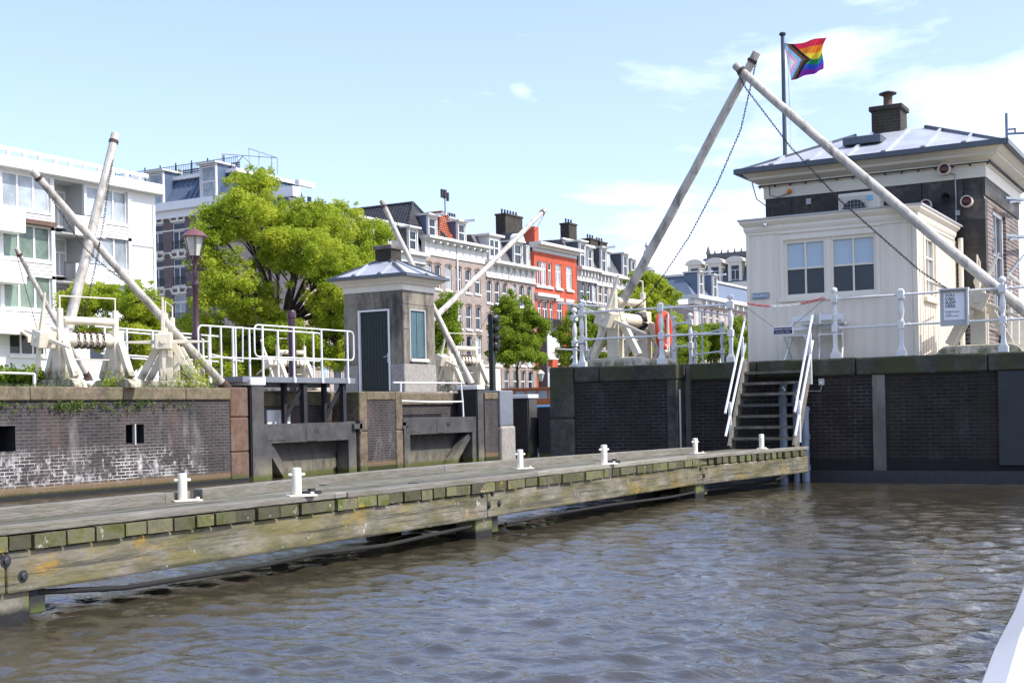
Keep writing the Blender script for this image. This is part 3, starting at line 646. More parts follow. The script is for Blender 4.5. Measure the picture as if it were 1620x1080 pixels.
# ================================================================= RIGHT QUAY
YQ = 22.62; YP = 22.30
Pq = lambda u, d, z: (u, YQ+d, z)
t = thing('quay_wall', 'shaded dark brick quay wall under the lock keepers house with granite coping', 'quay wall', (-4, YQ, 0))
b = MB(); panel(b, Pq, -9.2, 30, -1.2, 1.86, [], .3); b.build('brickwork', K['rqbrick'], t)
c = MB()
xs = [-9.2, -7.9, -6.1, -3.9, -1.5, 2, 6, 12, 30]
for a, bb in zip(xs, xs[1:]): c.box(a+.008, bb-.008, YQ-.07+rnd.uniform(-.01, .01), YQ+.8, 1.862, 2.17+rnd.uniform(-.008, .008))
bev(c.build('coping', K['quaystone'], t), .03)
pl1 = oy(1390, 650, YQ).x; bev(MB().box(pl1-.10, pl1+.12, YQ-.03, YQ+.3, -1.2, 1.858).build('stone_strip', K['darkstone'], t), .01)
MB().box(-9.2, 30, YQ-.05, YQ+.2, -1.2, .20).build('waterline_ledge', K['iron'], t)
x_m = oy(1580, 620, YQ).x; MB().box(x_m, 30, YQ-.06, YQ+.1, .3, 1.85).build('mooring_plate', K['darkplate'], t)
t = thing('quay_pier', 'dark brick quay pier with tall granite corner block, carrying the tall winch', 'pier', (-10.5, YP, 0))
MB().box(-11.5, -9.55, YP+.04, 24.0, -1.2, 1.88).build('brickwork', K['rqbrick'], t)
c = MB().box(-11.48, -10.95, YP, 24, 1.885, 2.19).box(-10.94, -9.34, YP, 24, 1.885, 2.18); bev(c.build('coping', K['quaystone'], t), .03)
c = MB().box(-12.02, -11.5, YP-.02, 24.5, 1.20, 2.20).box(-12.03, -11.5, YP-.01, 24.5, .36, 1.195).box(-12.06, -11.5, YP-.04, 24.5, -1.2, .355); bev(c.build('corner_block', K['quaystone'], t), .04)
c = MB().box(-9.55, -9.36, YP+.02, 24.0, -1.2, 1.88); c.box(-11.495, -9.4, YP+.02, YP+.035, -1.2, .3); bev(c.build('edge_stone', K['quaystone'], t), .02)
c = MB().tube([(-9.33, YP+.1, 1.7), (-9.33, YP+.1, .2)], .02, 6).build('conduit', K['grey'], t)
# ladder-side fittings
t = thing('socket_box', 'small grey socket box on the dark quay wall right of the stairs', 'box', (oy(1300, 605, YQ).x, YQ, 1.7))
p = oy(1300, 604, YQ-.01); q = MB().box(p.x-.05, p.x+.05, YQ-.06, YQ-.001, p.z-.06, p.z+.06); bev(q.build('casing', K['grey'], t), .01)
MB().box(p.x-.025, p.x+.025, YQ-.075, YQ-.061, p.z-.03, p.z+.01).build('socket', K['white'], t)
MB().tube([(p.x, YQ-.02, p.z-.06), (p.x-.02, YQ-.02, p.z-.16), (p.x-.28, YQ-.02, p.z-.15)], .008, 6).build('cable', K['grey'], t)
for px, pw, lab in ((1239, 11, 'leftmost grey drainpipe behind the stair treads'), (1259, 9, 'middle grey drainpipe behind the stair treads'), (1273, 11, 'rightmost grey drainpipe beside the foot of the stairs')):
    p = oy(px, 650, YQ-.1); r_ = pw/2/77.
    o = thing('drainpipe', lab, 'pipe', (p.x, YQ-.1, 0), 'grey drainpipes behind the stairs')
    MB().tube([(p.x, YQ-.1, -.5), (p.x, YQ-.1, 1.62 if px < 1270 else 1.2), (p.x, YQ-.02, 1.74 if px < 1270 else 1.3)], r_, 14).build('pipe_body', K['pipe'], o, smooth=50)
    MB().lathe((p.x, YQ-.1, .75), [(r_*1.18, 0), (r_*1.18, .1)], 14).lathe((p.x, YQ-.1, 1.4 if px < 1270 else .2), [(r_*1.18, 0), (r_*1.18, .1)], 14).build('pipe_collar', K['pipe'], o, smooth=50)

# ================================================================= JETTY
JZ = .65; JY0, JY1 = -1., 21.7
def jn(y): return -7.2 if y < 18.1 else -7.2+.50*(y-18.1)/3.6
def jf(y): return float(np.interp(y, [-1, 6.5, 9, 12.7, 15.8, 20, 21.3], [-8.2, -8.3, -8.55, -9.0, -8.75, -8.15, -8.05]))
JX1 = -7.2; P0, P1, P2 = 5.79, 11.9, 18.1
t = thing('jetty', 'long weathered timber jetty on piles with mossy plank ends, leading to the stairs', 'jetty', (-8, 10, 0))
q = MB(); n_ = 8; cuts = [JY0, 2.1, 5.2, 8.1, 10.9, 13.8, 16.4, 19.0, JY1]
for k in range(n_):
    for a, b_ in zip(cuts, cuts[1:]):
        a2, b2 = a+.004+.5*(k % 2)*(a > 0), b_-.004+.5*(k % 2)*(b_ < JY1); f0, f1 = (k+.06)/n_, (k+.87)/n_; dz = rnd.uniform(-.007, .004)
        xa0, xa1 = jf(a2)+.06+(jn(a2)-.17-jf(a2)-.06)*f0, jf(a2)+.06+(jn(a2)-.17-jf(a2)-.06)*f1; xb0_, xb1_ = jf(b2)+.06+(jn(b2)-.17-jf(b2)-.06)*f0, jf(b2)+.06+(jn(b2)-.17-jf(b2)-.06)*f1
        i = len(q.v); q.v += [(xa0, a2, .57+dz), (xa1, a2, .57+dz), (xb1_, b2, .57+dz), (xb0_, b2, .57+dz), (xa0, a2, .615+dz), (xa1, a2, .615+dz), (xb1_, b2, .615+dz), (xb0_, b2, .615+dz)]
        q.f += [(i+3, i+2, i+1, i), (i+4, i+5, i+6, i+7), (i, i+1, i+5, i+4), (i+1, i+2, i+6, i+5), (i+2, i+3, i+7, i+6), (i+3, i, i+4, i+7)]; q.mi += [0]*6
q.build('deck_planks', K['deck'], t)
q = MB(); y = JY0
while y < JY1-.1:
    wd = rnd.uniform(.17, .30); q.box(jn(y)-.12, jn(y)+.03+rnd.uniform(-.014, .012), y, y+wd, .50+rnd.uniform(-.006, .006), .595+rnd.uniform(-.003, .003)); y += wd+rnd.uniform(.012, .03)
q.build('edge_blocks', K['mossplank'], t)
def lengths(fx_, w_, ys_, z0_, z1_, M, nm, sway=0., seed=0, bevw=.01):
    g = random.Random(seed); q = MB()
    for a, b_ in zip(ys_, ys_[1:]):
        m_ = max(1, int((b_-a)/1.2)); dx = g.uniform(-sway, sway); dz = g.uniform(-.006, .006); yy = np.linspace(a+.004, b_-.004, m_+1); i0 = len(q.v)
        for y in yy:
            x = fx_(y)+dx+g.uniform(-.004, .004); q.v += [(x-w_, y, z0_+dz), (x, y, z0_+dz), (x, y, z1_+dz), (x-w_, y, z1_+dz)]
        for k in range(m_):
            i = i0+4*k
            for j in range(4): q.f.append((i+j, i+(j+1) % 4, i+4+(j+1) % 4, i+4+j)); q.mi.append(0)
        q.f += [(i0+3, i0+2, i0+1, i0), tuple(i0+4*m_+j for j in range(4))]; q.mi += [0, 0]
    return bev(q.build(nm, M, t), bevw)
lengths(lambda y: jn(y)+.02, .17, [JY0, 9.25, 9.42, 13.0, 17.5, JY1], .60, .655, K['plank'], 'near_kerb', .008, 1)
lengths(lambda y: jf(y)+.12, .12, [JY0, 8.35, 8.7], .60, .70, K['plank'], 'far_kerb', .008, 2)
lengths(lambda y: jf(y)+.10, .12, [8.9, 13.6, 19.9], .60, .70, K['plank'], 'far_kerb', .01, 3)
lengths(jn, .14, [JY0, P0-.05, P1, P2, JY1], .215, .495, K['beam'], 'fascia_beam', .004, 4, .02)
lengths(lambda y: jf(y)+.2, .14, [JY0, P0, P1, P2, JY1], .25, .56, K['beam'], 'fascia_beam', .004, 5, .02)
q = MB()
for yy in np.arange(JY0+.3, JY1, 1.05): q.box(jf(yy)+.22, jn(yy)-.145, yy, yy+.16, .40, .565)
q.build('cross_joist', K['pile'], t)
for i_, yy in enumerate((-.3, P0, P1, P2)):
    for xx in (jn(yy)-.16, jf(yy)+.35):
        q = MB().box(xx-.15, xx+.12, yy-.17, yy+.17, -1.5, .56); bev(q.build('pile', K['pile'], t), .02)
    q = MB().bar((jf(yy)+.3, yy+.24, .13), (jn(yy)-.05, yy+.24, .13), .14, .18); bev(q.build('cross_beam', K['blackwood'], t), .015)
for (px, py) in ((10, 887), (37, 911), (763, 782), (779, 779), (774, 799), (790, 796), (1108, 741), (1116, 740), (1114, 752), (1122, 751)):
    p = ox(px, py, JX1+.008); q = MB().lathe(p-Vector((.006, 0, 0)), [(.042, 0), (.042, .004), (.024, .005), (.024, .018), (.016, .022)], 12, axis=(1, 0, 0)); q.build('bolt', K['iron'], t)
pts = [ox(x, y_, JX1-.06) for x, y_ in ((60, 936), (200, 929), (300, 913), (420, 893), (497, 876), (610, 862), (745, 832))]
o = MB().tube(pts, .02, 8).build('mooring_rope', K['rope'], None, smooth=60); tag(o, 'thick dark mooring rope drooping under the near lengths of the jetty', 'rope')
pts = [ox(x, y_, JX1-.06) for x, y_ in ((800, 828), (870, 814), (960, 799), (1060, 786), (1110, 776), (1215, 762), (1282, 742))]
o = MB().tube(pts, .018, 8).build('mooring_rope', K['rope'], None, smooth=60); tag(o, 'thinner dark rope slung under the far end of the jetty near the stairs', 'rope')

# mooring bollards on the jetty
def bollard():
    t_ = thing('mooring_bollard', '', 'bollard', (0, 0, 0), 'cream mooring bollards on the jetty', local=True)
    q = MB().lathe((0, 0, .012), [(.041, 0), (.041, .225), (.037, .232), (.015, .235)], 20); q.build('post', K['cream'], t_, smooth=40)
    MB().lathe((0, -.075, .185), [(.010, 0), (.014, .008), (.014, .142), (.010, .15)], 12, axis=(0, 1, 0)).build('cross_pin', K['cream'], t_, smooth=40)
    q = MB().box(-.08, .08, -.09, .16, -.004, .010).lathe((.04, .125, .010), [(.016, 0), (.016, .022)], 8).lathe((-.05, -.07, .010), [(.010, 0), (.010, .014)], 8); q.build('base_plate', K['cream'], t_)
    return t_
bp = bollard()
for i_, (px, py, lab) in enumerate(((289, 792, 'cream T-shaped bollard at the far jetty edge, in front of the brick lock wall'),
        (470, 788, 'cream T-shaped bollard on the near jetty edge, in front of the first black lock gate'), (823, 741, 'cream bollard on the jetty below the far lock gate with the white capped post'),
        (956, 737, 'cream bollard on the jetty in front of the dark quay pier with the tall winch'), (1100, 717, 'cream bollard on the far side of the jetty just left of the stairs'), (1205, 711, 'small cream bollard standing before the foot of the stairs'))):
    o = bp if i_ == 0 else copy_tree(bp)
    zz_ = .618 if i_ in (0, 2, 4) else .658; p = oz(px, py, zz_); p = ox(px, py, min(jn(p.y)-.07, max(jf(p.y)+.12, p.x))); o.location = (p.x, p.y, zz_); o['label'] = lab
    o.rotation_euler.z = R((-30, -32, -30, -28, -25, 10)[i_])
# black rubber pads beside bollards
for px, py in ((493, 789), (972, 738)):
    p = ox(px, py, JX1-.07); o = MB().box(p.x-.06, p.x+.05, p.y-.08, p.y+.08, .657, .69).box(p.x-.02, p.x+.02, p.y-.03, p.y+.03, .691, .71)
    tag(o.build('deck_ring_plate', K['iron'], None), 'small black ring plate on the jetty edge '+('beside the second bollard from the left' if px < 500 else 'beside the bollard before the quay pier'), 'deck fitting')

# ================================================================= STAIRS
t = thing('wooden_stairs', 'steep open wooden stairs with white tube handrails from the jetty up to the quay', 'stairs', (-7.6, 21.8, JZ))
JZ = .62; tl = oy(1183, 573, YQ-.08); tr_ = oy(1282, 572, YQ-.08); bl = oz(1147, 708, JZ); br = oz(1259, 705, JZ)
ytop = YQ-.10; ybot = ytop-.95; xl, xr = tl.x, tr_.x
q = MB(); q.bar((xl, ybot, JZ), (xl, ytop, 2.16), .05, .24, up=(0, 0, 1)).bar((xr, ybot, JZ), (xr, ytop, 2.16), .05, .24, up=(0, 0, 1)); bev(q.build('stringer', K['plank'], t), .006)
for k in range(7):
    f_ = (k+1)/8.; z = JZ+(2.17-JZ)*f_; yy = ybot+(ytop-ybot)*f_
    MB().box(xl+.03, xr-.03, yy-.13, yy+.11, z-.045, z).build('tread', K['tar'] if k == 3 else K['pile'], t)
# handrails
def hr(x, nm):
    q = MB(); a = Vector((x, ybot-.12, JZ+.62)); b_ = Vector((x, ytop+.05, 2.17+.78)); c_ = Vector((x, ybot-.12, JZ+.22)); d_ = Vector((x, ytop+.05, 2.17+.33))
    q.bar(a, b_, .036).bar(c_, d_, .036)
    q.bar((x, ybot+.12, JZ+.1), (x, ybot+.12, a.z+.2), .05, .03).bar((x, ytop-.12, 2.17-.45), (x, ytop-.12, b_.z-.33), .05, .03)
    return bev(q.build('handrail', K['white'], t), .008)
hr(xl-.045, ''); hr(xr+.045, '')

# ================================================================= QUAY RAILING (cast-iron balusters, two rails)
def baluster_meshes():
    s = MB(); s.box(-.075, .075, -.075, .075, 0, .10).box(-.055, .055, -.055, .055, .10, .13)
    s.lathe((0, 0, .13), [(.062, 0), (.05, .06), (.043, .14), (.052, .30), (.046, .32)], 4)
    s.box(-.05, .05, -.05, .05, .47, .60)
    s.lathe((0, 0, .60), [(.04, 0), (.034, .04), (.052, .16), (.047, .24), (.028, .34), (.034, .36), (.052, .38)], 14)
    s.box(-.055, .055, -.055, .055, .99, 1.12)
    c1 = MB().lathe((0, 0, 1.12), [(.03, 0), (.02, .03)], 12); c1.ball((0, 0, 1.20), .062, 14); c2 = MB().lathe((0, 0, 1.12), [(.058, 0), (.06, .02), (.03, .045)], 4)
    return s.mesh('baluster', K['rail']), c1.mesh('finial', K['rail'], smooth=50), c2.mesh('cap', K['rail'])
BM = baluster_meshes()
def railing(lab, pts, z, balls, scale=1., top_only=False, drop=None):
    """pts: baluster feet (x, y)"""
    t_ = thing('quay_railing', lab, 'railing', (pts[0][0], pts[0][1], z), 'railings with cast iron balusters')
    for (x, y), bl_ in zip(pts, balls):
        o = bpy.data.objects.new('baluster', BM[0]); COL.objects.link(o); o.parent = t_; o.location = (x-pts[0][0], y-pts[0][1], 0); o.scale = (scale,)*3
        f_ = bpy.data.objects.new('finial' if bl_ else 'cap', BM[1] if bl_ else BM[2]); COL.objects.link(f_); f_.parent = o
    P3 = [Vector((x, y, z)) for x, y in pts]
    for hh in (1.055*scale, .535*scale):
        q = MB(); 
        for a, b_ in zip(P3, P3[1:]):
            n_ = 5; q.tube([a.lerp(b_, k/n_)+Vector((0, 0, hh+rnd.uniform(-.004, .004))) for k in range(n_+1)], .020, 8)
            q.lathe(a.lerp(b_, .06)+Vector((0, 0, hh)), [(.031, 0), (.031, .05)], 8, axis=(b_-a))
        q.build('rail', K['rail'], t_, smooth=50)
    return t_
YB = YQ+.12
def bx_(px, y=None): return oy(px, 560, y or YB).x
railing('white railing with turned balusters in front of the tall winch, left of the stairs', [(bx_(899, 23.2), 23.5), (bx_(921, YP+.15), YP+.15), (bx_(1047, YP+.2), YP+.2), (bx_(1157), YB)], 2.18, [1, 1, 0, 1])
railing('white railing with turned balusters along the quay in front of the cream annex', [(bx_(1322), YB), (bx_(1427), YB), (bx_(1588), YB), (bx_(1588)+1.9, YB)], 2.17, [1, 0, 1, 0])
a = oy(1075, 560, 26.); railing('further white railing with balusters behind the lifebuoy', [(oy(1068, 560, 26.).x, 26.), (oy(1093, 560, 25.6).x, 25.6)], 2.16, [1, 1], .95)
railing('shaded grey railing behind the stairs at the left of the cream annex', [(oy(1100, 560, 30).x, 30), (oy(1143, 560, 28.6).x, 28.6)], 2.15, [0, 1], .95)
# small extra white tube rails behind the tall winch
t = thing('bridge_railing', 'thin white tube railing of the lock footbridge behind the tall winch', 'railing', (-11.5, 25.2, 2.15))
q = MB()
for (a, b_, c_) in (((884, 480), (962, 485), 25.2), ((884, 552), (960, 556), 25.2), ((1055, 483), (1157, 500), 27.5), ((1055, 525), (1100, 532), 27.5), ((1095, 470), (1157, 481), 27.5)):
    q.tube([oy(*a, c_), oy(*b_, c_)], .02, 6)
for (a, c_) in (((926, 478), 25.2), ((1062, 484), 27.5), ((1110, 490), 27.5)):
    p = oy(*a, c_); q.tube([p, (p.x, p.y, 2.15)], .02, 6)
q.build('tube_rail', K['rail'], t, smooth=50)

# ================================================================= WINCHES
def winch_parts(t_, cross=0., chain=True, coil='dark'):
    W_ = K['winch']
    for k, yy in enumerate((0, 1.15)):
        q = MB()
        sill = [(-.72, 0), (-.66, .10), (-.58, .16), (-.50, .18), (.52, .18), (.62, .15), (.70, .07), (.71, 0)]
        q.prism([(x, yy-.13, z) for x, z in sill], (0, .26, 0)); bev(q.build('sill_beam', W_, t_), .015)
        q = MB().box(-.13, .13, yy-.11, yy+.11, .182, 1.12).box(-.045, .045, yy-.05, yy+.05, 1.121, 1.5); bev(q.build('post', W_, t_), .015)
        for s_ in (-1, 1):
            q = MB().bar((s_*.14, yy, .88), (s_*.50, yy, .20), .13, .13, up=(0, 1, 0)); bev(q.build('brace', W_, t_), .01)
        MB().tube([(0, yy, 1.5), (0, yy, 1.74)], .018, 6).build('guide_rod', W_, t_)
    MB().tube([(0, -.02, 1.73), (0, 1.17, 1.73)], .014, 6).build('guide_rail', W_, t_)
    MB().lathe((0, .07, 1.28), [(.06, 0), (.075, .02), (.075, 1.0), (.06, 1.03)], 14, axis=(0, 1, 0)).build('upper_roller', W_, t_, smooth=50)
    MB().lathe((0, -.12, .92), [(.05, 0), (.12, .24), (.135, .26), (.135, 1.12), (.05, 1.3)], 16, axis=(0, 1, 0)).build('drum', W_, t_, smooth=50)
    h_ = MB(); c_, s_ = math.cos(cross), math.sin(cross)
    def rot(x, z): return (x*c_-z*s_, z*c_+x*s_+.92)
    pr_ = [rot(x, z) for x, z in ((-.155, -.155), (.155, -.155), (.155, .155), (-.155, .155))]
    h_.prism([(x, -.50, z) for x, z in pr_], (0, .34, 0)); bev(h_.build('head_block', W_, t_), .02)
    MB().lathe((0, -.53, .92), [(.05, 0), (.05, .06)], 12, axis=(0, 1, 0)).build('axle', W_, t_)
    for k in range(4):
        a = cross+k*math.pi/2; d_ = (math.cos(a), math.sin(a)); yy = -.40 if k % 2 else -.27
        q = MB().bar((d_[0]*.10, yy, .92+d_[1]*.10), (d_[0]*.30, yy, .92+d_[1]*.30), .075, .07, up=(0, 1, 0)).bar((d_[0]*.30, yy, .92+d_[1]*.30), (d_[0]*.86, yy, .92+d_[1]*.86), .07, .065, up=(0, 1, 0), w2=.032, h2=.032)
        bev(q.build('handspike', W_, t_), .006)
    q = MB()
    n_ = 5 if coil == 'dark' else 5
    for j in range(n_):
        yy = (.30+j*.13) if coil == 'dark' else (.88+j*.035)
        pts_ = [(.155*math.cos(a), yy+.02*a/6.28, .92+.155*math.sin(a)) for a in np.linspace(0, 6.28, 15)]
        chain_mb(pts_, .075, .011, .024, q)
    q.build('chain_coil', K['rust'] if coil == 'dark' else K['iron'], t_)
    MB().tube([(0, .05, .55), (0, 1.1, .55)], .014, 6).build('stay_rod', W_, t_)
def winch(lab, loc, rz, cross, coil='dark', scale=1.):
    t_ = thing('hand_winch', lab, 'winch', loc, 'cream timber hand winches', rz, local=True); winch_parts(t_, cross, True, coil); t_.scale = (scale,)*3; return t_
ZL = 1.95
p = ox(97, 608, -19.3); W1 = winch('cream hand winch at the far left with rusty chain coiled round its drum', (-19.3, p.y, ZL), R(-12), R(-14))
p = ox(264, 610, -19.35); W2 = winch('cream hand winch with upright handspikes, left of the maroon lamp post', (-19.35, p.y, ZL), R(38), 0., scale=1.04)
a = ox(440, 597, -28); W3 = winch('distant cream hand winch under the big tree, behind the gate walkway rails', (-28, a.y, 2.2), R(-10), R(25))
p = ox(712, 616, -20.9); W4 = winch('cream hand winch right of the grey stone hut, near the traffic light', (-20.9, p.y, 2.0), R(-12), R(-20))
W5 = winch('large cream hand winch at the right edge behind the hotel sign', (-4.2, 23.5, 2.16), R(8), R(-25), coil='iron')
p = oy(971, 577, YP+.65); W6 = winch('cream winch on the dark quay pier, chain wound at its drum end', (p.x, YP+.75, 2.18), R(-4), R(-22), coil='iron', scale=1.02)
t = thing('counterweight_box', 'cream wooden box behind the winch right of the hut', 'box', (ox(756, 600, -21).x, ox(756, 600, -21).y, 2))
a = ox(740, 585, -20.9); MB().box(-21.4, -20.6, a.y+.3, a.y+1.45, 1.95, 2.75).build('box_body', K['cream'], t); MB().box(-21.45, -20.55, a.y+.25, a.y+1.5, 2.753, 2.80).build('lid', K['cream'], t)

# ---- leaning booms and their chains
def boom(lab, foot, tip, r0, r1, ch=None, chain_end=None, sg=.15, thin=False):
    foot = Vector(foot); tip = Vector(tip)
    t_ = thing('lifting_boom', lab, 'boom', tuple(foot), 'leaning cream booms over the lock gates')
    d_ = (tip-foot).normalized(); L_ = (tip-foot).length
    q = MB(); n_ = 14; pts_ = []; rs = []
    g = random.Random(int(L_*1000))
    for k in range(n_+1):
        f_ = k/n_; pts_.append(foot+d_*L_*f_+Vector((g.uniform(-.008, .008), g.uniform(-.008, .008), -.05*math.sin(math.pi*f_)))); rs.append(r0+(r1-r0)*f_)
    q.tube(pts_, rs, 8); bev(q.build('spar', K['boom'], t_), .02)
    MB().tube([tip-d_*.22, tip-d_*.16], r1+.012, 14).build('iron_band', K['rust'], t_, smooth=50)
    MB().tube([foot-d_*.08, foot+d_*.12], r0+.015, 12).lathe(foot-Vector((0, 0, .10)), [(.13, 0), (.11, .08)], 10).build('foot_shoe', K['rust'], t_)
    if ch:
        c_ = MB()
        if thin: c_.tube(ch, .009, 5)
        else: chain_mb(ch, .060, .006, .013, c_)
        c_.build('chain', K['iron'] if not thin else K['rust'], t_)
    return t_
# left pair
XA = -19.75
footA = ox(84, 604, XA); footA.z = 2.0; tipA = ox(183, 211, XA)
footB = ox(356, 607, -19.0); footB.z = 2.02; tipB = ox(50, 269, -20.0)
wA = ox(116, 545, -19.5); wB = ox(258, 478, -19.4)
cA = [tipA-Vector((0, 0, .15))]+[ox(x, y, -19.6) for x, y in ((173, 285), (165, 345), (153, 411), (140, 470), (124, 512))]+[wA]
cB = [ox(66, 290, -19.95)]+[ox(x, y, -19.6) for x, y in ((90, 328), (132, 390), (157, 414), (190, 440), (225, 465))]+[wB]
boom('steep cream boom with rusty tip band beside the far-left winch, before the white flats', footA, tipA, .115, .085, cA)
boom('long cream boom leaning far left from the brick wall end across the other boom', footB, tipB, .095, .075, cB)
fC = ox(104, 533, -26); tC = ox(25, 392, -26); fC2 = fC+(fC-tC).normalized()*1.2
boom('short thin white boom at the far left edge in front of the white flats', fC2, tC, .075, .06, [tC-Vector((0, 0, .1)), ox(36, 440, -26), ox(60, 525, -26)], thin=True)
# middle pair around the hut
fD = ox(749, 604, -19.1); fD.z = 2.05; tD = ox(603, 317, -21.2)
boom('white boom rising from the second lock gate behind the roof of the stone hut', fD, tD, .095, .075, [tD-Vector((0, 0, .1)), ox(628, 352, -21.2), ox(690, 500, -20.6), ox(715, 560, -20.5)])
fE = ox(660, 527, -21.6); tE = ox(862, 332, -20.5)
boom('white boom leaning right from behind the stone hut over the mauve houses', Vector((fE.x, fE.y, fE.z))-(tE-fE).normalized()*1.5, tE, .105, .085, [tE+Vector((0, .05, -.06)), ox(820, 415, -20.6), ox(760, 520, -20.7), ox(738, 560, -20.8)], thin=True)
# right pair
fF = oy(929, 570, 23.35); fF.z = 2.25; tF = oy(1198, 82, 23.35)
boom('tallest cream boom, rising from the quay pier to its crossing beside the flag', fF, tF, .105, .085, [oy(1197, 95, 23.3)]+[oy(x, y, 23.3) for x, y in ((1172, 205), (1135, 290), (1090, 375), (1050, 435), (1020, 475), (1000, 490))])
tG = oy(1162, 103, 22.95); fG = oy(1645, 512, 23.0)
boom('long cream boom slanting down to the right across the cream annex and dark tower', fG, tG, .10, .078, [oy(1165, 112, 22.9)]+[oy(x, y, 22.9) for x, y in ((1180, 140), (1250, 232), (1330, 318), (1400, 380), (1455, 428), (1500, 458))])

# ================================================================= FLAGPOLE AND FLAG
t = thing('flagpole', 'dark metal flagpole rising behind the zinc roof of the tower house', 'flagpole', (oy(1243, 245, 28).x, 28, 2.15))
a = oy(1243, 260, 28); b_ = oy(1238, 56, 28); a2 = Vector((b_.x, 28, 2.15))
MB().tube([a2, b_], [.06, .042], 12).build('pole', K['zincdark'], t, smooth=50)
MB().lathe(b_, [(.045, -.02), (.075, .01), (.075, .045), (.02, .07)], 14).build('finial', K['iron'], t, smooth=40)
MB().tube([b_+Vector((.09, 0, -.1)), b_+Vector((.12, 0, -1.2)), b_+Vector((.135, 0, -2.6))], .006, 4).build('halyard', K['grey'], t)
def flag():
    top = oy(1242, 68, 28); W_, H_ = .93, .80; nx, nz_ = 90, 66
    cols = [(.72, .03, .07), (.85, .25, .02), (.88, .68, .05), (.03, .28, .10), (.03, .10, .50), (.25, .03, .35), (.015, .012, .012), (.22, .09, .04), (.25, .60, .85), (.85, .45, .60), (.85, .85, .85)]
    ms_ = [mat('flag_colour', c_, .75, .04, 5) for c_ in cols]
    for M in ms_:
        t_ = M.node_tree; b2 = t_.nodes['Principled BSDF']; tr = t_.nodes.new('ShaderNodeBsdfTranslucent'); s_ = t_.nodes.new('ShaderNodeMixShader'); s_.inputs[0].default_value = .4
        t_.links.new(b2.inputs['Base Color'].links[0].from_socket, tr.inputs['Color']); t_.links.new(b2.outputs[0], s_.inputs[1]); t_.links.new(tr.outputs[0], s_.inputs[2]); t_.links.new(s_.outputs[0], t_.nodes['Material Output'].inputs['Surface'])
    q = MB(); 
    def P(u, v):
        x = u*W_*(1-.05*math.sin(v*5)); z = -v*H_-.05*math.sin(u*4+v)*1.0-.04*u+.03*math.sin(u*9-v*3)*u
        if v > .5: x += .0; z += .10*u*(v-.5)*1.4
        x -= .10*u*max(0, v-.3)
        y = .11*math.sin(u*8.5+v*2.4)*(.25+u)+.05*math.sin(u*15+v*5)*u
        sl_ = .13*v
        return (top.x-.03+sl_*(1-u)*1.1+x, top.y+y, top.z-.0+z)
    for j in range(nz_):
        for i in range(nx):
            u = (i+.5)/nx; v = (j+.5)/nz_; k = min(5, int(v*6)); d_ = u*1.13+abs(v-.5)*1.0
            if d_ < .74: k = 6
            if d_ < .63: k = 7
            if d_ < .50: k = 8
            if d_ < .37: k = 9
            if d_ < .24: k = 10
            q.quad(P(i/nx, j/nz_), P((i+1)/nx, j/nz_), P((i+1)/nx, (j+1)/nz_), P(i/nx, (j+1)/nz_), m=k)
    o = q.build('flag', ms_, None, smooth=180); bm = bmesh.new(); bm.from_mesh(o.data); bmesh.ops.remove_doubles(bm, verts=bm.verts, dist=.0008); bm.to_mesh(o.data); bm.free()
    tag(o, 'rainbow progress flag with brown, black and pale chevrons flying from the pole', 'flag')
flag()

# ================================================================= STONE HUT
t = thing('stone_hut', 'small weathered grey stone lock hut with dark green door, teal shutter and zinc roof', 'hut', (-20.3, 29, 1.95))
hx1 = -19.5; hy0 = ox(640, 618, hx1).y; hy1 = ox(689, 615, hx1).y; hx0 = oy(546, 540, hy0).x; HZ = 1.92; hzc = ox(635, 458, hx1).z
dl = oy(569, 550, hy0); dr = oy(616, 550, hy0); dtop = oy(595, 491, hy0).z
sl_ = ox(649, 540, hx1); sr_ = ox(673, 540, hx1); stz = ox(660, 490, hx1).z; sbz = ox(660, 567, hx1).z
b = MB(); panel(b, lambda u, d, z: (u, hy0+d, z), hx0, hx1, HZ, hzc, [(dl.x, dr.x, HZ+.05, dtop)], .1)
panel(b, lambda u, d, z: (hx1-d, u, z), hy0, hy1, HZ, hzc, [(sl_.y, sr_.y, sbz, stz)], .1)
b.quad((hx0, hy0, HZ), (hx0, hy1, HZ), (hx0, hy1, hzc), (hx0, hy0, hzc)); b.quad((hx0, hy1, HZ), (hx1, hy1, HZ), (hx1, hy1, hzc), (hx0, hy1, hzc)); b.build('wall', K['hutstone'], t)
# plinth, corner blocks and lintel courses, slightly proud
pz = ox(640, 575, hx1).z
q = MB().box(hx0-.03, dl.x-.06, hy0-.03, hy0-.001, HZ-.05, pz).box(dr.x+.06, hx1+.03, hy0-.03, hy0-.001, HZ-.05, pz).box(hx1+.001, hx1+.03, hy0, hy1+.02, HZ-.05, pz)
bev(q.build('plinth', K['bluestone'], t), .012)
q = MB().box(hx0-.012, dl.x-.09, hy0-.016, hy0-.001, pz+.01, dtop+.12).box(dr.x+.09, hx1+.012, hy0-.016, hy0-.001, pz+.01, dtop+.12).box(hx0-.012, hx1+.012, hy0-.012, hy0-.001, dtop+.20, hzc-.002)
q.box(hx1+.001, hx1+.014, hy0+.0, sl_.y-.05, pz+.01, stz-.55).box(hx1+.001, hx1+.014, hy0+.0, sl_.y-.05, stz-.535, stz-.14).box(hx1+.001, hx1+.014, hy0, sl_.y-.05, stz-.125, stz+.1).box(hx1+.001, hx1+.012, hy0, hy1, stz+.13, hzc-.002).box(hx1+.001, hx1+.014, sr_.y+.08, hy1, pz+.01, stz+.1)
bev(q.build('ashlar', K['hutstone'], t), .006)
d_ = MB()
n_ = 9
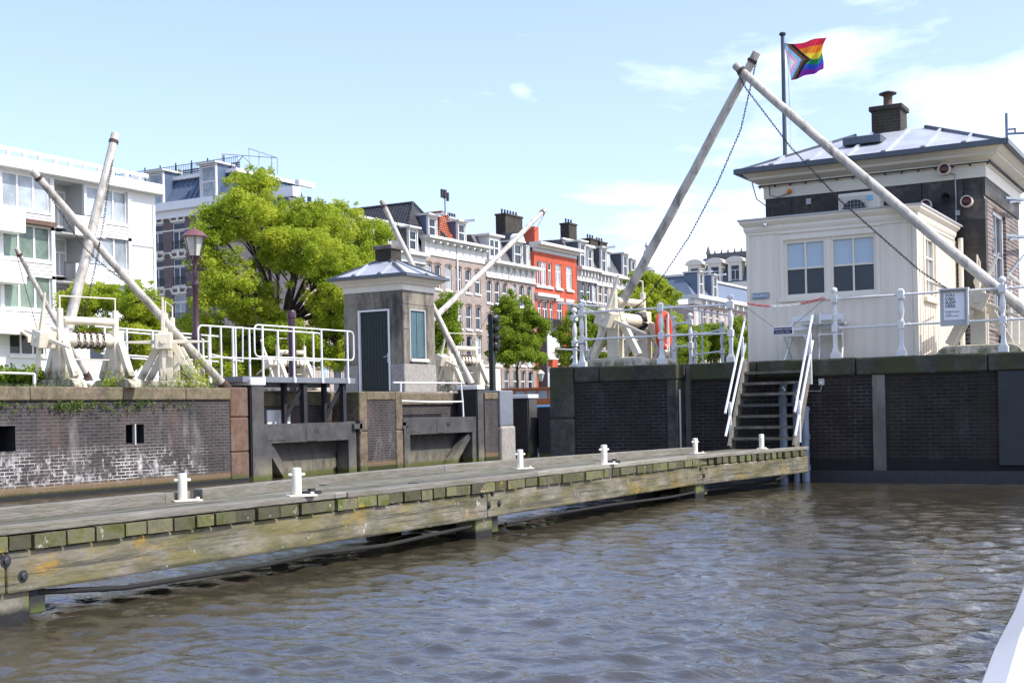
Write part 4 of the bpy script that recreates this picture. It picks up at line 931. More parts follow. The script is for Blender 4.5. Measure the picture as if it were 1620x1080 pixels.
for k in range(n_): d_.box(dl.x+.03+(dr.x-dl.x-.06)*k/n_+.004, dl.x+.03+(dr.x-dl.x-.06)*(k+1)/n_-.004, hy0+.03, hy0+.055, HZ+.06, dtop-.03)
d_.box(dl.x, dr.x, hy0+.056, hy0+.08, HZ+.05, dtop); dd = d_.build('door', K['green'], t)
MB().tube([(dr.x-.06, hy0-.01, HZ+.98), (dr.x-.17, hy0-.03, HZ+.95)], .012, 6).tube([(dr.x-.06, hy0+.03, HZ+.98), (dr.x-.06, hy0-.015, HZ+.98)], .012, 6).box(dr.x-.09, dr.x-.04, hy0+.018, hy0+.029, HZ+.80, HZ+1.05).build('handle', K['grey'], dd)
MB().box(dl.x-.03, dl.x+.025, hy0-.02, hy0+.055, HZ+.05, dtop+.02).box(dr.x-.025, dr.x+.03, hy0-.02, hy0+.055, HZ+.05, dtop+.02).box(dl.x+.026, dr.x-.026, hy0-.02, hy0+.055, dtop-.025, dtop+.02).build('door_frame', K['white'], t)
s_ = MB(); n_ = 8
for k in range(n_):
    ya = sl_.y+.03+(sr_.y-sl_.y-.06)*k/n_; yb_ = sl_.y+.03+(sr_.y-sl_.y-.06)*(k+1)/n_; s_.box(hx1-.055, hx1-.03, ya+.004, yb_-.004-(.02 if k == 3 else 0), sbz+.03, stz-.03)
s_.box(hx1-.09, hx1-.056, sl_.y, sr_.y, sbz, stz); s_.build('shutter', K['teal'], t)
MB().box(hx1-.05, hx1+.01, sl_.y-.02, sl_.y+.02, sbz, stz).box(hx1-.05, hx1+.01, sr_.y-.02, sr_.y+.02, sbz, stz).box(hx1-.05, hx1+.01, sl_.y+.021, sr_.y-.021, stz-.03, stz).build('shutter_frame', K['grey'], t)
bev(MB().box(hx1-.02, hx1+.08, sl_.y-.05, sr_.y+.06, sbz-.09, sbz-.01).build('sill', K['white'], t), .01)
def cornice(parent, x0, x1, y0, y1, z, steps, M, nm='cornice'):
    q = MB()
    for k, (o0, o1, za, zb) in enumerate(steps): q.prism([(x0-o0, y0-o0, z+za), (x1+o0, y0-o0, z+za), (x1+o0, y1+o0, z+za), (x0-o0, y1+o0, z+za)], (0, 0, .0001)) if 0 else None
    for (o0, o1, za, zb) in steps:
        i = len(q.v)
        for o_, z_ in ((o0, za), (o1, zb)): q.v += [(x0-o_, y0-o_, z+z_), (x1+o_, y0-o_, z+z_), (x1+o_, y1+o_, z+z_), (x0-o_, y1+o_, z+z_)]
        q.f += [(i, i+1, i+5, i+4), (i+1, i+2, i+6, i+5), (i+2, i+3, i+7, i+6), (i+3, i, i+4, i+7), (i+3, i+2, i+1, i), (i+4, i+5, i+6, i+7)]; q.mi += [0]*6
    return q.build(nm, M, parent)
hch = ox(638, 433, hx1+.2).z-hzc
cornice(t, hx0, hx1, hy0, hy1, hzc, [(.03, .03, .001, hch*.42), (.07, .12, hch*.421, hch*.55), (.12, .12, hch*.551, hch*.62), (.15, .24, hch*.621, hch*.80), (.24, .24, hch*.801, hch*.92)], K['cream'])
def hip_roof(parent, x0, x1, y0, y1, z, rise, rx, ry, edge=.07, seams=(), M=K['roofzinc']):
    """hipped zinc roof with a flat top rx x ry, dark edge trim and standing seams"""
    cx, cy = (x0+x1)/2, (y0+y1)/2; b_ = [(x0, y0, z), (x1, y0, z), (x1, y1, z), (x0, y1, z)]; tt = [(cx-rx, cy-ry, z+rise), (cx+rx, cy-ry, z+rise), (cx+rx, cy+ry, z+rise), (cx-rx, cy+ry, z+rise)]
    q = MB()
    for k in range(4): q.quad(b_[k], b_[(k+1) % 4], tt[(k+1) % 4], tt[k])
    q.quad(*tt); q.quad(*b_[::-1]); rf = q.build('roof', M, parent)
    e = MB()
    for k in range(4):
        e.bar(Vector(b_[k])+Vector((0, 0, -.0)), Vector(b_[(k+1) % 4]), edge, edge); e.bar(b_[k], Vector(tt[k])+Vector((0, 0, .02)), edge*.8, edge*.7)
    e.build('roof_edge', K['zincdark'], rf)
    s = MB(); s2 = MB()
    for k, n_ in enumerate(seams):
        for j in range(1, n_+1):
            f_ = j/(n_+1); a = Vector(b_[k]).lerp(Vector(b_[(k+1) % 4]), f_)
            # run up the slope square to the eave
            e0 = Vector(b_[(k+1) % 4])-Vector(b_[k]); L_ = e0.length; g = min(1, min(f_, 1-f_)*L_/max(.01, ((rx < 1e9) and (abs((Vector(tt[k])-Vector(b_[k])).dot(e0.normalized()))))))
            up_ = Vector(tt[k])-Vector(b_[k]); up_ = up_-e0.normalized()*up_.dot(e0.normalized())
            s.bar(a+Vector((0, 0, .02)), a+up_*g+Vector((0, 0, .02)), .06, .06); s2.bar(a-up_.normalized()*.02+Vector((0, 0, .02)), a+up_.normalized()*.07+Vector((0, 0, .03)), .085, .10)
    if any(seams): s.build('seam', M, rf); s2.build('seam_end', K['zincdark'], rf)
    return rf
hip_roof(t, hx0-.30, hx1+.30, hy0-.30, hy1+.30, hzc+hch*.98, .50, .2, .2, .085, (2, 1, 1, 1))
cxh, cyh = (hx0+hx1)/2, (hy0+hy1)/2
cb_ = oy(596, 415, cyh); q = MB().box(cxh-.26, cxh+.26, cyh-.24, cyh+.24, hzc+hch+.25, hzc+hch+.80); ch_ = q.build('chimney', K['chimneybrick'], t)
bev(MB().box(cxh-.31, cxh+.31, cyh-.29, cyh+.29, hzc+hch+.803, hzc+hch+.91).build('chimney_cap', K['darkstone'], ch_), .02)

# ================================================================= CREAM WOODEN ANNEX
SY = 23.2; sx0, sx1 = oy(1184, 500, SY).x, oy(1451, 450, SY).x; sy1 = 26.7; SZ = 2.17; szt = oy(1449, 350, SY).z
t = thing('wooden_annex', 'cream boarded annex with two four-pane sash windows, in front of the dark tower house', 'annex', ((sx0+sx1)/2, SY, SZ))
fw = [oy(1241, 420, SY).x, oy(1307, 420, SY).x, oy(1314, 420, SY).x, oy(1386, 420, SY).x]; wz0, wz1 = oy(1310, 466, SY).z, oy(1310, 376, SY).z
sw = [ox(1462, 400, sx1).y, ox(1478, 400, sx1).y]; swz0, swz1 = ox(1470, 470, sx1).z, ox(1470, 376, sx1).z
b = MB(); edges = [sx0]; 
panel(b, lambda u, d, z: (u, SY+d, z), sx0, sx1, SZ, szt, [(fw[0], fw[1], wz0, wz1), (fw[2], fw[3], wz0, wz1)], .09)
panel(b, lambda u, d, z: (sx1-d, u, z), SY, sy1, SZ, szt, [(sw[0], sw[1], swz0, swz1)], .09)
b.quad((sx0, SY, SZ), (sx0, sy1, SZ), (sx0, sy1, szt), (sx0, SY, szt)); b.quad((sx0-.12, SY-.12, szt+.3), (sx1+.12, SY-.12, szt+.3), (sx1+.12, sy1, szt+.3), (sx0-.12, sy1, szt+.3)); wl = b.build('wall', K['creamwood'], t)
q = MB(); x = sx0+.12
while x < sx1-.08:
    segs = [(SZ+.03, wz0-.16), (wz1+.18, szt-.01)] if fw[0]-.1 < x < fw[3]+.1 else [(SZ+.03, szt-.01)]
    for za, zb in segs: q.box(x-.014, x+.014, SY-.012, SY-.001, za, zb)
    x += .205
y = SY+.2
while y < sy1-.1:
    segs = [(SZ+.03, swz0-.16), (swz1+.15, szt-.01)] if sw[0]-.1 < y < sw[1]+.1 else [(SZ+.03, szt-.01)]
    for za, zb in segs: q.box(sx1+.001, sx1+.012, y-.014, y+.014, za, zb)
    y += .205
q.box(sx0-.012, sx0+.05, SY-.016, SY-.001, SZ, szt).box(sx1-.06, sx1+.014, SY-.016, SY-.001, SZ, szt)
q.build('cover_strips', K['creamwood'], wl)
q = MB()
for (x0, x1) in ((fw[0], fw[1]), (fw[2], fw[3])): pass
X0, X1 = fw[0]-.075, fw[3]+.075
q.box(X0, X1, SY-.03, SY-.001, wz1+.02, wz1+.10).box(X0, fw[0]-.01, SY-.03, SY-.001, wz0-.02, wz1+.019).box(fw[3]+.01, X1, SY-.03, SY-.001, wz0-.02, wz1+.019).box(X0-.02, X1+.02, SY-.055, SY-.001, wz0-.085, wz0-.021).box(X0-.04, X1+.04, SY-.028, SY-.001, wz1+.14, wz1+.17)
q.build('window_surround', K['creamwood'], wl)
def sash(parent, P, u0, u1, z0, z1, tr, mu, M, blind=None, fr=.045, dd=.05, bar=.028, names=('window', 'pane', 'blind')):
    """P(u, d, z); tr = transom fractions, mu = mullion fractions"""
    q = MB()
    def bx(a, b_, c_, d_, e0, e1):
        q.prism([P(a, e0, c_), P(b_, e0, c_), P(b_, e0, d_), P(a, e0, d_)], Vector(P(a, e1, c_))-Vector(P(a, e0, c_)))
    bx(u0, u0+fr, z0, z1, dd-.035, dd+.02); bx(u1-fr, u1, z0, z1, dd-.035, dd+.02); bx(u0+fr, u1-fr, z1-fr, z1, dd-.035, dd+.02); bx(u0+fr, u1-fr, z0, z0+fr, dd-.035, dd+.02)
    for f_ in tr: zc = z0+(z1-z0)*f_; bx(u0+fr, u1-fr, zc-bar/2, zc+bar/2, dd-.025, dd+.015)
    for f_ in mu: uc = u0+(u1-u0)*f_; bx(uc-bar/2, uc+bar/2, z0+fr, z1-fr, dd-.027, dd+.013)
    w_ = q.build(names[0], M, parent)
    return w_
Pf = lambda u, d, z: (u, SY+d, z); Ps = lambda u, d, z: (sx1-d, u, z)
for k, (a, b_) in enumerate(((fw[0], fw[1]), (fw[2], fw[3]))):
    w_ = sash(t, Pf, a, b_, wz0, wz1, (.5,), (.5,), K['creamwood'])
    MB().box(a+.01, b_-.01, SY+.06, SY+.065, wz0+.01, wz1-.01).build('pane', K['annexglass'] if 'annexglass' in K else K['pane'], w_) if 0 else None
    zm = (wz0+wz1)/2
    MB().box(a+.01, b_-.01, SY+.060, SY+.066, wz0+.01, zm).build('pane', K['pane'], w_)
    MB().box(a+.01, b_-.01, SY+.058, SY+.0661, zm+.001, wz1-.01).build('blind', K['blind'], w_)
w_ = sash(t, Ps, sw[0], sw[1], swz0, swz1, (.3, .66), (.5,), K['creamwood']); MB().box(sx1-.066, sx1-.06, sw[0]+.01, sw[1]-.01, swz0+.01, swz1-.01).build('pane', K['panelight'], w_)
q = MB().box(sx1+.001, sx1+.03, sw[0]-.1, sw[0]-.01, swz0-.02, swz1+.02).box(sx1+.001, sx1+.03, sw[1]+.01, sw[1]+.1, swz0-.02, swz1+.02).box(sx1+.001, sx1+.03, sw[0]-.1, sw[1]+.1, swz1+.021, swz1+.1).box(sx1+.001, sx1+.07, sw[0]-.12, sw[1]+.12, swz0-.1, swz0-.021); q.build('window_surround', K['creamwood'], wl)
cornice(t, sx0, sx1, SY, sy1-.3, szt, [(.02, .02, .001, .05), (.03, .05, .051, .10), (.05, .05, .101, .16), (.06, .11, .161, .22), (.11, .12, .221, .27)], K['creamwood'])
MB().box(sx0-.14, sx1+.14, SY-.14, sy1, szt+.271, szt+.30).build('roof_edge', K['grey'], t)
q = MB().tube([(sx1+.10, sy1-.12, szt+.05), (sx1+.10, sy1-.12, 2.2)], .05, 12); q.build('downpipe', K['creamwood'], t, smooth=50)
# small camera ball and clutter on the annex
p = oy(1211, 357, SY-.13); o = MB().ball((p.x, SY-.20, p.z), .035, 12).box(p.x-.03, p.x+.03, SY-.17, SY-.13, p.z+.0, p.z+.05); tag(o.build('security_camera', K['grey'], None), 'tiny grey ball security camera under the annex cornice', 'camera')
t = thing('name_plate', 'small grey-blue plate reading INGANG at the left corner of the annex', 'sign', (oy(1203, 469, SY).x, SY, 3.1))
p = oy(1203, 468, SY-.03); MB().box(p.x-.16, p.x+.16, SY-.032, SY-.018, p.z-.055, p.z+.055).build('plate', K['sign_blue'], t); text_mb('INGANG', .080, K['text_white'], t, (p.x, SY-.034, p.z), (1, 0, 0))

# ================================================================= TOWER HOUSE
TY = 26.7; tx0, tx1 = oy(1213, 320, TY).x, oy(1557, 320, TY).x; ty1 = ox(1611, 330, tx1).y
zfb = oy(1400, 308, TY).z; zc_top = oy(1571, 228, TY-.35).z
zfb = (oy(1213, 313, TY).z+oy(1556, 283, TY).z)/2
t = thing('tower_house', 'blackened stone lock keepers house with wide cream cornice and zinc hipped roof', 'house', ((tx0+tx1)/2, TY, 2.15))
twy = [ox(1572, 400, tx1).y, ox(1592, 400, tx1).y]; twz0, twz1 = 2.9, ox(1580, 335, tx1).z
b = MB(); panel(b, lambda u, d, z: (u, TY+d, z), tx0, tx1, 2.1, zfb, [], .2, m=0)
q = MB(); panel(q, lambda u, d, z: (tx1-d, u, z), TY, ty1, 2.1, zfb, [(twy[0], twy[1], twz0, twz1)], .18)
b.quad((tx0, TY, 2.1), (tx0, ty1, 2.1), (tx0, ty1, zfb), (tx0, TY, zfb)); b.quad((tx0, ty1, 2.1), (tx1, ty1, 2.1), (tx1, ty1, zfb), (tx0, ty1, zfb))
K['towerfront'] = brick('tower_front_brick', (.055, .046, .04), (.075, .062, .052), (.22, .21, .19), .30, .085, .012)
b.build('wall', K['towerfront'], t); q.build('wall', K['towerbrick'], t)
q = MB(); g = random.Random(3)
zt_ = zfb
z = zt_-.002
for (ha, ws_) in ((.62, None), (.42, 1), (.50, 1), (.42, 1), (.5, 1)):
    if ws_ is None:
        x = tx0-.02
        while x < tx1:
            w2_ = g.uniform(.8, 1.5); x2 = min(tx1+.02, x+w2_); q.box(x, x2-.018, TY-.03+g.uniform(-.006, .006), TY-.001, z-ha+.2, z); x = x2
    else:
        w2_ = g.choice((.5, .95)); q.box(tx1+.02-w2_, tx1+.021, TY-.028, TY-.001, z-ha+.016, z); q.box(tx0-.02, tx0-.02+w2_, TY-.028, TY-.001, z-ha+.016, z)
        wy_ = .35 if w2_ < .6 else .2; q.box(tx1+.001, tx1+.022, TY, TY+wy_, z-ha+.016, z)
    if ws_ is None: q.box(tx1+.001, tx1+.022, TY, ty1, z-.34, z); z -= ha-.2
    else: z -= ha
q.build('ashlar', K['towerstone'], t)
w_ = sash(t, lambda u, d, z: (tx1-d, u, z), twy[0], twy[1], twz0, twz1, (.62,), (.5,), K['white'], fr=.08, dd=.10); MB().box(tx1-.13, tx1-.12, twy[0], twy[1], twz0, twz1).build('pane', K['pane'], w_)
dz = zc_top-zfb
cornice(t, tx0, tx1, TY, ty1, zfb, [(.05, .05, .001, dz*.42), (.07, .12, dz*.421, dz*.50), (.12, .12, dz*.501, dz*.56), (.13, .30, dz*.561, dz*.70), (.30, .30, dz*.701, dz*.80), (.32, .42, dz*.801, dz*.96), (.42, .42, dz*.961, dz*1.0)], K['cream'])
q = MB()
x = tx0-.1
while x < tx1+.12: q.lathe((x, TY-.13, zfb+dz*.485), [(.022, -.05), (.026, 0)], 6); x += .33
y = TY-.1
q.tube([(tx1+.15, TY-.13, zfb+dz*.487), (tx1+.10, ty1, zfb+dz*.51)], .012, 4)
while y < ty1: q.box(tx1+.08, tx1+.15, y, y+.08, zfb+dz*.47, zfb+dz*.55); y += .2
q.tube([(tx0-.15, TY-.13, zfb+dz*.487), (tx1+.15, TY-.13, zfb+dz*.487)], .012, 4); q.build('string_lights', K['iron'], t)
rz0 = zfb+dz*1.02
hip_roof(t, tx0-.50, tx1+.50, TY-.50, ty1+.5, rz0, .90, .75, .35, .10, (6, 3, 5, 3))
cx_, cy_ = (tx0+tx1)/2, (TY+ty1)/2
pcx = oy(1407, 200, cy_).x
zb_c = rz0+.6; czt = oy(1407, 172, cy_).z
ch_ = MB().box(pcx-.31, pcx+.31, cy_-.30, cy_+.30, zb_c, czt-.09).build('chimney', K['chimneybrick'], t); bev(MB().box(pcx-.36, pcx+.36, cy_-.35, cy_+.35, czt-.088, czt+.02).build('chimney_cap', K['chimneybrick'], ch_), .02)
potz = oy(1405, 146, cy_).z
MB().lathe((pcx-.02, cy_, czt+.02), [(.11, 0), (.095, .05), (.095, potz-czt-.12), (.11, potz-czt-.11), (.11, potz-czt-.07)], 14).build('chimney_pot', K['redstone'], ch_, smooth=40); MB().lathe((pcx-.02, cy_, potz-.06), [(.09, 0), (.19, .01), (.19, .035), (.06, .08)], 14).build('chimney_cowl', K['iron'], ch_)
a = oy(1368, 224, TY+.9); q = MB().box(a.x-.38, a.x+.42, TY+.55, TY+1.2, rz0+.49, rz0+.65); bev(q.build('roof_light', K['zincdark'], t), .02)
# fittings on the front of the tower
def fit(name, label, cat, px, py, Y, fn, M, group=None):
    p = oy(px, py, Y); q = MB(); fn(q, p); o = q.build(name, M, None, smooth=40); return tag(o, label, cat, group)
for px, py, yy, lab in ((1496, 269, TY-.10, 'signal lamp with dark red lens on the cream frieze of the tower house'), (1531, 320, TY-.05, 'signal lamp with dark red lens on the black wall nearest the tower corner'), (1467, 326, TY-.05, 'signal lamp half hidden behind the annex roof edge')):
    p = oy(px, py, yy); o = thing('signal_lamp', lab, 'lamp', tuple(p), 'round red signal lamps on the tower house')
    MB().lathe(p, [(.09, 0), (.115, .03), (.115, .17), (.098, .171), (.098, .12)], 20, axis=(0, -1, 0)).build('housing', K['cream'], o, smooth=40); MB().lathe(p, [(.096, .10), (.094, .125), (.05, .145)], 18, axis=(0, -1, 0)).build('lens', K['lens'], o, smooth=60)
fit('loudspeaker', 'small black horn loudspeaker between the two signal lamps on the tower', 'loudspeaker', 1498, 315, TY-.04, lambda q, p: q.lathe(p, [(.03, 0), (.05, .08), (.10, .16), (.10, .17), (.03, .06)], 16, axis=(0, -1, 0)), K['black_rubber'])
p = oy(1511, 270, TY-.06); o = MB().tube([oy(1500, 274, TY-.07), oy(1511, 276, TY-.07), oy(1513, 340, TY-.04), oy(1509, 378, TY-.04)], .013, 6).box(p.x-.01, p.x+.07, TY-.09, TY-.03, oy(1511, 338, TY).z-.05, oy(1511, 338, TY).z+.05).build('conduit', K['grey']); tag(o, 'grey conduit with junction box running down from the upper signal lamp', 'conduit')
fit('beacon', 'small amber warning beacon on the frieze of the tower house', 'beacon', 1249, 303, TY-.08, lambda q, p: (q.ball((p.x, p.y-.02, p.z), .052, 12)), K['amber'])
p = oy(1250, 320, TY-.05); tag(MB().tube([(p.x, TY-.05, p.z+.1), (p.x, TY-.05, p.z-.25)], .01, 5).build('cable', K['iron']), 'thin cable below the amber beacon', 'cable')
fit('vent_flue', 'short grey metal flue on the annex roof', 'flue', 1262, 338, TY-.6, lambda q, p: q.lathe((p.x, p.y, szt+.29), [(.085, 0), (.085, .26), (.11, .262), (.11, .31)], 16), K['plate'])
fit('sensor_box', 'small white square box on the black tower wall', 'box', 1280, 319, TY-.03, lambda q, p: q.box(p.x-.05, p.x+.05, p.y-.05, p.y, p.z-.06, p.z+.06), K['grey'])
a = oy(1330, 308, 26.3); b_ = oy(1395, 335, 26.3); t = thing('air_conditioner', 'cream outdoor air conditioning unit standing on the annex roof', 'air conditioner', (a.x, 26.2, szt+.3))
q = MB().box(a.x, b_.x, 26.1, 26.5, szt+.33, a.z-.02); bev(q.build('casing', K['cream'], t), .02)
fcx = a.x+(b_.x-a.x)*.4; fcz = (szt+.33+a.z)/2; MB().lathe((fcx, 26.095, fcz-.02), [(.25, 0), (.25, .012), (.05, .016)], 24, axis=(0, -1, 0)).build('fan', K['iron'], t)
q = MB()
for k in range(9): q.box(fcx-.28, fcx+.28, 26.07, 26.076, fcz-.28+.07*k, fcz-.275+.07*k)
for k in range(9): q.box(fcx-.28+.07*k, fcx-.275+.07*k, 26.067, 26.073, fcz-.28, fcz+.28)
q.build('grille', K['grey'], t); MB().box(b_.x-.24, b_.x-.12, 26.09, 26.098, a.z-.2, a.z-.1).build('sticker', K['sticker'], t)
pts_ = [oy(*q_, TY-.2) for q_ in ((1208, 262), (1196, 268), (1190, 290), (1197, 315), (1212, 326), (1222, 330), (1223, 342))]
tag(MB().tube(pts_, .012, 6).build('cable', K['iron']), 'black looped cable hanging at the left corner of the tower house', 'cable')
pts_ = [oy(*q_, TY-.1) for q_ in ((1216, 280), (1218, 310), (1232, 312), (1249, 305))]
tag(MB().tube(pts_, .01, 6).build('cable', K['iron']), 'black cable along the frieze to the amber beacon', 'cable')
fit('round_disc', 'small white round disc on the cream frieze, left part', 'disc', 1277, 286, TY-.06, lambda q, p: q.lathe(p, [(.05, 0), (.05, .02), (.03, .03)], 14, axis=(0, -1, 0)), K['cream'])
# steel signal gantry at the far right behind the tower
t = thing('steel_gantry', 'blue-grey steel brackets and mast sticking out right of the tower house', 'gantry', (ox(1600, 560, -4.2).x, ox(1600, 560, -4.2).y, 2.15))
XGt = tx1+.25
q = MB()
for y_ in (313, 372): a = ox(1590, y_, XGt); b_ = ox(1640, y_+4, XGt+.05); q.bar(a, b_, .05, .05).bar(ox(1596, y_+7, XGt), ox(1640, y_+1, XGt), .04, .04)
q.bar(ox(1592, 440, XGt), ox(1640, 376, XGt), .03, .03); q.bar(ox(1588, 490, XGt), ox(1592, 438, XGt), .03, .03); q.build('bracket', K['pipe'], t)
q = MB().bar(oy(1593, 235, 34), oy(1592, 179, 34), .06, .06).bar(oy(1593, 212, 34), oy(1640, 210, 34), .05, .05).bar(oy(1595, 205, 34), oy(1606, 204, 34), .04, .04).bar(oy(1606, 203, 34), oy(1606, 212, 34), .04, .04); q.build('mast', K['pipe'], t)
t = thing('side_stairs', 'white-railed steps at the right side of the tower house', 'stairs', (-3.9, 28, 2.15))
q = MB()
for (a, b_) in (((1595, 432), (1640, 470)), ((1600, 478), (1640, 505))): q.tube([ox(*a, -3.95), ox(*b_, -3.95)], .022, 6)
for x_ in (1600, 1612): q.tube([ox(x_, 440+(x_-1595)*.8, -3.95), ox(x_, 545, -3.95)], .016, 6)
q.build('handrail', K['rail'], t, smooth=40); q = MB()
for k in range(6): q.box(-4.5, -3.95, 27.2+k*.28, 27.5+k*.28, 2.15, 2.3+.17*k)
q.build('steps', K['cream'], t)

# ================================================================= SIGNS, CHAIN, LIFEBUOY, CHAIRS
pa = oy(1182, 480, YQ-.05); pb = oy(1306, 470, YQ-.05)
q1 = MB(); q2 = MB(); pts_ = sag(pa, pb, .10, 16)
chain_mb(pts_[:6], .06, .007, .017, q1); chain_mb(pts_[5:12], .06, .007, .017, q2); chain_mb(pts_[11:], .06, .007, .017, q1)
t = thing('barrier_chain', 'red and white plastic chain hanging across the top of the stairs', 'chain', tuple(pa)); q1.build('red_links', K['red'], t); q2.build('white_links', K['white'], t)
t = thing('hanging_sign', 'navy enamel sign reading VERBODEN TOEGANG hung on wires above the stairs', 'sign', tuple(oy(1239, 523, YQ-.05)))
p = oy(1239, 523, YQ-.05); bev(MB().box(p.x-.185, p.x+.185, p.y-.012, p.y, p.z-.07, p.z+.07).build('plate', K['text_white'], t), .003); MB().box(p.x-.172, p.x+.172, p.y-.0145, p.y-.0125, p.z-.058, p.z+.058).build('plate_face', K['sign_navy'], t)
text_mb('VERBODEN TOEGANG', .038, K['text_white'], t, (p.x, p.y-.0165, p.z+.022), (1, 0, 0)); text_mb('ART. 461 WETB. V. STRAFR.', .022, K['text_white'], t, (p.x, p.y-.0165, p.z-.028), (1, 0, 0))
MB().tube([(p.x-.17, p.y-.005, p.z+.07), pa-Vector((0, 0, .08))], .004, 4).tube([(p.x+.17, p.y-.005, p.z+.07), pb+Vector((0, 0, -.02))], .004, 4).build('hanging_wire', K['iron'], t)
t = thing('poster_case', 'grey framed poster case reading YOU CAN SLEEP HERE on the quay railing', 'sign', tuple(oy(1511, 514, YB-.06)))
a = oy(1487, 458, YB-.06); b_ = oy(1533, 514, YB-.06); yy = YB-.05
X0, X1, Z0, Z1 = a.x, b_.x, b_.z, a.z
bev(MB().box(X0, X1, yy-.02, yy+.01, Z0, Z1-.02).build('back_board', K['grey'], t), .004)
MB().box(X0-.015, X1+.015, yy-.10, yy+.02, Z1-.019, Z1+.005).box(X1-.018, X1+.008, yy-.08, yy-.021, Z0, Z1-.02).box(X0-.008, X0+.012, yy-.03, yy-.021, Z0, Z1-.02).build('frame', K['rail'], t)
px0 = X0+(X1-X0)*.13; px1 = X0+(X1-X0)*.86; pz0 = Z0+(Z1-Z0)*.16; pz1 = Z1-.07
po = MB().box(px0, px1, yy-.026, yy-.0205, pz0, pz1).build('poster', K['text_white'], t)
hgt = pz1-pz0
for k, s_ in enumerate(('YOU', 'CAN', 'SLEEP', 'HERE.')): text_mb(s_, hgt*.155, K['text_black'], po, (px0+.025, yy-.028, pz1-hgt*(.09+.135*k)), (1, 0, 0), 'lettering', 'LEFT', bold=.0012)
text_mb('SWEETS hotel', hgt*.085, K['text_black'], po, (px0+.025, yy-.028, pz1-hgt*.70), (1, 0, 0), 'lettering', 'LEFT')
text_mb('1 HOTEL', hgt*.055, K['text_black'], po, (px0+.025, yy-.028, pz1-hgt*.79), (1, 0, 0), 'lettering', 'LEFT'); text_mb('28 BRIDGE HOUSES', hgt*.055, K['text_black'], po, (px0+.025, yy-.028, pz1-hgt*.86), (1, 0, 0), 'lettering', 'LEFT')
t = thing('lifebuoy', 'orange-red horseshoe lifebuoy hanging behind the tall winch', 'lifebuoy', tuple(oy(1049, 545, 24.2)))
p = oy(1050, 523, 24.2); q = MB(); pts_ = [(p.x-.02*math.cos(a), p.y+.30*math.cos(a), p.z+.34*math.sin(a)) for a in np.linspace(0, 2*math.pi, 29)]
q.tube(pts_, .075, 12, cap=False); q.build('ring', K['lifebuoy'], t, smooth=60)
q = MB()
for a in (1.2, 4.7): c_ = Vector((p.x-.02*math.cos(a), p.y+.30*math.cos(a), p.z+.34*math.sin(a))); d_ = Vector((.02*math.sin(a), -.30*math.sin(a), .34*math.cos(a))).normalized(); q.tube([c_-d_*.03, c_+d_*.03], .079, 12)
q.build('band', K['white'], t); MB().tube([(p.x+.05, p.y+.1, 2.15), (p.x+.05, p.y+.1, p.z+.35)], .03, 8).build('holder', K['rail'], t)
def chair(lab, x, y, rz):
    t_ = thing('folding_chair', lab, 'chair', (x, y, 2.145), 'white folding chairs by the annex', rz, local=True); q = MB()
    for s_ in (-.2, .2): MB().bar((s_, -.18, 0), (s_, .18, .45), .025, .035).bar((s_, .20, 0), (s_, -.16, .45), .025, .035).bar((s_, .10, .45), (s_, .26, .88), .025, .03).build('side_frame', K['white'], t_)
    for k in range(5): q.box(-.2, .2, -.2+.08*k, -.135+.08*k, .452, .47)
    q.build('seat', K['white'], t_); MB().box(-.22, .22, .22, .245, .74, .84).box(-.2, .2, .18, .20, .58, .63).build('backrest', K['white'], t_); MB().bar((-.2, .17, .04), (.2, .17, .04), .02).build('stretcher', K['white'], t_)
p = oy(1262, 560, 23.0); chair('left white folding chair against the annex wall, above the stairs', p.x+.03, 22.95, R(-8))
p = oy(1317, 560, 23.0); chair('right white folding chair against the annex wall, beside the ball-topped baluster', p.x, 22.93, R(12))
p = oy(1292, 520, 23.0); t = thing('cafe_table', 'narrow grey table between the two white folding chairs', 'table', (p.x, 22.98, 2.145)); zt_ = oy(1292, 512, 22.98).z
MB().box(p.x-.25, p.x+.55, 22.85, 23.12, zt_-.025, zt_).build('table_top', K['grey'], t)
for s_ in (-.1, .35): MB().bar((p.x+s_, 23.0, 2.15), (p.x+s_, 23.0, zt_-.03), .03).build('leg', K['white'], t)

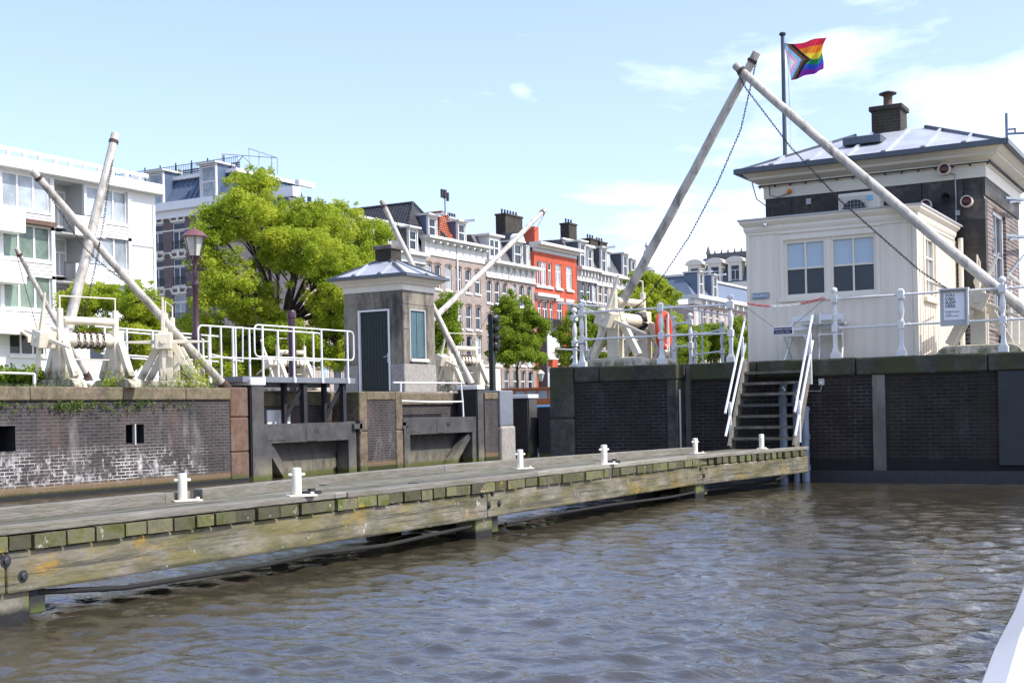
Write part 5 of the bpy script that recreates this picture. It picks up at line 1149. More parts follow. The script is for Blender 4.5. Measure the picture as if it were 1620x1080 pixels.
# ================================================================= LAMP POST, TRAFFIC SIGNALS, POSTS
def street_lamp(lab, base, ztop, s_=1.):
    t_ = thing('street_lamp', lab, 'street lamp', base); x, y, z = base; H_ = ztop-z; hd = .62*s_
    q = MB().lathe((x, y, z), [(.16*s_, 0), (.16*s_, .5), (.12*s_, .55), (.085*s_, .62), (.085*s_, 1.25), (.115*s_, 1.28), (.115*s_, 1.36), (.07*s_, 1.45), (.06*s_, H_-hd-.75), (.09*s_, H_-hd-.70), (.09*s_, H_-hd-.62), (.05*s_, H_-hd-.55), (.075*s_, H_-hd-.42), (.045*s_, H_-hd-.3), (.05*s_, H_-hd-.12), (.13*s_, H_-hd)], 14); q.build('pole', K['purple'], t_, smooth=40)
    c_ = (x, y, ztop-hd)
    MB().tube([(x-.26*s_, y, ztop-hd-.32), (x+.26*s_, y, ztop-hd-.32)], .016*s_, 6).ball((x-.27*s_, y, ztop-hd-.32), .03*s_).ball((x+.27*s_, y, ztop-hd-.32), .03*s_).build('ladder_bar', K['purple'], t_)
    q = MB()
    for a in range(4): aa = a*math.pi/2+.5; q.tube([(x+.02*math.cos(aa), y+.02*math.sin(aa), ztop-hd-.32), (x+.2*s_*math.cos(aa), y+.2*s_*math.sin(aa), ztop-hd-.12), (x+.12*s_*math.cos(aa), y+.12*s_*math.sin(aa), ztop-hd)], .012*s_, 5)
    for a in range(6): aa = a*math.pi/3+.3; q.bar((x+.14*s_*math.cos(aa), y+.14*s_*math.sin(aa), ztop-hd), (x+.235*s_*math.cos(aa), y+.235*s_*math.sin(aa), ztop-.20*s_), .016*s_)
    q.build('lantern_frame', K['purple'], t_)
    MB().lathe((x, y, ztop-hd), [(.13*s_, .0), (.225*s_, hd-.20*s_)], 6).build('lantern_glass', K['frosted'], t_)
    MB().lathe((x, y, ztop-.20*s_), [(.31*s_, 0), (.31*s_, .015), (.24*s_, .05*s_), (.19*s_, .12*s_), (.07*s_, .165*s_), (.03*s_, .17*s_), (.035*s_, .2*s_), (.01*s_, .23*s_)], 18).build('lamp_hood', K['maroon'], t_, smooth=50)
LX = -21.5; p = ox(313, 600, LX); q_ = ox(307, 361, LX); street_lamp('tall maroon street lamp with faded hood, between the end-on winch and the big tree', (LX, q_.y, 1.93), q_.z, 1.05)
p = ox(460, 606, -23.5); q_ = ox(461, 491, -23.5); t = thing('iron_post', 'plain thick maroon iron post behind the gate walkway rails', 'post', (-23.5, q_.y, 1.93)); MB().lathe((-23.5, q_.y, 1.93), [(.11, 0), (.11, q_.z-2.15), (.125, q_.z-2.14), (.125, q_.z-1.98), (.10, q_.z-1.93)], 16).build('post_body', K['purple'], t, smooth=40)
def signal(lab, X, pxl, pyt, n_, step_px, rr_, z0_, pole=True):
    p = ox(pxl, pyt, X); t_ = thing('traffic_signal', lab, 'traffic signal', (X, p.y, z0_)); 
    MB().box(X-.07, X+.07, p.y-.07, p.y+.07, z0_, p.z+.02).build('pole', K['green'], t_)
    for k in range(n_):
        z = ox(pxl, pyt+step_px*(k+.55), X).z; c_ = Vector((X+.02, p.y+.02, z)); ax = Vector((.80, .6, 0)).normalized(); c_ += ax*.06
        MB().lathe(c_, [(rr_*.8, 0), (rr_, .05), (rr_, .10)], 16, axis=ax).build('lamp_housing', K['iron'], t_, smooth=40); q = MB()
        q.lathe(c_, [(rr_*.9, .10), (rr_*.7, .115), (.01, .13)], 16, axis=ax); q.build('lens', K['black_rubber'], t_, smooth=60)
        h_ = MB(); sx_ = ax.cross(Vector((0, 0, 1)))
        prev = None
        for a in np.linspace(R(-20), R(200), 12):
            o1 = sx_*math.cos(a)*rr_+Vector((0, 0, math.sin(a)*rr_)); pt = (c_+ax*.10+o1, c_+ax*(.10+.11*max(.0, math.sin(a)))+o1)
            if prev: h_.quad(prev[0], pt[0], pt[1], prev[1])
            prev = pt
        o = h_.build('visor', K['iron'], t_); s__ = o.modifiers.new('s', 'SOLIDIFY'); s__.thickness = .008
    return t_
signal('dark green traffic signal with four black lamps right of the stone hut', -19.6, 777, 499, 4, 14.5, .11, 1.93)
signal('dark traffic signal with three black lamps behind the railing left of the end-on winch', -22.5, 187, 532, 3, 17, .13, 1.93)
p = ox(790, 590, -19.3); 

# plain white tube railings behind the winches
def tube_railing(lab, X, spans, posts, z0_, mat_=K['rail']):
    a = ox(spans[0][0][0], spans[0][0][1], X); t_ = thing('tube_railing', lab, 'railing', (X, a.y, z0_), 'plain white tube railings'); q = MB()
    for s0, s1 in spans: q.tube([ox(*s0, X), ox(*s1, X)], .022, 6)
    q.build('tube_rail', mat_, t_, smooth=40); q = MB()
    for (x_, y_) in posts: p_ = ox(x_, y_, X); q.box(X-.02, X+.02, p_.y-.02, p_.y+.02, z0_, p_.z)
    q.build('post', mat_, t_)
tube_railing('long white tube railing between the two left winches', -22.0, [((150, 516), (345, 532)), ((160, 559), (345, 572)), ((190, 593), (260, 597))], [(165, 517), (241, 523), (200, 520), (330, 531)], 1.93)
tube_railing('white tube railing in front of the brown brick corner house', -24.0, [((330, 516), (384, 518)), ((333, 560), (384, 572)), ((186, 524), (320, 536)), ((186, 565), (320, 574)), ((384, 518), (384, 572))], [(332, 516), (349, 517), (372, 518), (188, 524), (321, 536)], 1.93)
tube_railing('low white tube railing at the left edge above the coping', -19.2, [((-40, 588), (54, 591))], [(54, 591)], 1.95)
t = thing('planter_box', 'long dark planter filled with green plants at the left edge', 'planter', (-20.4, 12.5, 1.93)); a = ox(-40, 600, -20.4).y; b2 = ox(62, 600, -20.4).y
MB().box(-20.7, -20.1, a, b2, 1.93, 2.08).build('box_body', K['iron'], t)
leaf_cloud('foliage', [(-20.4+rnd.uniform(-.3, .3), rnd.uniform(a, b2), 2.12+abs(rnd.gauss(0, .10))) for _ in range(420)], .045, K['leaf2'], 8, .04, parent=t, seed=9)
t = None
leaf_cloud('wild_flowers', [(XW-.25+rnd.uniform(-.3, .15), ox(rnd.gauss(200, 8), 600, XW).y+rnd.uniform(-.1, .1), 1.98+abs(rnd.gauss(0, .13))) for _ in range(110)], .025, K['leaf'], 5, .03, seed=12, kind='stuff')
leaf_cloud('wild_shrub', [(XW-.3+rnd.uniform(-.2, .3), ox(rnd.gauss(322, 10), 600, XW).y, 1.98+abs(rnd.gauss(0, .28))) for _ in range(170)], .026, K['leaf'], 5, .04, seed=13, label='loose weedy shrub growing on the coping at the foot of the long boom', cat='shrub')

# ================================================================= BOATS
YBt = 55.
a = oy(795, 613, YBt); b_ = oy(900, 613, YBt); zr = oy(840, 613, YBt).z; zs_ = oy(840, 641, YBt).z; t = thing('canal_boat', 'varnished wooden saloon boat with light blue hull beyond the lock', 'boat', ((a.x+b_.x)/2, YBt+1, 0))
q = MB().prism([(a.x-1.5, YBt-.3, .05), (b_.x+2, YBt-.3, .05), (b_.x+2.5, YBt-.35, zs_), (a.x-2.2, YBt-.35, zs_)], (0, 2.6, 0)); bev(q.build('hull', K['boatblue'], t), .05)
MB().box(a.x-.1, b_.x+.6, YBt-.12, YBt+2.1, zr-.07, zr).build('cabin_roof', K['orange'], t)
x = a.x; q = MB(); pn = MB(); n_ = 0
q.box(a.x, b_.x+.4, YBt, YBt+.05, zs_, zs_+.32)
while x < b_.x+.4: q.box(x, x+.09, YBt-.01, YBt+.06, zs_, zr-.07); pn.box(x+.09, x+.6, YBt+.02, YBt+.03, zs_+.32, zr-.12); x += .62
q.box(a.x, b_.x+.4, YBt, YBt+.05, zr-.16, zr-.071); q.build('cabin_side', K['orange'], t); pn.build('cabin_window', K['panelight'], t)
# gunwale of the boat the photograph is taken from
t = thing('tour_boat', 'white rounded gunwale of the boat in the near right corner', 'boat', (1.2, 2.2, 0))
def cw(Xc, D, z): return rgt*Xc+fwd*D+Vector((0, 0, z))
ctr = []
for Xc, D in ((.285, .9), (.405, 1.25), (.56, 1.62), (.72, 1.98), (.90, 2.36), (1.12, 2.85), (1.5, 3.6), (2.3, 5.2), (3.6, 7.6)): ctr.append((Xc, D))
prof = [(-.04, -1.1), (0, -.14), (-.006, -.06), (.01, -.02), (.045, 0), (.16, .012), (.34, .014), (.36, -.05), (1.6, -.06)]
q = MB(); rows = []
for k, (Xc, D) in enumerate(ctr):
    a_ = ctr[max(0, k-1)]; b2 = ctr[min(len(ctr)-1, k+1)]; dx, dy = b2[0]-a_[0], b2[1]-a_[1]; L_ = math.hypot(dx, dy); nx, ny = dy/L_, -dx/L_
    rows.append([cw(Xc+nx*o_, D+ny*o_, .995+h_) for o_, h_ in prof])
for r0, r1 in zip(rows, rows[1:]):
    for j in range(len(prof)-1): q.quad(r0[j], r0[j+1], r1[j+1], r1[j], m=0)
o = q.build('hull_side', K['gelcoat'], t, smooth=60)
q = MB(); q.tube([rows[k][1]+Vector((0, 0, -.06))-(rows[k][2]-rows[k][1])*.0 for k in range(len(rows))], .022, 8); q.build('rubbing_strip', K['bluerub'], t, smooth=60)
p = rgt*1.36+fwd*3.30; tag(MB().lathe((p.x, p.y, .95), [(.03, 0), (.035, .03), (.035, .10), (.05, .11), (.05, .13), (.0, .14)], 12).build('deck_cleat', K['black_rubber'], t, smooth=40))

# ================================================================= HOUSES. Local frame: X along the facade, front faces -Y, Z up
WCACHE = {}
def win_meshes(w_, h_, arch, style):
    key = (round(w_, 2), round(h_, 2), arch.name if arch else 0, style)
    if key in WCACHE: return WCACHE[key]
    q = MB(); f_ = .09; y0_, y1_ = .10, .17
    q.box(-w_/2, -w_/2+f_, y0_, y1_, 0, h_).box(w_/2-f_, w_/2, y0_, y1_, 0, h_).box(-w_/2+f_, w_/2-f_, y0_, y1_, h_-f_, h_).box(-w_/2+f_, w_/2-f_, y0_, y1_, 0, f_)
    if style == 'sash': q.box(-w_/2+f_, w_/2-f_, y0_+.01, y1_+.01, h_*.52-.05, h_*.52+.05)
    if style == 'tee': q.box(-w_/2+f_, w_/2-f_, y0_+.01, y1_+.01, h_*.68-.05, h_*.68+.05).box(-.05, .05, y0_+.005, y1_+.005, f_, h_*.68-.05)
    if style == 'cross': q.box(-w_/2+f_, w_/2-f_, y0_+.01, y1_+.01, h_*.5-.04, h_*.5+.04).box(-.04, .04, y0_+.005, y1_+.005, f_, h_-f_)
    if style[:4] == 'wide':
        n_ = int(style[4:]); 
        for k in range(1, n_): x = -w_/2+w_*k/n_; q.box(x-.06, x+.06, y0_, y1_, f_, h_-f_)
    a = q.mesh('window', K['white']); pn = MB().box(-w_/2+.04, w_/2-.04, .145, .16, .04, h_-.04)
    s_ = MB().box(-w_/2-.06, w_/2+.06, -.10, .12, -.16, -.01).mesh('sill', K['white'] if style != 'tee' else K['cream'])
    ar = None
    if arch:
        r_ = MB(); pts_ = [(w_*.62*math.sin(a2), h_-.12+.30*math.cos(a2)) for a2 in np.linspace(-1.15, 1.15, 7)]
        for (xa, za), (xb, zb) in zip(pts_, pts_[1:]): r_.bar((xa, -.03, za), (xb, -.03, zb), .07, .13, up=(0, 0, 1))
        ar = r_.mesh('arch', arch)
    WCACHE[key] = (a, pn.mesh('pane', K['pane']), s_, pn.mesh('pane', K['panelight']), pn.mesh('pane', K['panegreen']), ar); return WCACHE[key]
def add_window(parent, x, z, w_, h_, arch=False, style='sash', y=0., curtain=0, rz=0., sill=True):
    ms_ = win_meshes(w_, h_, arch, style); o = bpy.data.objects.new('window', ms_[0]); COL.objects.link(o); o.parent = parent; o.location = (x, y, z); o.rotation_euler.z = rz
    pn = bpy.data.objects.new('pane', ms_[{0: 1, 1: 3, 2: 4}[curtain]]); COL.objects.link(pn); pn.parent = o
    if sill: s_ = bpy.data.objects.new('sill', ms_[2]); COL.objects.link(s_); s_.parent = o
    if ms_[5]: a_ = bpy.data.objects.new('arch', ms_[5]); COL.objects.link(a_); a_.parent = o
    return o
def facade(t_, W_, z0_, z1_, wins, M, depth=9., arch=True, name='wall', seed=0, x0=0., dark_arch=None, style='sash', side=True, curt=.22):
    """wins: (x centre, z, w, h)"""
    g = random.Random(seed); b = MB(); panel(b, lambda u, d, z: (u, d, z), x0, W_, z0_, z1_, [(x-w_/2, x+w_/2, z, z+h_) for x, z, w_, h_ in wins], .25)
    if arch:
        for x, z, w_, h_ in wins:
            r_ = .20; 
            for s_ in (-1, 1): b.prism([(x+s_*w_/2, .004, z+h_-.002), (x+s_*w_/2, .004, z+h_-r_), (x+s_*w_*.30, .004, z+h_-.07), (x+s_*w_*.10, .004, z+h_-.002)], (0, .22, 0))
    if side:
        b.quad((x0, 0, z0_), (x0, depth, z0_), (x0, depth, z1_), (x0, 0, z1_)).quad((W_, 0, z0_), (W_, depth, z0_), (W_, depth, z1_), (W_, 0, z1_)).quad((x0, depth, z0_), (W_, depth, z0_), (W_, depth, z1_), (x0, depth, z1_)).quad((x0, 0, z1_), (W_, 0, z1_), (W_, depth, z1_), (x0, depth, z1_))
    wl_ = b.build(name, M, t_)
    for x, z, w_, h_ in wins: add_window(t_, x, z, w_, h_, (dark_arch or M) if arch else False, style, curtain=1 if g.random() < curt else 0)
    return wl_
def dormer(t_, x, z, w_, h_, y, M=K['trim'], beam=True, side=None, dep=2.2, curtain=0):
    q = MB().box(x-w_/2-.12, x-w_/2, y, y+.25, z, z+h_).box(x+w_/2, x+w_/2+.12, y, y+.25, z, z+h_).box(x-w_/2, x+w_/2, y, y+.25, z+h_-.15, z+h_).box(x-w_/2-.35, x+w_/2+.35, y-.25, y+dep+.2, z+h_+.001, z+h_+.16)
    d_ = q.build('dormer', M, t_)
    MB().box(x-w_/2-.11, x-w_/2-.01, y+.251, y+dep, z, z+h_).box(x+w_/2+.01, x+w_/2+.11, y+.251, y+dep, z, z+h_).build('dormer_cheek', side or K['zincdark'], d_)
    add_window(d_, x, z+.05, w_-.04, h_-.25, False, 'sash', y=y+.02, curtain=curtain, sill=False)
    if beam: MB().box(x-.10, x+.10, y-1.5, y-.26, z+h_-.05, z+h_+.17).build('hoist_beam', K['white'], d_)
    return d_
def gable_frame(t_, W_, z, dep, rise, M, x0=0., front_in=.3, hip=2.2, nm='roof', over=.0):
    """hipped saddle roof, ridge along the facade"""
    a = [(x0, front_in, z), (W_, front_in, z), (W_, dep, z), (x0, dep, z)]; m_ = (front_in+dep)/2; r0, r1 = (x0+hip, m_, z+rise), (W_-hip, m_, z+rise)
    q = MB().quad(a[0], a[1], r1, r0).quad(a[1], a[2], r1).quad(a[2], a[3], r0, r1).quad(a[3], a[0], r0).quad(*a[::-1]); o = q.build(nm, M, t_)
    MB().tube([r0, r1], .12, 6).tube([a[1], r1], .12, 6).tube([a[0], r0], .12, 6).build('ridge_tiles', M, o); return o
def chimney(t_, x, y, z, w_, d_, h_, M, pots=3, cap=None):
    c_ = MB().box(x-w_/2, x+w_/2, y-d_/2, y+d_/2, z, z+h_).build('chimney', M, t_); MB().box(x-w_/2-.08, x+w_/2+.08, y-d_/2-.08, y+d_/2+.08, z+h_+.001, z+h_+.18).build('chimney_cap', cap or M, c_)
    q = MB()
    for k in range(pots): xx = x-w_/2+w_*(k+.5)/pots; q.lathe((xx, y, z+h_+.181), [(.13, 0), (.10, .1), (.10, .45), (.13, .5)], 8)
    if pots: q.build('chimney_pots', K['iron'], c_)
    return c_
def house_root(name, lab, cat, X, y, z, grp=None, rz=90.): return thing(name, lab, cat, (X, y, z), grp, R(rz), local=True)
XH = -64.; G0 = 2.45; GH = 'canal houses in the terrace beyond the lock'
def ys(px, py=410): return ox(px, py, XH).y
def grid(xs_, zs_, w_, h_): return [(x, z, w_, h_) for x in xs_ for z in zs_]
Zf = lambda px, py: ox(px, py, XH).z
# -- house 1: dark mansard with white dormers, mostly behind the tree and hut
yA, yB, yC, yD, yE, yF, yG_, yH_ = ys(500), ys(672), ys(768), ys(845), ys(912), ys(943), ys(976), ys(1012)
z1 = ox(672, 401, XH).z-G0; lv = [.6, 3.9, 7.2, 10.4]
t = house_root('canal_house', 'canal house with black tiled roof and white dormers, behind the big tree and hut', 'house', XH, yA, G0, GH)
W_ = yB-yA-.02; n_ = 9; facade(t, W_, 0, z1-1.0, grid([W_*(k+.5)/n_ for k in range(n_)], [.6, 3.7, 7.0, 10.2], 1.25, 2.2), HB['pink'], seed=1)
MB().box(-.05, W_+.05, -.12, .4, z1-1.0, z1-.35).box(-.1, W_+.1, -.55, .4, z1-.349, z1-.05).build('cornice', K['trim'], t)
MB().prism([(0, .1, z1-.05), (0, 1.1, z1+2.2), (0, 9, z1+2.2), (0, 9, z1-.05)], (W_, 0, 0)).build('mansard_roof', K['slate'], t)
MB().box(-.1, W_+.1, .7, 1.3, z1+2.201, z1+2.45).build('roof_gutter', K['trim'], t)
for px in (555, 585, 612, 655): dormer(t, ys(px)-yA, z1+.1, 1.15, 1.95, .0, curtain=1 if px < 600 else 0, beam=False, side=K['slate'])
chimney(t, ys(560)-yA, 4.5, z1+2.4, .5, .5, 1.0, K['chimneybrick'], 2)
# -- house 2: white frieze, six windows a floor, two steep tiled roofs
z2 = ox(720, 383, XH).z-G0; W_ = yC-yB-.02
t = house_root('canal_house', 'wide mauve brick canal house with deep white frieze and two hoist-beam dormers', 'house', XH, yB, G0, GH)
cx2 = [ys(p)-yB for p in (678, 692, 709, 725, 740, 755)]
facade(t, W_, 0, z2-1.6, grid(cx2, [.8, 3.9, 6.7, 10.1], 1.0, 2.2), HB['mauve'], seed=2, dark_arch=HB['brown'])
MB().box(-.05, W_+.05, -.10, .3, z2-1.6, z2-.35).build('frieze', K['trim'], t)
q = MB().box(-.2, W_+.2, -.75, .4, z2-.16, z2+.08).box(-.1, W_+.1, -.35, .35, z2-.34, z2-.161)
for k in range(9): x = W_*(k+.5)/9; q.box(x-.12, x+.12, -.62, -.11, z2-.5, z2-.345)
q.build('cornice', K['trim'], t)
MB().box(W_*.50-.09, W_*.50+.09, -.17, -.03, 0, z2-.4).build('downpipe', K['trim'], t)
def deep_roof(t_, x0, x1, xm, zb, rise, y0_, hd, yb, M):
    a_ = [(x0, y0_, zb), (x1, y0_, zb), (x1, yb, zb), (x0, yb, zb)]; r0, r1 = (xm, hd, zb+rise), (xm, yb, zb+rise)
    q = MB().quad(a_[0], a_[1], r0).quad(a_[1], a_[2], r1, r0).quad(a_[2], a_[3], r1).quad(a_[3], a_[0], r0, r1); o = q.build('roof', M, t_)
    MB().tube([r0, r1], .14, 6).tube([a_[0], r0], .14, 6).tube([a_[1], r0], .14, 6).build('ridge_tiles', M, o)
deep_roof(t, -1.8, 5.2, 1.67, z2+.08, 3.35, .6, 2.3, 30, K['tileblack'])
deep_roof(t, 3.2, 8.6, 5.9, z2+.06, 3.0, .7, 1.9, 22, K['tilered'])
dormer(t, ys(692)-yB, z2+.2, 1.2, 1.9, .4, side=K['mansard']); dormer(t, ys(738)-yB, z2+.2, 1.2, 1.9, .4, side=K['mansard'])
chimney(t, ys(762)-yB, 3.5, z2+.2, 2.1, 1.2, 2.7, K['grey'], 5); MB().tube([(ys(755)-yB, 3.5, z2+2.9), (ys(755)-yB, 3.5, z2+5.6)], .06, 6).lathe((ys(755)-yB, 3.5, z2+4.9), [(.22, 0), (.22, .8)], 6).lathe((ys(755)-yB-.5, 3.5, z2+4.9), [(.16, 0), (.16, .8)], 6).lathe((ys(755)-yB+.5, 3.5, z2+4.7), [(.16, 0), (.16, .8)], 6).build('antenna', K['iron'], t)
# -- house 3
z3 = ox(805, 418, XH).z-G0; W_ = yD-yC-.02
t = house_root('canal_house', 'mauve brick canal house with corbelled white cornice and dark roof, left of the red house', 'house', XH, yC, G0, GH)
cx3 = [ys(p)-yC for p in (773, 785.5, 798, 812, 824, 836)]
facade(t, W_, 0, z3-1.5, grid(cx3, [.8, 3.5, 6.3, 9.4], .95, 2.15), HB['mauve'], seed=3)
q = MB().box(-.05, W_+.05, -.10, .3, z3-1.5, z3-.35).box(-.2, W_+.2, -.8, .4, z3-.22, z3+.05).box(-.1, W_+.1, -.45, .35, z3-.349, z3-.221).box(-.05, W_+.05, -.2, .3, z3-1.62, z3-1.501)
for k in range(8): x = W_*(k+.5)/8; q.box(x-.10, x+.10, -.38, -.101, z3-.75, z3-.35).box(x-.05, x+.05, -.16, -.101, z3-1.45, z3-.751)
q.build('cornice', K['trim'], t)
MB().prism([(0, .3, z3+.05), (0, 1.6, z3+2.6), (0, 9, z3+3.0), (0, 9, z3+.05)], (W_, 0, 0)).build('roof', K['slate'], t)
d_ = MB().box(ys(777)-yC, ys(793)-yC+.2, .2, 3.2, z3+.2, z3+2.5).build('dormer', K['trim'], t); MB().box(ys(774)-yC, ys(795)-yC+.4, -.1, 3.3, z3+2.501, z3+2.7).build('dormer_roof', K['trim'], d_)
for px in (781, 788): add_window(d_, ys(px)-yC, z3+.5, .9, 1.7, False, 'sash', y=.05, sill=False)
dormer(t, ys(822)-yC, z3+.1, 1.5, 2.3, .1, beam=False); MB().lathe((ys(822)-yC, .0, z3+2.6), [(1.05, 0), (.95, .35), (.6, .7), (.02, .85)], 12, axis=(0, 1, 0)).build('pediment', K['trim'], t) if 0 else MB().prism([(ys(822)-yC+1.0*math.cos(a), -.1, z3+2.55+.75*math.sin(a)) for a in np.linspace(0, math.pi, 9)], (0, .6, 0)).build('pediment', K['trim'], t)
MB().box(ys(838)-yC, W_, .4, 8, z3+.05, z3+2.4).build('party_wall', K['grey'], t); chimney(t, ys(783)-yC, 6, z3+2.5, 2.4, 1, 1.0, K['iron'], 3); chimney(t, ys(806)-yC, 7, z3+2.5, 1.4, 1, .8, K['iron'], 2)
# -- red house
z4 = ox(878, 390, XH).z-G0; W_ = yE-yD-.02
t = house_root('canal_house', 'bright red painted canal house with white windows and black iron balcony', 'house', XH, yD, G0, GH)
def c4(p): return ys(p)-yD
wn = [(c4(x), z, w_, 2.5) for x, w_ in ((851.5, .8), (860, 1.2), (869.5, .8), (883, 1.3), (900, 1.4)) for z in (z4-4.3, )]+[(c4(x), z, w_, 2.8) for x, w_ in ((852, .8), (861, 1.2), (870.5, .8), (884, 1.3), (901, 1.4)) for z in (z4-8.6, )]+[(c4(x), z, 1.3, 2.6) for x in (884, 901) for z in (z4-12.4, .9)]+[(c4(862), .9, 2.2, 2.6)]
facade(t, W_, 0, z4-.9, wn, HB['red'], arch=False, seed=4, style='tee')
q = MB().box(-.1, W_+.25, -.9, .5, z4-.25, z4+.05).box(-.05, W_+.05, -.35, .4, z4-.5, z4-.251)
q.build('cornice', K['trim'], t); q = MB().box(.0, W_, -.06, .2, z4-.9, z4-.501)
for x, w_ in ((860, 3.9), (883, 1.9), (900, 2.0)): q.box(c4(x)-w_/2, c4(x)+w_/2, -.07, -.001, z4-5.75, z4-5.35)
for x, w_ in ((860, 3.8), (883, 1.7), (900, 1.8)): q.box(c4(x)-w_/2, c4(x)+w_/2, -.16, -.001, z4-4.6, z4-4.35)
q.build('stone_bands', K['grey'], t)
MB().box(c4(852)-1.0, c4(871)+1.0, -.45, -.072, z4-5.5, z4-5.15).build('window_hood', K['trim'], t)
MB().box(0, .9, -.1, 1.0, z4+.051, z4+1.6).build('party_wall', HB['red'], t); MB().box(.1, .8, 1.01, 9, z4+.051, z4+1.2).build('party_wall', K['slate'], t)
q = MB().box(c4(848), c4(873), -1.1, -.001, z4-8.95, z4-8.75)
for k in range(22): x = c4(848)+(c4(873)-c4(848))*k/21; q.box(x-.03, x+.03, -1.09, -1.05, z4-8.75, z4-7.8)
q.box(c4(848), c4(873), -1.1, -1.04, z4-7.86, z4-7.78).box(c4(848), c4(848)+.06, -1.03, 0, z4-8.75, z4-7.8).box(c4(873)-.06, c4(873), -1.03, 0, z4-8.75, z4-7.8).build('balcony', K['iron'], t)
bay = MB().box(c4(850), c4(871), -.9, -.001, 4.2, z4-8.96); b0 = bay.build('bay_window', K['trim'], t)
for x in (855, 866): add_window(b0, c4(x), 4.9, 1.2, 2.6, False, 'sash', y=-.98, sill=False)
MB().box(c4(849), c4(850.5), -.95, .0, 0, z4-8.96).build('drain_pipe', K['slate'], t)
chimney(t, c4(866), 4.5, z4+.0, 3.6, 1.2, 3.3, K['chimneybrick'], 6); chimney(t, c4(878), 5.5, z4+.0, .5, 1.2, 3.0, K['iron'], 2)
MB().box(.1, W_-.1, .6, 9, z4-.9, z4+.05).build('roof', K['slate'], t)
# -- charcoal, pink and end houses with mansards
for (ya, yb, M, pxs, lab, sd_) in ((yE, yF, 'charcoal', (920, 930, 939), 'charcoal painted canal house with white dormers, right of the red house', 5), (yF, yG_, 'pink', (949, 958, 968), 'narrow pinkish brick canal house right of the charcoal house', 6), (yG_, yH_, 'mauve', (984, 995, 1005), 'last brick canal house of the terrace, half hidden behind the tall boom', 7)):
    z5 = ox((920, 950, 990)[sd_-5], (423, 431, 440)[sd_-5], XH).z-G0; W_ = yb-ya-.02
    t = house_root('canal_house', lab, 'house', XH, ya, G0, GH); cc = [ys(p)-ya for p in pxs]
    facade(t, W_, 0, z5-1.5, grid(cc, [.8, 4.2, 7.5, 10.9], 1.0, 1.95), HB[M], seed=sd_)
    q = MB().box(-.02, W_+.02, -.10, .3, z5-1.5, z5-.3).box(-.02, W_+.02, -.7, .4, z5-.299, z5+.05)
    for k in range(6): x = W_*(k+.5)/6; q.box(x-.1, x+.1, -.45, -.101, z5-1.0, z5-.3)
    q.build('cornice', K['trim'], t)
    MB().prism([(0, .2, z5+.05), (0, 1.8, z5+3.1), (0, 9, z5+3.3), (0, 9, z5+.05)], (W_, 0, 0)).build('mansard_roof', K['slate'], t); MB().box(0, W_, 1.6, 2.0, z5+3.11, z5+3.3).build('roof_gutter', K['trim'], t)
    dormer(t, W_*.35 if sd_ != 5 else W_*.30, z5+.1, 1.2, 2.7, -.1, beam=sd_ == 6); 
    if sd_ != 6: dormer(t, W_*.8, z5+.1, 1.1, 2.3, .2, beam=False)
    chimney(t, W_*.85 if sd_ != 7 else W_*.25, 3, z5+2.6, 1.9, 1.1, 2.6 if sd_ == 5 else 1.6, K['chimneybrick'], 3)
    if sd_ == 6: MB().box(W_*.55, W_*.9, .6, 1.2, z5+.9, z5+2.4).build('roof_window', K['panelight'], t)
# ground-floor stoops and street railings of the terrace
for k, px in enumerate((795, 818, 838)):
    y_ = ys(px); t = thing('stoop_railing', ('black iron railing', 'second black iron railing', 'third black iron railing')[k]+(' left of the young tree trunk', ' right of the young tree trunk', ' near the red house')[k], 'railing', (XH+2.5, y_, G0), 'iron railings before the terrace')
    q = MB().box(XH+2.5, XH+2.55, y_-1.3, y_+1.3, G0+1.0, G0+1.06).box(XH+2.5, XH+2.55, y_-1.3, y_+1.3, G0+.15, G0+.2)
    for j in range(14): yy = y_-1.3+2.6*j/13; q.box(XH+2.51, XH+2.54, yy-.015, yy+.015, G0, G0+1.03)
    q.build('bars', K['iron'], t)
X_l = -56; p = ox(855, 590, X_l); street_lamp_p = (X_l, p.y, G0)
t = thing('canal_lantern', 'small white-framed classic lantern above the wooden boat cabin', 'street lamp', (X_l, p.y, G0))
zl = ox(855, 603, X_l).z; zt_ = ox(855, 588, X_l).z; MB().tube([(X_l, p.y, G0), (X_l, p.y, zl)], .06, 8).build('pole', K['green'], t); MB().lathe((X_l, p.y, zl), [(.16, 0), (.36, (zt_-zl)*.8)], 6).build('lantern_glass', K['panelight'], t); MB().lathe((X_l, p.y, zl+(zt_-zl)*.8), [(.42, 0), (.2, .25), (.05, .35)], 6).build('lamp_hood', K['trim'], t)

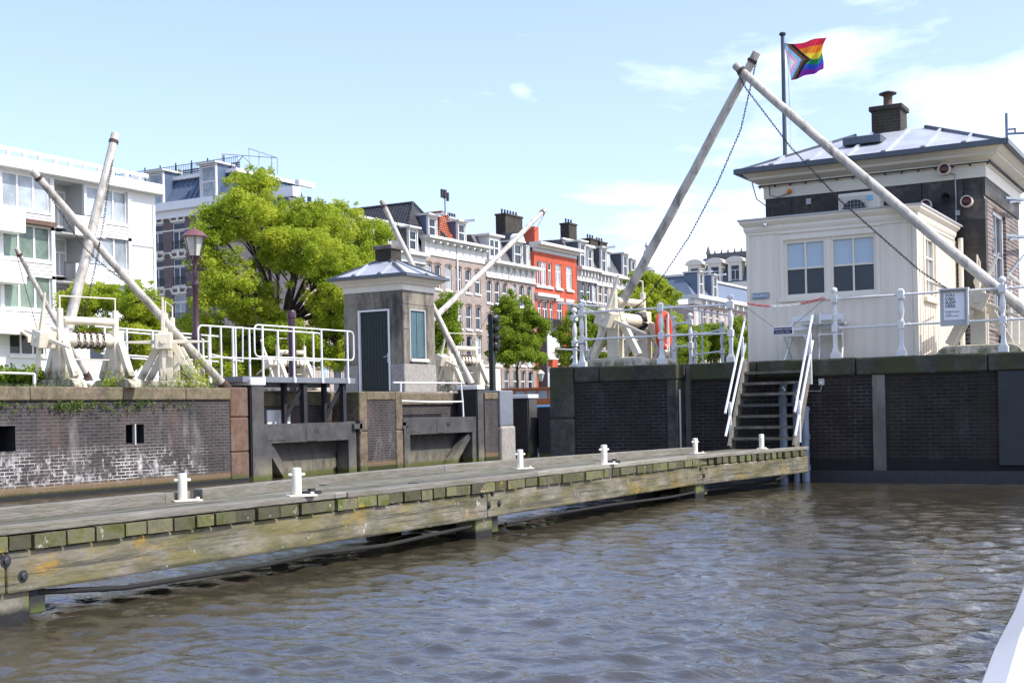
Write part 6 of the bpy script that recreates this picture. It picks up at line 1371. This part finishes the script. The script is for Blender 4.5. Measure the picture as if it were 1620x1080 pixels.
# -- row of pale houses with corner, at the right end
yK = ox(1097, 466, XH).y; yL = yK+42; z6 = ox(1097, 466, XH).z-G0
t = house_root('corner_house', 'pale grey-brick corner house with slate mansard and tall white hoist dormers, left of the annex', 'house', XH, yK, G0)
W_ = yL-yK; cc = [1.5+2.35*k for k in range(17)]
facade(t, W_, 0, z6-1.2, grid(cc, [1.6, 5.2, z6-4.0], 1.3, 2.5), HB['pink'], seed=8, depth=14)
MB().box(-.4, W_, -.3, .3, z6-1.2, z6-.5).box(-.6, W_+.3, -1.0, .4, z6-.499, z6).box(-.6, -.001, .401, 14, z6-.499, z6).build('cornice', K['trim'], t)
q = MB()
for x in cc: 
    if x < 30: q.box(x-.9+2.0, x-.9+2.25, -.75, -.301, z6-1.3, z6-.5)
q.build('bracket', K['trim'], t)
MB().quad((0, .1, z6), (W_, .1, z6), (W_, 2.2, z6+2.7), (1.8, 2.2, z6+2.7)).quad((0, .1, z6), (1.8, 2.2, z6+2.7), (1.8, 12, z6+2.7), (0, 14, z6)).quad((1.8, 2.2, z6+2.7), (W_, 2.2, z6+2.7), (W_, 12, z6+2.7), (1.8, 12, z6+2.7)).build('mansard_roof', K['hotelslate'], t)
MB().box(1.6, W_, 1.9, 2.4, z6+2.7, z6+3.0).box(1.6, 2.0, 2.401, 12, z6+2.7, z6+3.0).build('roof_gutter', K['trim'], t)
for px in (1107, 1129): dormer(t, ys(px)-yK, z6+.1, 1.5, 3.0, -.2, side=K['hotelslate'])
for z_ in (1, 4.6, 8.2):
    for y_ in (3, 7, 11): add_window(t, -.05, z_, 1.3, 2.4, False, 'cross', y=y_, rz=R(-90))
q = MB().lathe((-1.0, 6, z6+3.4), [(.8, 0), (.9, .5), (.4, .8), (.35, 1.4), (.6, 1.9), (.5, 2.6), (.2, 3.0), (.35, 3.4), (.1, 3.9)], 10).box(-2.2, .5, 4.5, 7.5, z6, z6+3.39); q.build('roof_ornament', K['grey'], t, smooth=40)
# -- grand building behind
YG2 = 235.; ga = oy(1072, 460, YG2); gb = oy(1098, 402, YG2); gc = oy(1200, 443, YG2+0); gct = oy(1200, 390, YG2).z; zc7 = (oy(1130, 450, YG2).z+oy(1186, 444, YG2).z)/2
t = thing('grand_hotel', 'grand dark brick building with blue-grey mansard and arched stone dormers behind the annex', 'building', (oy(1088, 460, YG2).x, YG2, G0), None, 0, local=True)
W_ = 46; zz = zc7-G0; rt = gct-G0; gx = oy(1088, 460, YG2).x
sc7 = YG2/2050/.866*1.02
def c7(px): return oy(px, 440, YG2).x-gx
wx7 = [c7(p) for p in (1099, 1131, 1163, 1195)]
facade(t, W_, 0, zz-1.2, grid(wx7, [2, zz-10.5, zz-5.8], 2.0, 3.6), HB['dark'], arch=False, seed=9, depth=20, style='tee')
q = MB()
for x in wx7:
    for z_ in (zz-10.5, zz-5.8): q.box(x-1.4, x-1.02, -.1, -.001, z_-.3, z_+4.0).box(x+1.02, x+1.4, -.1, -.001, z_-.3, z_+4.0).box(x-1.5, x+1.5, -.14, -.001, z_+3.62, z_+4.3)
q.build('window_surround', K['cream'], t)
MB().box(-.6, W_, -1.0, .4, zz-1.2, zz).build('cornice', K['cream'], t)
MB().quad((0, 0, zz), (W_, 0, zz), (W_, 3.6, rt-1.0), (2.0, 3.6, rt-1.0)).quad((0, 0, zz), (2.0, 3.6, rt-1.0), (3, 18, rt-1.0), (0, 20, zz)).quad((3, 3.6, rt-1), (W_, 3.6, rt-1), (W_, 18, rt-1), (3, 18, rt-1)).build('mansard_roof', K['hotelslate'], t)
q = MB().box(2.8, W_, 3.2, 4.0, rt-1.4, rt-.2)
for k in range(30): x = 3+k*1.35; q.lathe((x, 3.6, rt-.2), [(.22, 0), (.18, .3), (.05, .8)], 5)
for k in (0, 7, 14): q.lathe((3+k*1.35, 3.6, rt-.2), [(.5, 0), (.4, .5), (.1, 1.5)], 6)
q.build('roof_cresting', K['slate'], t)
for x in wx7:
    q = MB().box(x-1.35, x-.85, -.1, .6, zz+.3, zz+3.9).box(x+.85, x+1.35, -.1, .6, zz+.3, zz+3.9).box(x-.85, x+.85, -.1, .6, zz+3.3, zz+3.9).prism([(x+1.9*math.cos(a), -.3, zz+3.91+1.1*math.sin(a)) for a in np.linspace(0, math.pi, 9)], (0, 2.5, 0)).box(x-1.34, x-1.2, .601, 3.4, zz+.3, zz+3.9).box(x+1.2, x+1.34, .601, 3.4, zz+.3, zz+3.9)
    d_ = q.build('dormer', K['cream'], t); add_window(d_, x, zz+.5, 1.7, 2.8, False, 'tee', y=0, sill=False)
MB().box(c7(1146)-.9, c7(1146)+1.6, 2.2, 2.6, rt-4.6, rt-2.6).build('roof_panel', K['slate'], t)

# ================================================================= WHITE FLATS (left)
XF = -59.; yf0 = ox(-60, 400, XF).y; yf1 = ox(247, 400, XF).y; zt0 = ox(150, 300, XF).z
zfa = ox(0, 262, XF).z  # top of fascia
t = thing('white_flats', 'white post-war block of flats with picture windows, recessed balconies and roof railing', 'building', (XF, yf0, G0), None, R(90), local=True)
Wf = yf1-yf0; fx = lambda px: ox(px, 400, XF).y-yf0; fz = lambda px, py: ox(px, py, XF).z-G0
zr_ = fz(0, 248); fl = [fz(20, 328), fz(20, 407), fz(20, 487)]  # window sills of three storeys
hw = fz(20, 272)-fl[0]; st = (fl[0]-fl[2])/2
fl = [fl[0], fl[0]-st, fl[0]-2*st, fl[0]-3*st]
colsA = (fx(-55)+fx(-10))/2; A0, A1 = fx(5), fx(81); B0, B1 = fx(139), fx(203); R0, R1 = fx(88), fx(135)
holes = []
for z_ in fl[:3]: holes += [(A0, A1, z_, z_+hw), (B0, B1, z_, z_+hw), (R0, R1, z_-1.0, z_+hw+.05), (fx(-55), fx(-12), z_, z_+hw)]
holes += [(A0+.3, A1-.5, fl[3]+.2, fl[3]+hw), (B0, B1, fl[3], fl[3]+hw)]
b = MB()
panel(b, lambda u, d, z: (u, d, z), 0, Wf, -.2, zr_, [h for h in holes if not (abs(h[0]-R0) < .01)], .18) if 0 else panel(b, lambda u, d, z: (u, d, z), 0, Wf, -.2, zr_, holes, .18)
b.quad((Wf, 0, 0), (Wf, 12, 0), (Wf, 12, zr_), (Wf, 0, zr_)).quad((0, 0, zr_), (Wf, 0, zr_), (Wf, 12, zr_), (0, 12, zr_)).quad((0, 0, 0), (0, 12, 0), (0, 12, zr_), (0, 0, zr_)); b.build('wall', K['whiteclad'], t)
g = random.Random(5)
for k, z_ in enumerate(fl[:3]):
    cu = (1, 0, 2)[k]
    for (x0_, x1_, nn_) in ((A0, A1, 3), (B0, B1, 3), (fx(-55), fx(-12), 2)): add_window(t, (x0_+x1_)/2, z_, x1_-x0_, hw, False, 'wide%d' % nn_, curtain=(1, 2, 2)[k] if x0_ == A0 else 1)
    # recessed balcony: back wall, side walls, door, window, parapet
    q = MB().box(R0-.1, R1+.1, 1.5, 1.6, z_-1.0, z_+hw+.06).box(R0-.1, R0-.001, .19, 1.5, z_-1.0, z_+hw+.06).box(R1+.001, R1+.1, .19, 1.5, z_-1.0, z_+hw+.06).box(R0, R1, .19, 1.5, z_+hw+.051, z_+hw+.12).box(R0, R1, -.0, 1.5, z_-1.1, z_-1.001)
    r_ = q.build('balcony_recess', K['grey'], t)
    add_window(r_, R0+(R1-R0)*.30, z_-.75, 1.0, hw+.5, False, 'tee', y=1.38, sill=False, curtain=0); add_window(r_, R0+(R1-R0)*.72, z_-.9, 1.0, hw+.6, False, 'tee', y=1.38, sill=False)
    q = MB().box(R0+(R1-R0)*.36, R1+.9, -.75, -.60, z_-1.15, z_-.02).box(R0+(R1-R0)*.36, R0+(R1-R0)*.40, -.599, -.001, z_-1.15, z_-.02).box(R0+.0, R1+.9, -.6, -.001, z_-1.15, z_-1.05).box(R1+.75, R1+.9, -.599, -.001, z_-1.15, z_-.02)
    pr_ = q.build('balcony', K['whiteclad'], t); q = MB().box(R0, R0+(R1-R0)*.36, -.72, -.68, z_-.06, z_-.02)
    for j in range(10): x = R0+(R1-R0)*.36*j/10; q.box(x, x+.03, -.71, -.69, z_-1.1, z_-.05)
    q.box(R0+(R1-R0)*.4, R1+.8, -.70, -.66, z_+.02, z_+.06); q.build('balcony_rail', K['iron'], pr_)
    # left-hand balcony box of the next flat
    q = MB().box(fx(-55), fx(22), -1.0, -.001, z_-1.5, z_-.35); q.build('balcony', K['whiteclad'], t)
    q = MB()
    for xx in (A0-.15, A1+.1, B1+.1): q.box(xx-.12, xx+.12, -.08, -.001, z_-1.0, z_+hw)
    for j in range(4): q.box(A0-.3, A1+.2, -.05, -.001, z_-.95+j*.2, z_-.80+j*.2)
    for j in range(4): q.box(B0-.3, B1+.2, -.05, -.001, z_-.95+j*.2, z_-.80+j*.2)
    q.build('weatherboard', K['whiteclad'], t)
for px in (207, 218, 230, 242): 
    MB().box(fx(px), fx(px)+.06, -.05, -.001, 1.0, zr_-1.2).build('cladding_batten', K['grey'], t) if px in (207, 242) else None
q = MB()
for z_ in fl[:3]: q.box(fx(207)+.08, fx(242), -.05, -.001, z_-1.2, z_-1.15)
q.build('cladding_joint', K['grey'], t)
MB().box(-.3, Wf+.3, -.55, .3, zr_-.55, zr_+.05).build('fascia', K['white'], t)
zra = fz(0, 229)+.12; q = MB().box(0, Wf, .5, .7, zra-.2, zra); k = 0
x = .2
while x < Wf: q.box(x, x+.18, .5, .7, zr_+.2, zra-.2); x += (fx(26)-fx(0))
q.box(Wf-.2, Wf, .71, 11, zra-.2, zra); q.build('roof_railing', K['white'], t)
c_ = chimney(t, fx(42), 5, zr_, fx(58)-fx(18), 1.5, fz(36, 232)-zr_, K['chimneybrick'], 4); chimney(t, fx(65), 4, zr_, .3, .3, 1.2, K['iron'], 1)
MB().box(A0-.2, A1, -.5, -.02, fl[1]+hw-.02, fl[1]+hw+.22).build('awning_box', K['redstone'], t)
o = MB().prism([(fx(10), -.05, fz(10, 508)), (fx(10), -1.6, fz(32, 535)), (fx(10), -1.6, fz(32, 537)-.25), (fx(10), -1.55, fz(32, 537)-.25), (fx(10), -1.5, fz(32, 535)-.04), (fx(10), -.05, fz(10, 508)-.08)], (fx(66)-fx(10), 0, 0)).build('awning', K['awning'], t)
add_window(t, (A0+A1)/2-.1, fl[3]+.2, A1-A0-.8, hw-.2, False, 'wide3')
# ================================================================= BROWN CORNER BUILDING WITH BLUE MANSARD
YBb = 88.; xb1 = oy(372, 322, YBb).x; xb0 = xb1-17; gz = lambda px, py: oy(px, py, YBb).z-G0
t = thing('brown_corner_building', 'dark brown brick corner building with blue metal mansard and roof terrace, behind the big tree', 'building', (xb0, YBb, G0), None, 0, local=True)
Wb = xb1-xb0; zcb = gz(300, 325); cx_b = lambda px: oy(px, 400, YBb).x-xb0
zcb = gz(260, 330); flb = [gz(281, 395), gz(281, 452)]; stb = gz(281, 392)-gz(281, 449)
zs_b = [flb[0]-stb*k for k in range(4)]; hb = 2.5
cols_b = [cx_b(249), cx_b(283), cx_b(325), cx_b(366)-.3]+[cx_b(249)-2.6, cx_b(249)-5.2]
wn = [(x, z_, 1.5, hb) for x in cols_b for z_ in zs_b if .5 < x < Wb-.5 and z_ > 0]
facade(t, Wb, 0, zcb-.3, wn, HB['dark'], arch=False, seed=11, depth=26, style='tee', side=False)
Wd = ox(486, 300, -79).y-YBb
b = MB(); wr = [(2+3.0*k, z_) for k in range(8) for z_ in zs_b if z_ > 0]; panel(b, lambda u, d, z: (Wb-d, u, z), 0, Wd, 0, zcb-.3, [(x-.75, x+.75, z_, z_+hb) for x, z_ in wr], .25); b.quad((0, 0, 0), (0, Wd, 0), (0, Wd, zcb), (0, 0, zcb)); b.build('wall', HB['dark'], t)
for x, z_ in wr: add_window(t, Wb, z_, 1.5, hb, False, 'tee', y=x, rz=R(90))
q = MB()
for x, z_, w_, h_ in wn:
    q.box(x-.9, x+.9, -.10, -.001, z_+h_+.02, z_+h_+.22).box(x-.16, x+.16, -.14, -.101, z_+h_+.02, z_+h_+.75)
    for s_ in (-1, 1): q.bar((x+s_*.78, -.08, z_+h_+.2), (x+s_*1.05, -.08, z_+h_+.62), .22, .12)
for z_ in zs_b: q.box(0, Wb, -.03, -.0005, z_-.28, z_-.16).box(0, Wb, -.031, -.0006, z_+1.75, z_+1.87) if z_ > 0 else None
q.build('stone_trim', K['cream'], t)
gd = MB()
for j in range(8): gd.box(-.7+j*.19, -.67+j*.19, -.16, -.13, 0, .75)
gd = gd.box(-.75, .75, -.17, -.12, .74, .79).mesh('guard', K['iron'])
for c_ in [c_ for c_ in t.children if c_.name.startswith('window') and abs(c_.location.y) < .01 and c_.location.x < Wb-.1]: o = bpy.data.objects.new('guard', gd); COL.objects.link(o); o.parent = c_
MB().box(-.2, Wb+.3, -.55, .3, zcb-.3, zcb+.45).box(-.1, Wb+.15, -.2, .2, zcb-1.0, zcb-.301).box(Wb, Wb+.3, .301, Wd, zcb-.3, zcb+.45).build('cornice', K['white'], t)
zmt = gz(358, 268); a0, a1 = Wb+.0, cx_b(358)
MB().quad((0, .1, zcb+.45), (Wb, .1, zcb+.45), (a1, 1.6, zmt), (0, 1.6, zmt)).quad((Wb, .1, zcb+.45), (Wb, Wd, zcb+.45), (a1, Wd, zmt), (a1, 1.6, zmt)).quad((0, 1.6, zmt), (a1, 1.6, zmt), (a1, Wd, zmt), (0, Wd, zmt)).build('mansard_roof', K['mansard'], t)
q = MB(); x = .3
while x < Wb: q.bar((x, .08, zcb+.5), (min(x, a1), 1.57, zmt), .05, .06); x += .62
y = .8
while y < Wd: q.bar((Wb+.02, y, zcb+.5), (a1+.03, y, zmt), .05, .06); y += .62
q.build('standing_seam', K['mansard'], t)
MB().box(-.1, a1+.3, 1.2, 1.7, zmt+.001, zmt+.35).box(a1-.1, a1+.3, 1.701, Wd, zmt+.001, zmt+.35).build('roof_gutter', K['white'], t)
for px in (249, 332): dormer(t, cx_b(px), zcb+.4, 1.7, 3.1, -.1, beam=False, side=K['mansard'], curtain=1)
q = MB().box(0, a1, 1.8, 1.84, zmt+1.45, zmt+1.5); x = .1
while x < a1: q.box(x, x+.03, 1.8, 1.83, zmt+.3, zmt+1.45); x += .22
x = .1
while x < a1: q.box(x, x+.09, 1.77, 1.86, zmt+.3, zmt+1.75); x += 2.0
q.build('terrace_rail', K['iron'], t)
q = MB()
for x0_ in (cx_b(262), cx_b(278), cx_b(318), cx_b(332)): 
    for j in range(4): q.box(x0_, x0_+1.6, 2.4, 2.5, zmt+.4+j*.2, zmt+.52+j*.2)
q.build('terrace_furniture', K['tar'], t)
# glass pavilion frame on the roof
q = MB(); fr0, fr1 = cx_b(352), cx_b(352)+4.5
A_ = oy(352, 262, YBb+3); B_ = oy(352, 244, YBb+3); P_ = oy(394, 235, YBb+6); C_ = oy(439, 250, YBb+4); D_ = oy(439, 275, YBb+4)
def lc(v): return (v.x-xb0, v.y-YBb, v.z-G0)
for a_, b2 in ((A_, B_), (B_, P_), (P_, C_), (C_, D_), (B_, C_), (oy(394, 235, YBb+6), oy(395, 262, YBb+6)), (oy(410, 240, YBb+5), oy(410, 262, YBb+5)), (oy(372, 262, YBb+4), oy(384, 247, YBb+4)), (oy(384, 247, YBb+4), oy(400, 262, YBb+4)), (oy(430, 248, YBb+4), oy(430, 270, YBb+4))): q.bar(lc(a_), lc(b2), .07, .07)
q.build('roof_pavilion', K['grey'], t)
p = oy(478, 289, YBb+8); MB().box(cx_b(372), oy(488, 292, YBb+8).x-xb0, 7.9, 8.3, oy(478, 293, YBb+8).z-G0-.25, oy(478, 289, YBb+8).z-G0).build('hoist_beam', K['white'], t) if 0 else None
# pale side house between the corner building and the terrace
t = house_root('canal_house', 'pale house mostly hidden behind the crown of the big tree', 'house', XH, ys(478), G0, GH)
W_ = yA-ys(478)-.02; zq = ox(500, 350, XH).z-G0
facade(t, W_, 0, zq, grid([1.6+2.6*k for k in range(int(W_/2.6))], [.6, 3.9, 7.2, 10.4], 1.25, 2.2), HB['pink'], seed=15)
MB().box(-.1, W_+.1, -.6, .4, zq, zq+.5).build('cornice', K['white'], t); MB().prism([(0, .3, zq+.5), (0, 1.3, zq+1.8), (0, 9, zq+2.0), (0, 9, zq+.5)], (W_, 0, 0)).build('roof', K['slate'], t)
p = ox(470, 297, XH); q_ = ox(488, 291, XH); MB().box(p.y-ys(478)-.5, q_.y-ys(478), -.6, -.2, p.z-G0+.1, p.z-G0+.5).build('hoist_beam', K['white'], t)
p = ox(506, 315, XH+0); q_ = ox(535, 335, XH)
MB().box(W_*.45, W_, 1.4, 6, zq+2.0, zq+2.8).build('roof_terrace', K['white'], t)

# ================================================================= TREES
def tree(lab, base, lobes, nleaf, M, leaf=.09, trunk_r=.25, grp=None, seed=1, clump=.42, nclump=None, name='elm_tree', trunk_to=None, per=90):
    """lobes: (dx, dy, z, rx, rz): crown masses round the trunk; limbs reach every lobe, leaf clumps fill a shell of each"""
    g = np.random.default_rng(seed); x, y, z = base; t_ = thing(name, lab, 'tree', base, grp)
    zs0 = min(l[2]-l[4]*.7 for l in lobes); fork = Vector((x, y, z+(zs0-z)*.75 if trunk_to is None else trunk_to))
    br = MB(); br.tube([Vector(base)-Vector((0, 0, .3)), Vector(base)+(fork-Vector(base))*.1, Vector(base)+(fork-Vector(base))*.55+Vector((.04, .05, 0)), fork], [trunk_r*1.35, trunk_r*1.05, trunk_r*.9, trunk_r*.8], 10)
    C_ = []
    vol = sum(l[3]**2*l[4] for l in lobes)
    for (dx, dy, lz, rx, rz_) in lobes:
        c_ = Vector((x+dx, y+dy, lz)); mid = fork.lerp(c_, .5)+Vector((g.normal()*.12, g.normal()*.12, .22*(c_-fork).length*.3))
        r0 = trunk_r*(.20+.20*min(1, rx/2)); br.tube([fork-Vector((0, 0, .12)), fork.lerp(mid, .5)+Vector((g.normal()*.05, g.normal()*.05, .03)), mid, c_], [r0, r0*.8, r0*.6, r0*.25], 7)
        n_ = max(6, int((nclump or 120)*rx**2*rz_/vol))
        for k in range(n_):
            d_ = g.normal(size=3); d_ /= np.linalg.norm(d_); r_ = g.uniform(.25, 1.0)**.5
            if d_[2] < -.3: d_[2] *= .7
            p_ = Vector((c_.x+d_[0]*rx*r_, c_.y+d_[1]*rx*r_, c_.z+d_[2]*rz_*r_)); C_.append((p_, clump*g.uniform(.6, 1.25)))
            if k % 2 == 0: st_ = mid.lerp(c_, g.uniform(0, 1)); br.tube([st_, st_.lerp(p_, .55)+Vector((0, 0, .06)), p_], [r0*.28, r0*.16, .008], 4)
    for k in range(int(len(C_)*.22)):
        l_ = lobes[int(g.integers(len(lobes)))]; d_ = g.normal(size=3); d_ /= np.linalg.norm(d_); f_ = g.uniform(1.0, 1.28)
        C_.append((Vector((x+l_[0]+d_[0]*l_[3]*f_, y+l_[1]+d_[1]*l_[3]*f_, l_[2]+abs(d_[2])*l_[4]*f_*(1 if d_[2] > -.4 else -1))), clump*g.uniform(.35, .75)))
    br.build('trunk', K['bark'], t_, smooth=60)
    n = len(C_); per_ = max(20, int(nleaf/n)); cen = np.array([c_[0] for c_ in C_]); rad = np.array([c_[1] for c_ in C_])
    idx = np.repeat(np.arange(n), (per_*(rad/rad.mean())**2).astype(int)+8); d_ = g.normal(size=(len(idx), 3)); d_ /= np.linalg.norm(d_, axis=1)[:, None]
    rr_ = g.uniform(0, 1, (len(idx), 1))**.45; P = cen[idx]+d_*rr_*rad[idx][:, None]*np.array([1.1, 1.1, .85])
    P[:, 2] -= .12*rad[idx]*rr_[:, 0]
    a_ = g.normal(size=P.shape)*np.array([1, 1, .7]); a_ /= np.linalg.norm(a_, axis=1)[:, None]; b2 = np.cross(a_, g.normal(size=P.shape)); b2 /= np.linalg.norm(b2, axis=1)[:, None]
    s_ = leaf*g.uniform(.55, 1.3, (len(P), 1)); fold = g.normal(size=P.shape)*leaf*.15
    V = np.stack([P-a_*s_, P+b2*s_*.5+fold, P+a_*s_, P-b2*s_*.5+fold], 1).reshape(-1, 3)-np.array(base); nq = len(P)
    me = bpy.data.meshes.new('crown'); me.vertices.add(len(V)); me.vertices.foreach_set('co', V.ravel().astype(np.float32)); me.loops.add(nq*4); me.loops.foreach_set('vertex_index', np.arange(nq*4)); me.polygons.add(nq)
    me.polygons.foreach_set('loop_start', np.arange(0, nq*4, 4)); me.polygons.foreach_set('loop_total', np.full(nq, 4)); me.update(calc_edges=True); me.materials.append(M)
    o = bpy.data.objects.new('crown', me); COL.objects.link(o); o.parent = t_
    return t_
def lobes_px(X, cy, lst, base_y):
    """crown masses from picture outlines on the plane x = X: (px, py, radius px x, radius px z, offset in x)"""
    L_ = []
    for px, py, rx, rz_, off in lst:
        c_ = ox(px, py, X); D = (-c_.x*math.sin(YAW)+c_.y*math.cos(YAW)); s_ = D/F; L_.append((off, c_.y-base_y, c_.z, rx*s_, rz_*s_))
    return L_
XT = -30.; pb_ = ox(447, 600, XT)
lob = lobes_px(XT, 0, [(400, 292, 44, 26, 0), (345, 345, 48, 42, 1), (440, 345, 60, 45, -1), (505, 370, 55, 42, 0), (320, 400, 36, 42, .5), (400, 405, 60, 45, 2), (480, 430, 55, 45, 1.5), (560, 390, 48, 38, -.5), (580, 440, 40, 40, 0), (335, 460, 38, 40, 1), (400, 490, 50, 45, 0), (500, 500, 50, 45, 1), (560, 500, 42, 45, .5), (445, 555, 60, 40, -1.5), (350, 530, 42, 42, -1), (520, 555, 45, 30, -1), (310, 450, 30, 60, .5), (370, 560, 45, 30, -1), (605, 470, 26, 40, -.5), (610, 400, 22, 30, -.5), (320, 360, 30, 30, .5), (405, 455, 42, 36, -1.6), (470, 400, 40, 36, -1), (575, 560, 44, 34, -.5), (480, 575, 50, 22, -2.5), (350, 585, 40, 20, 0), (450, 350, 40, 30, 1), (540, 340, 30, 24, 0), (590, 375, 30, 28, 0), (450, 480, 44, 36, 2.4), (455, 545, 50, 34, 2.2), (400, 540, 40, 30, 1.8), (520, 490, 40, 36, 2.2)], pb_.y)
tree('large spreading bright green tree in the middle left, in front of the brown corner building', (XT, pb_.y, 1.93), lob, 250000, K['leaf'], .052, .30, seed=2, clump=.30, nclump=1300, trunk_to=ox(447, 520, XT).z)
XT = -27.; pb_ = ox(195, 600, XT)
lob = lobes_px(XT, 0, [(150, 470, 38, 28, 0), (200, 480, 42, 30, .3), (225, 515, 34, 30, 0), (140, 510, 30, 28, 0), (185, 535, 45, 32, .2), (215, 565, 34, 25, 0), (120, 480, 24, 22, 0), (240, 490, 22, 18, 0)], pb_.y)
tree('small leafy tree behind the left winches, in front of the white flats', (XT, pb_.y, 1.93), lob, 46000, K['leaf'], .04, .08, seed=3, clump=.20, nclump=240, name='young_tree')
GT = 'street trees before the terrace'
for px, X, l_, lab, n_, sd_ in ((818, -56, [(815, 490, 30, 26, 0), (800, 520, 26, 28, 0), (838, 520, 28, 30, 0), (818, 550, 36, 28, .3), (845, 560, 20, 18, 0), (800, 560, 24, 20, 0)], 'round street tree right of the traffic signal, before the red house', 16000, 21),
        (708, -52, [(705, 490, 14, 24, 0), (706, 530, 18, 26, 0), (700, 570, 16, 22, 0)], 'narrow street tree just right of the stone hut', 8000, 22),
        (925, -56, [(930, 500, 26, 26, 0), (910, 530, 28, 28, 0), (945, 535, 26, 26, 0), (905, 565, 22, 20, 0), (950, 575, 26, 22, 0)], 'street tree behind the railing left of the tall winch', 14000, 23),
        (1030, -48, [(1025, 455, 32, 28, 0), (1050, 480, 28, 28, 0), (1000, 480, 26, 26, 0), (1030, 510, 34, 28, 0), (1065, 520, 24, 26, 0), (1010, 545, 26, 24, 0)], 'tall street tree behind the right side of the tall winch', 20000, 24),
        (1120, -40, [(1100, 540, 26, 22, 0), (1135, 550, 28, 22, 0), (1120, 530, 24, 20, 0), (1165, 530, 18, 30, 0), (1085, 560, 24, 20, 0), (1170, 560, 20, 20, 0)], 'low bushy tree between the tall winch and the stairs', 15000, 25)):
    pb_ = ox(px, 600, X); tree(lab, (X, pb_.y, G0), lobes_px(X, 0, l_, pb_.y), int(n_*2.2), K['leaf2'] if sd_ != 24 else K['leaf'], .115, .12, GT, sd_, clump=.55, nclump=150, name='street_tree', trunk_to=ox(px, 585, X).z)
pb_ = ox(175, 290, -95); tree('tree top showing above the roof railing of the white flats', (-95, pb_.y+8, G0), [(0, -1.5, ox(195, 272, -95).z-1.5, 1.6, 1.8), (0, .6, ox(228, 272, -95).z-1.5, 2.0, 2.6), (0, 3.5, ox(228, 272, -95).z-3, 2.5, 2.5), (0, -4, ox(175, 280, -95).z-1.5, 1.5, 1.5)], 9000, K['leaf2'], .22, .3, seed=31, clump=.8, nclump=60, name='background_tree')
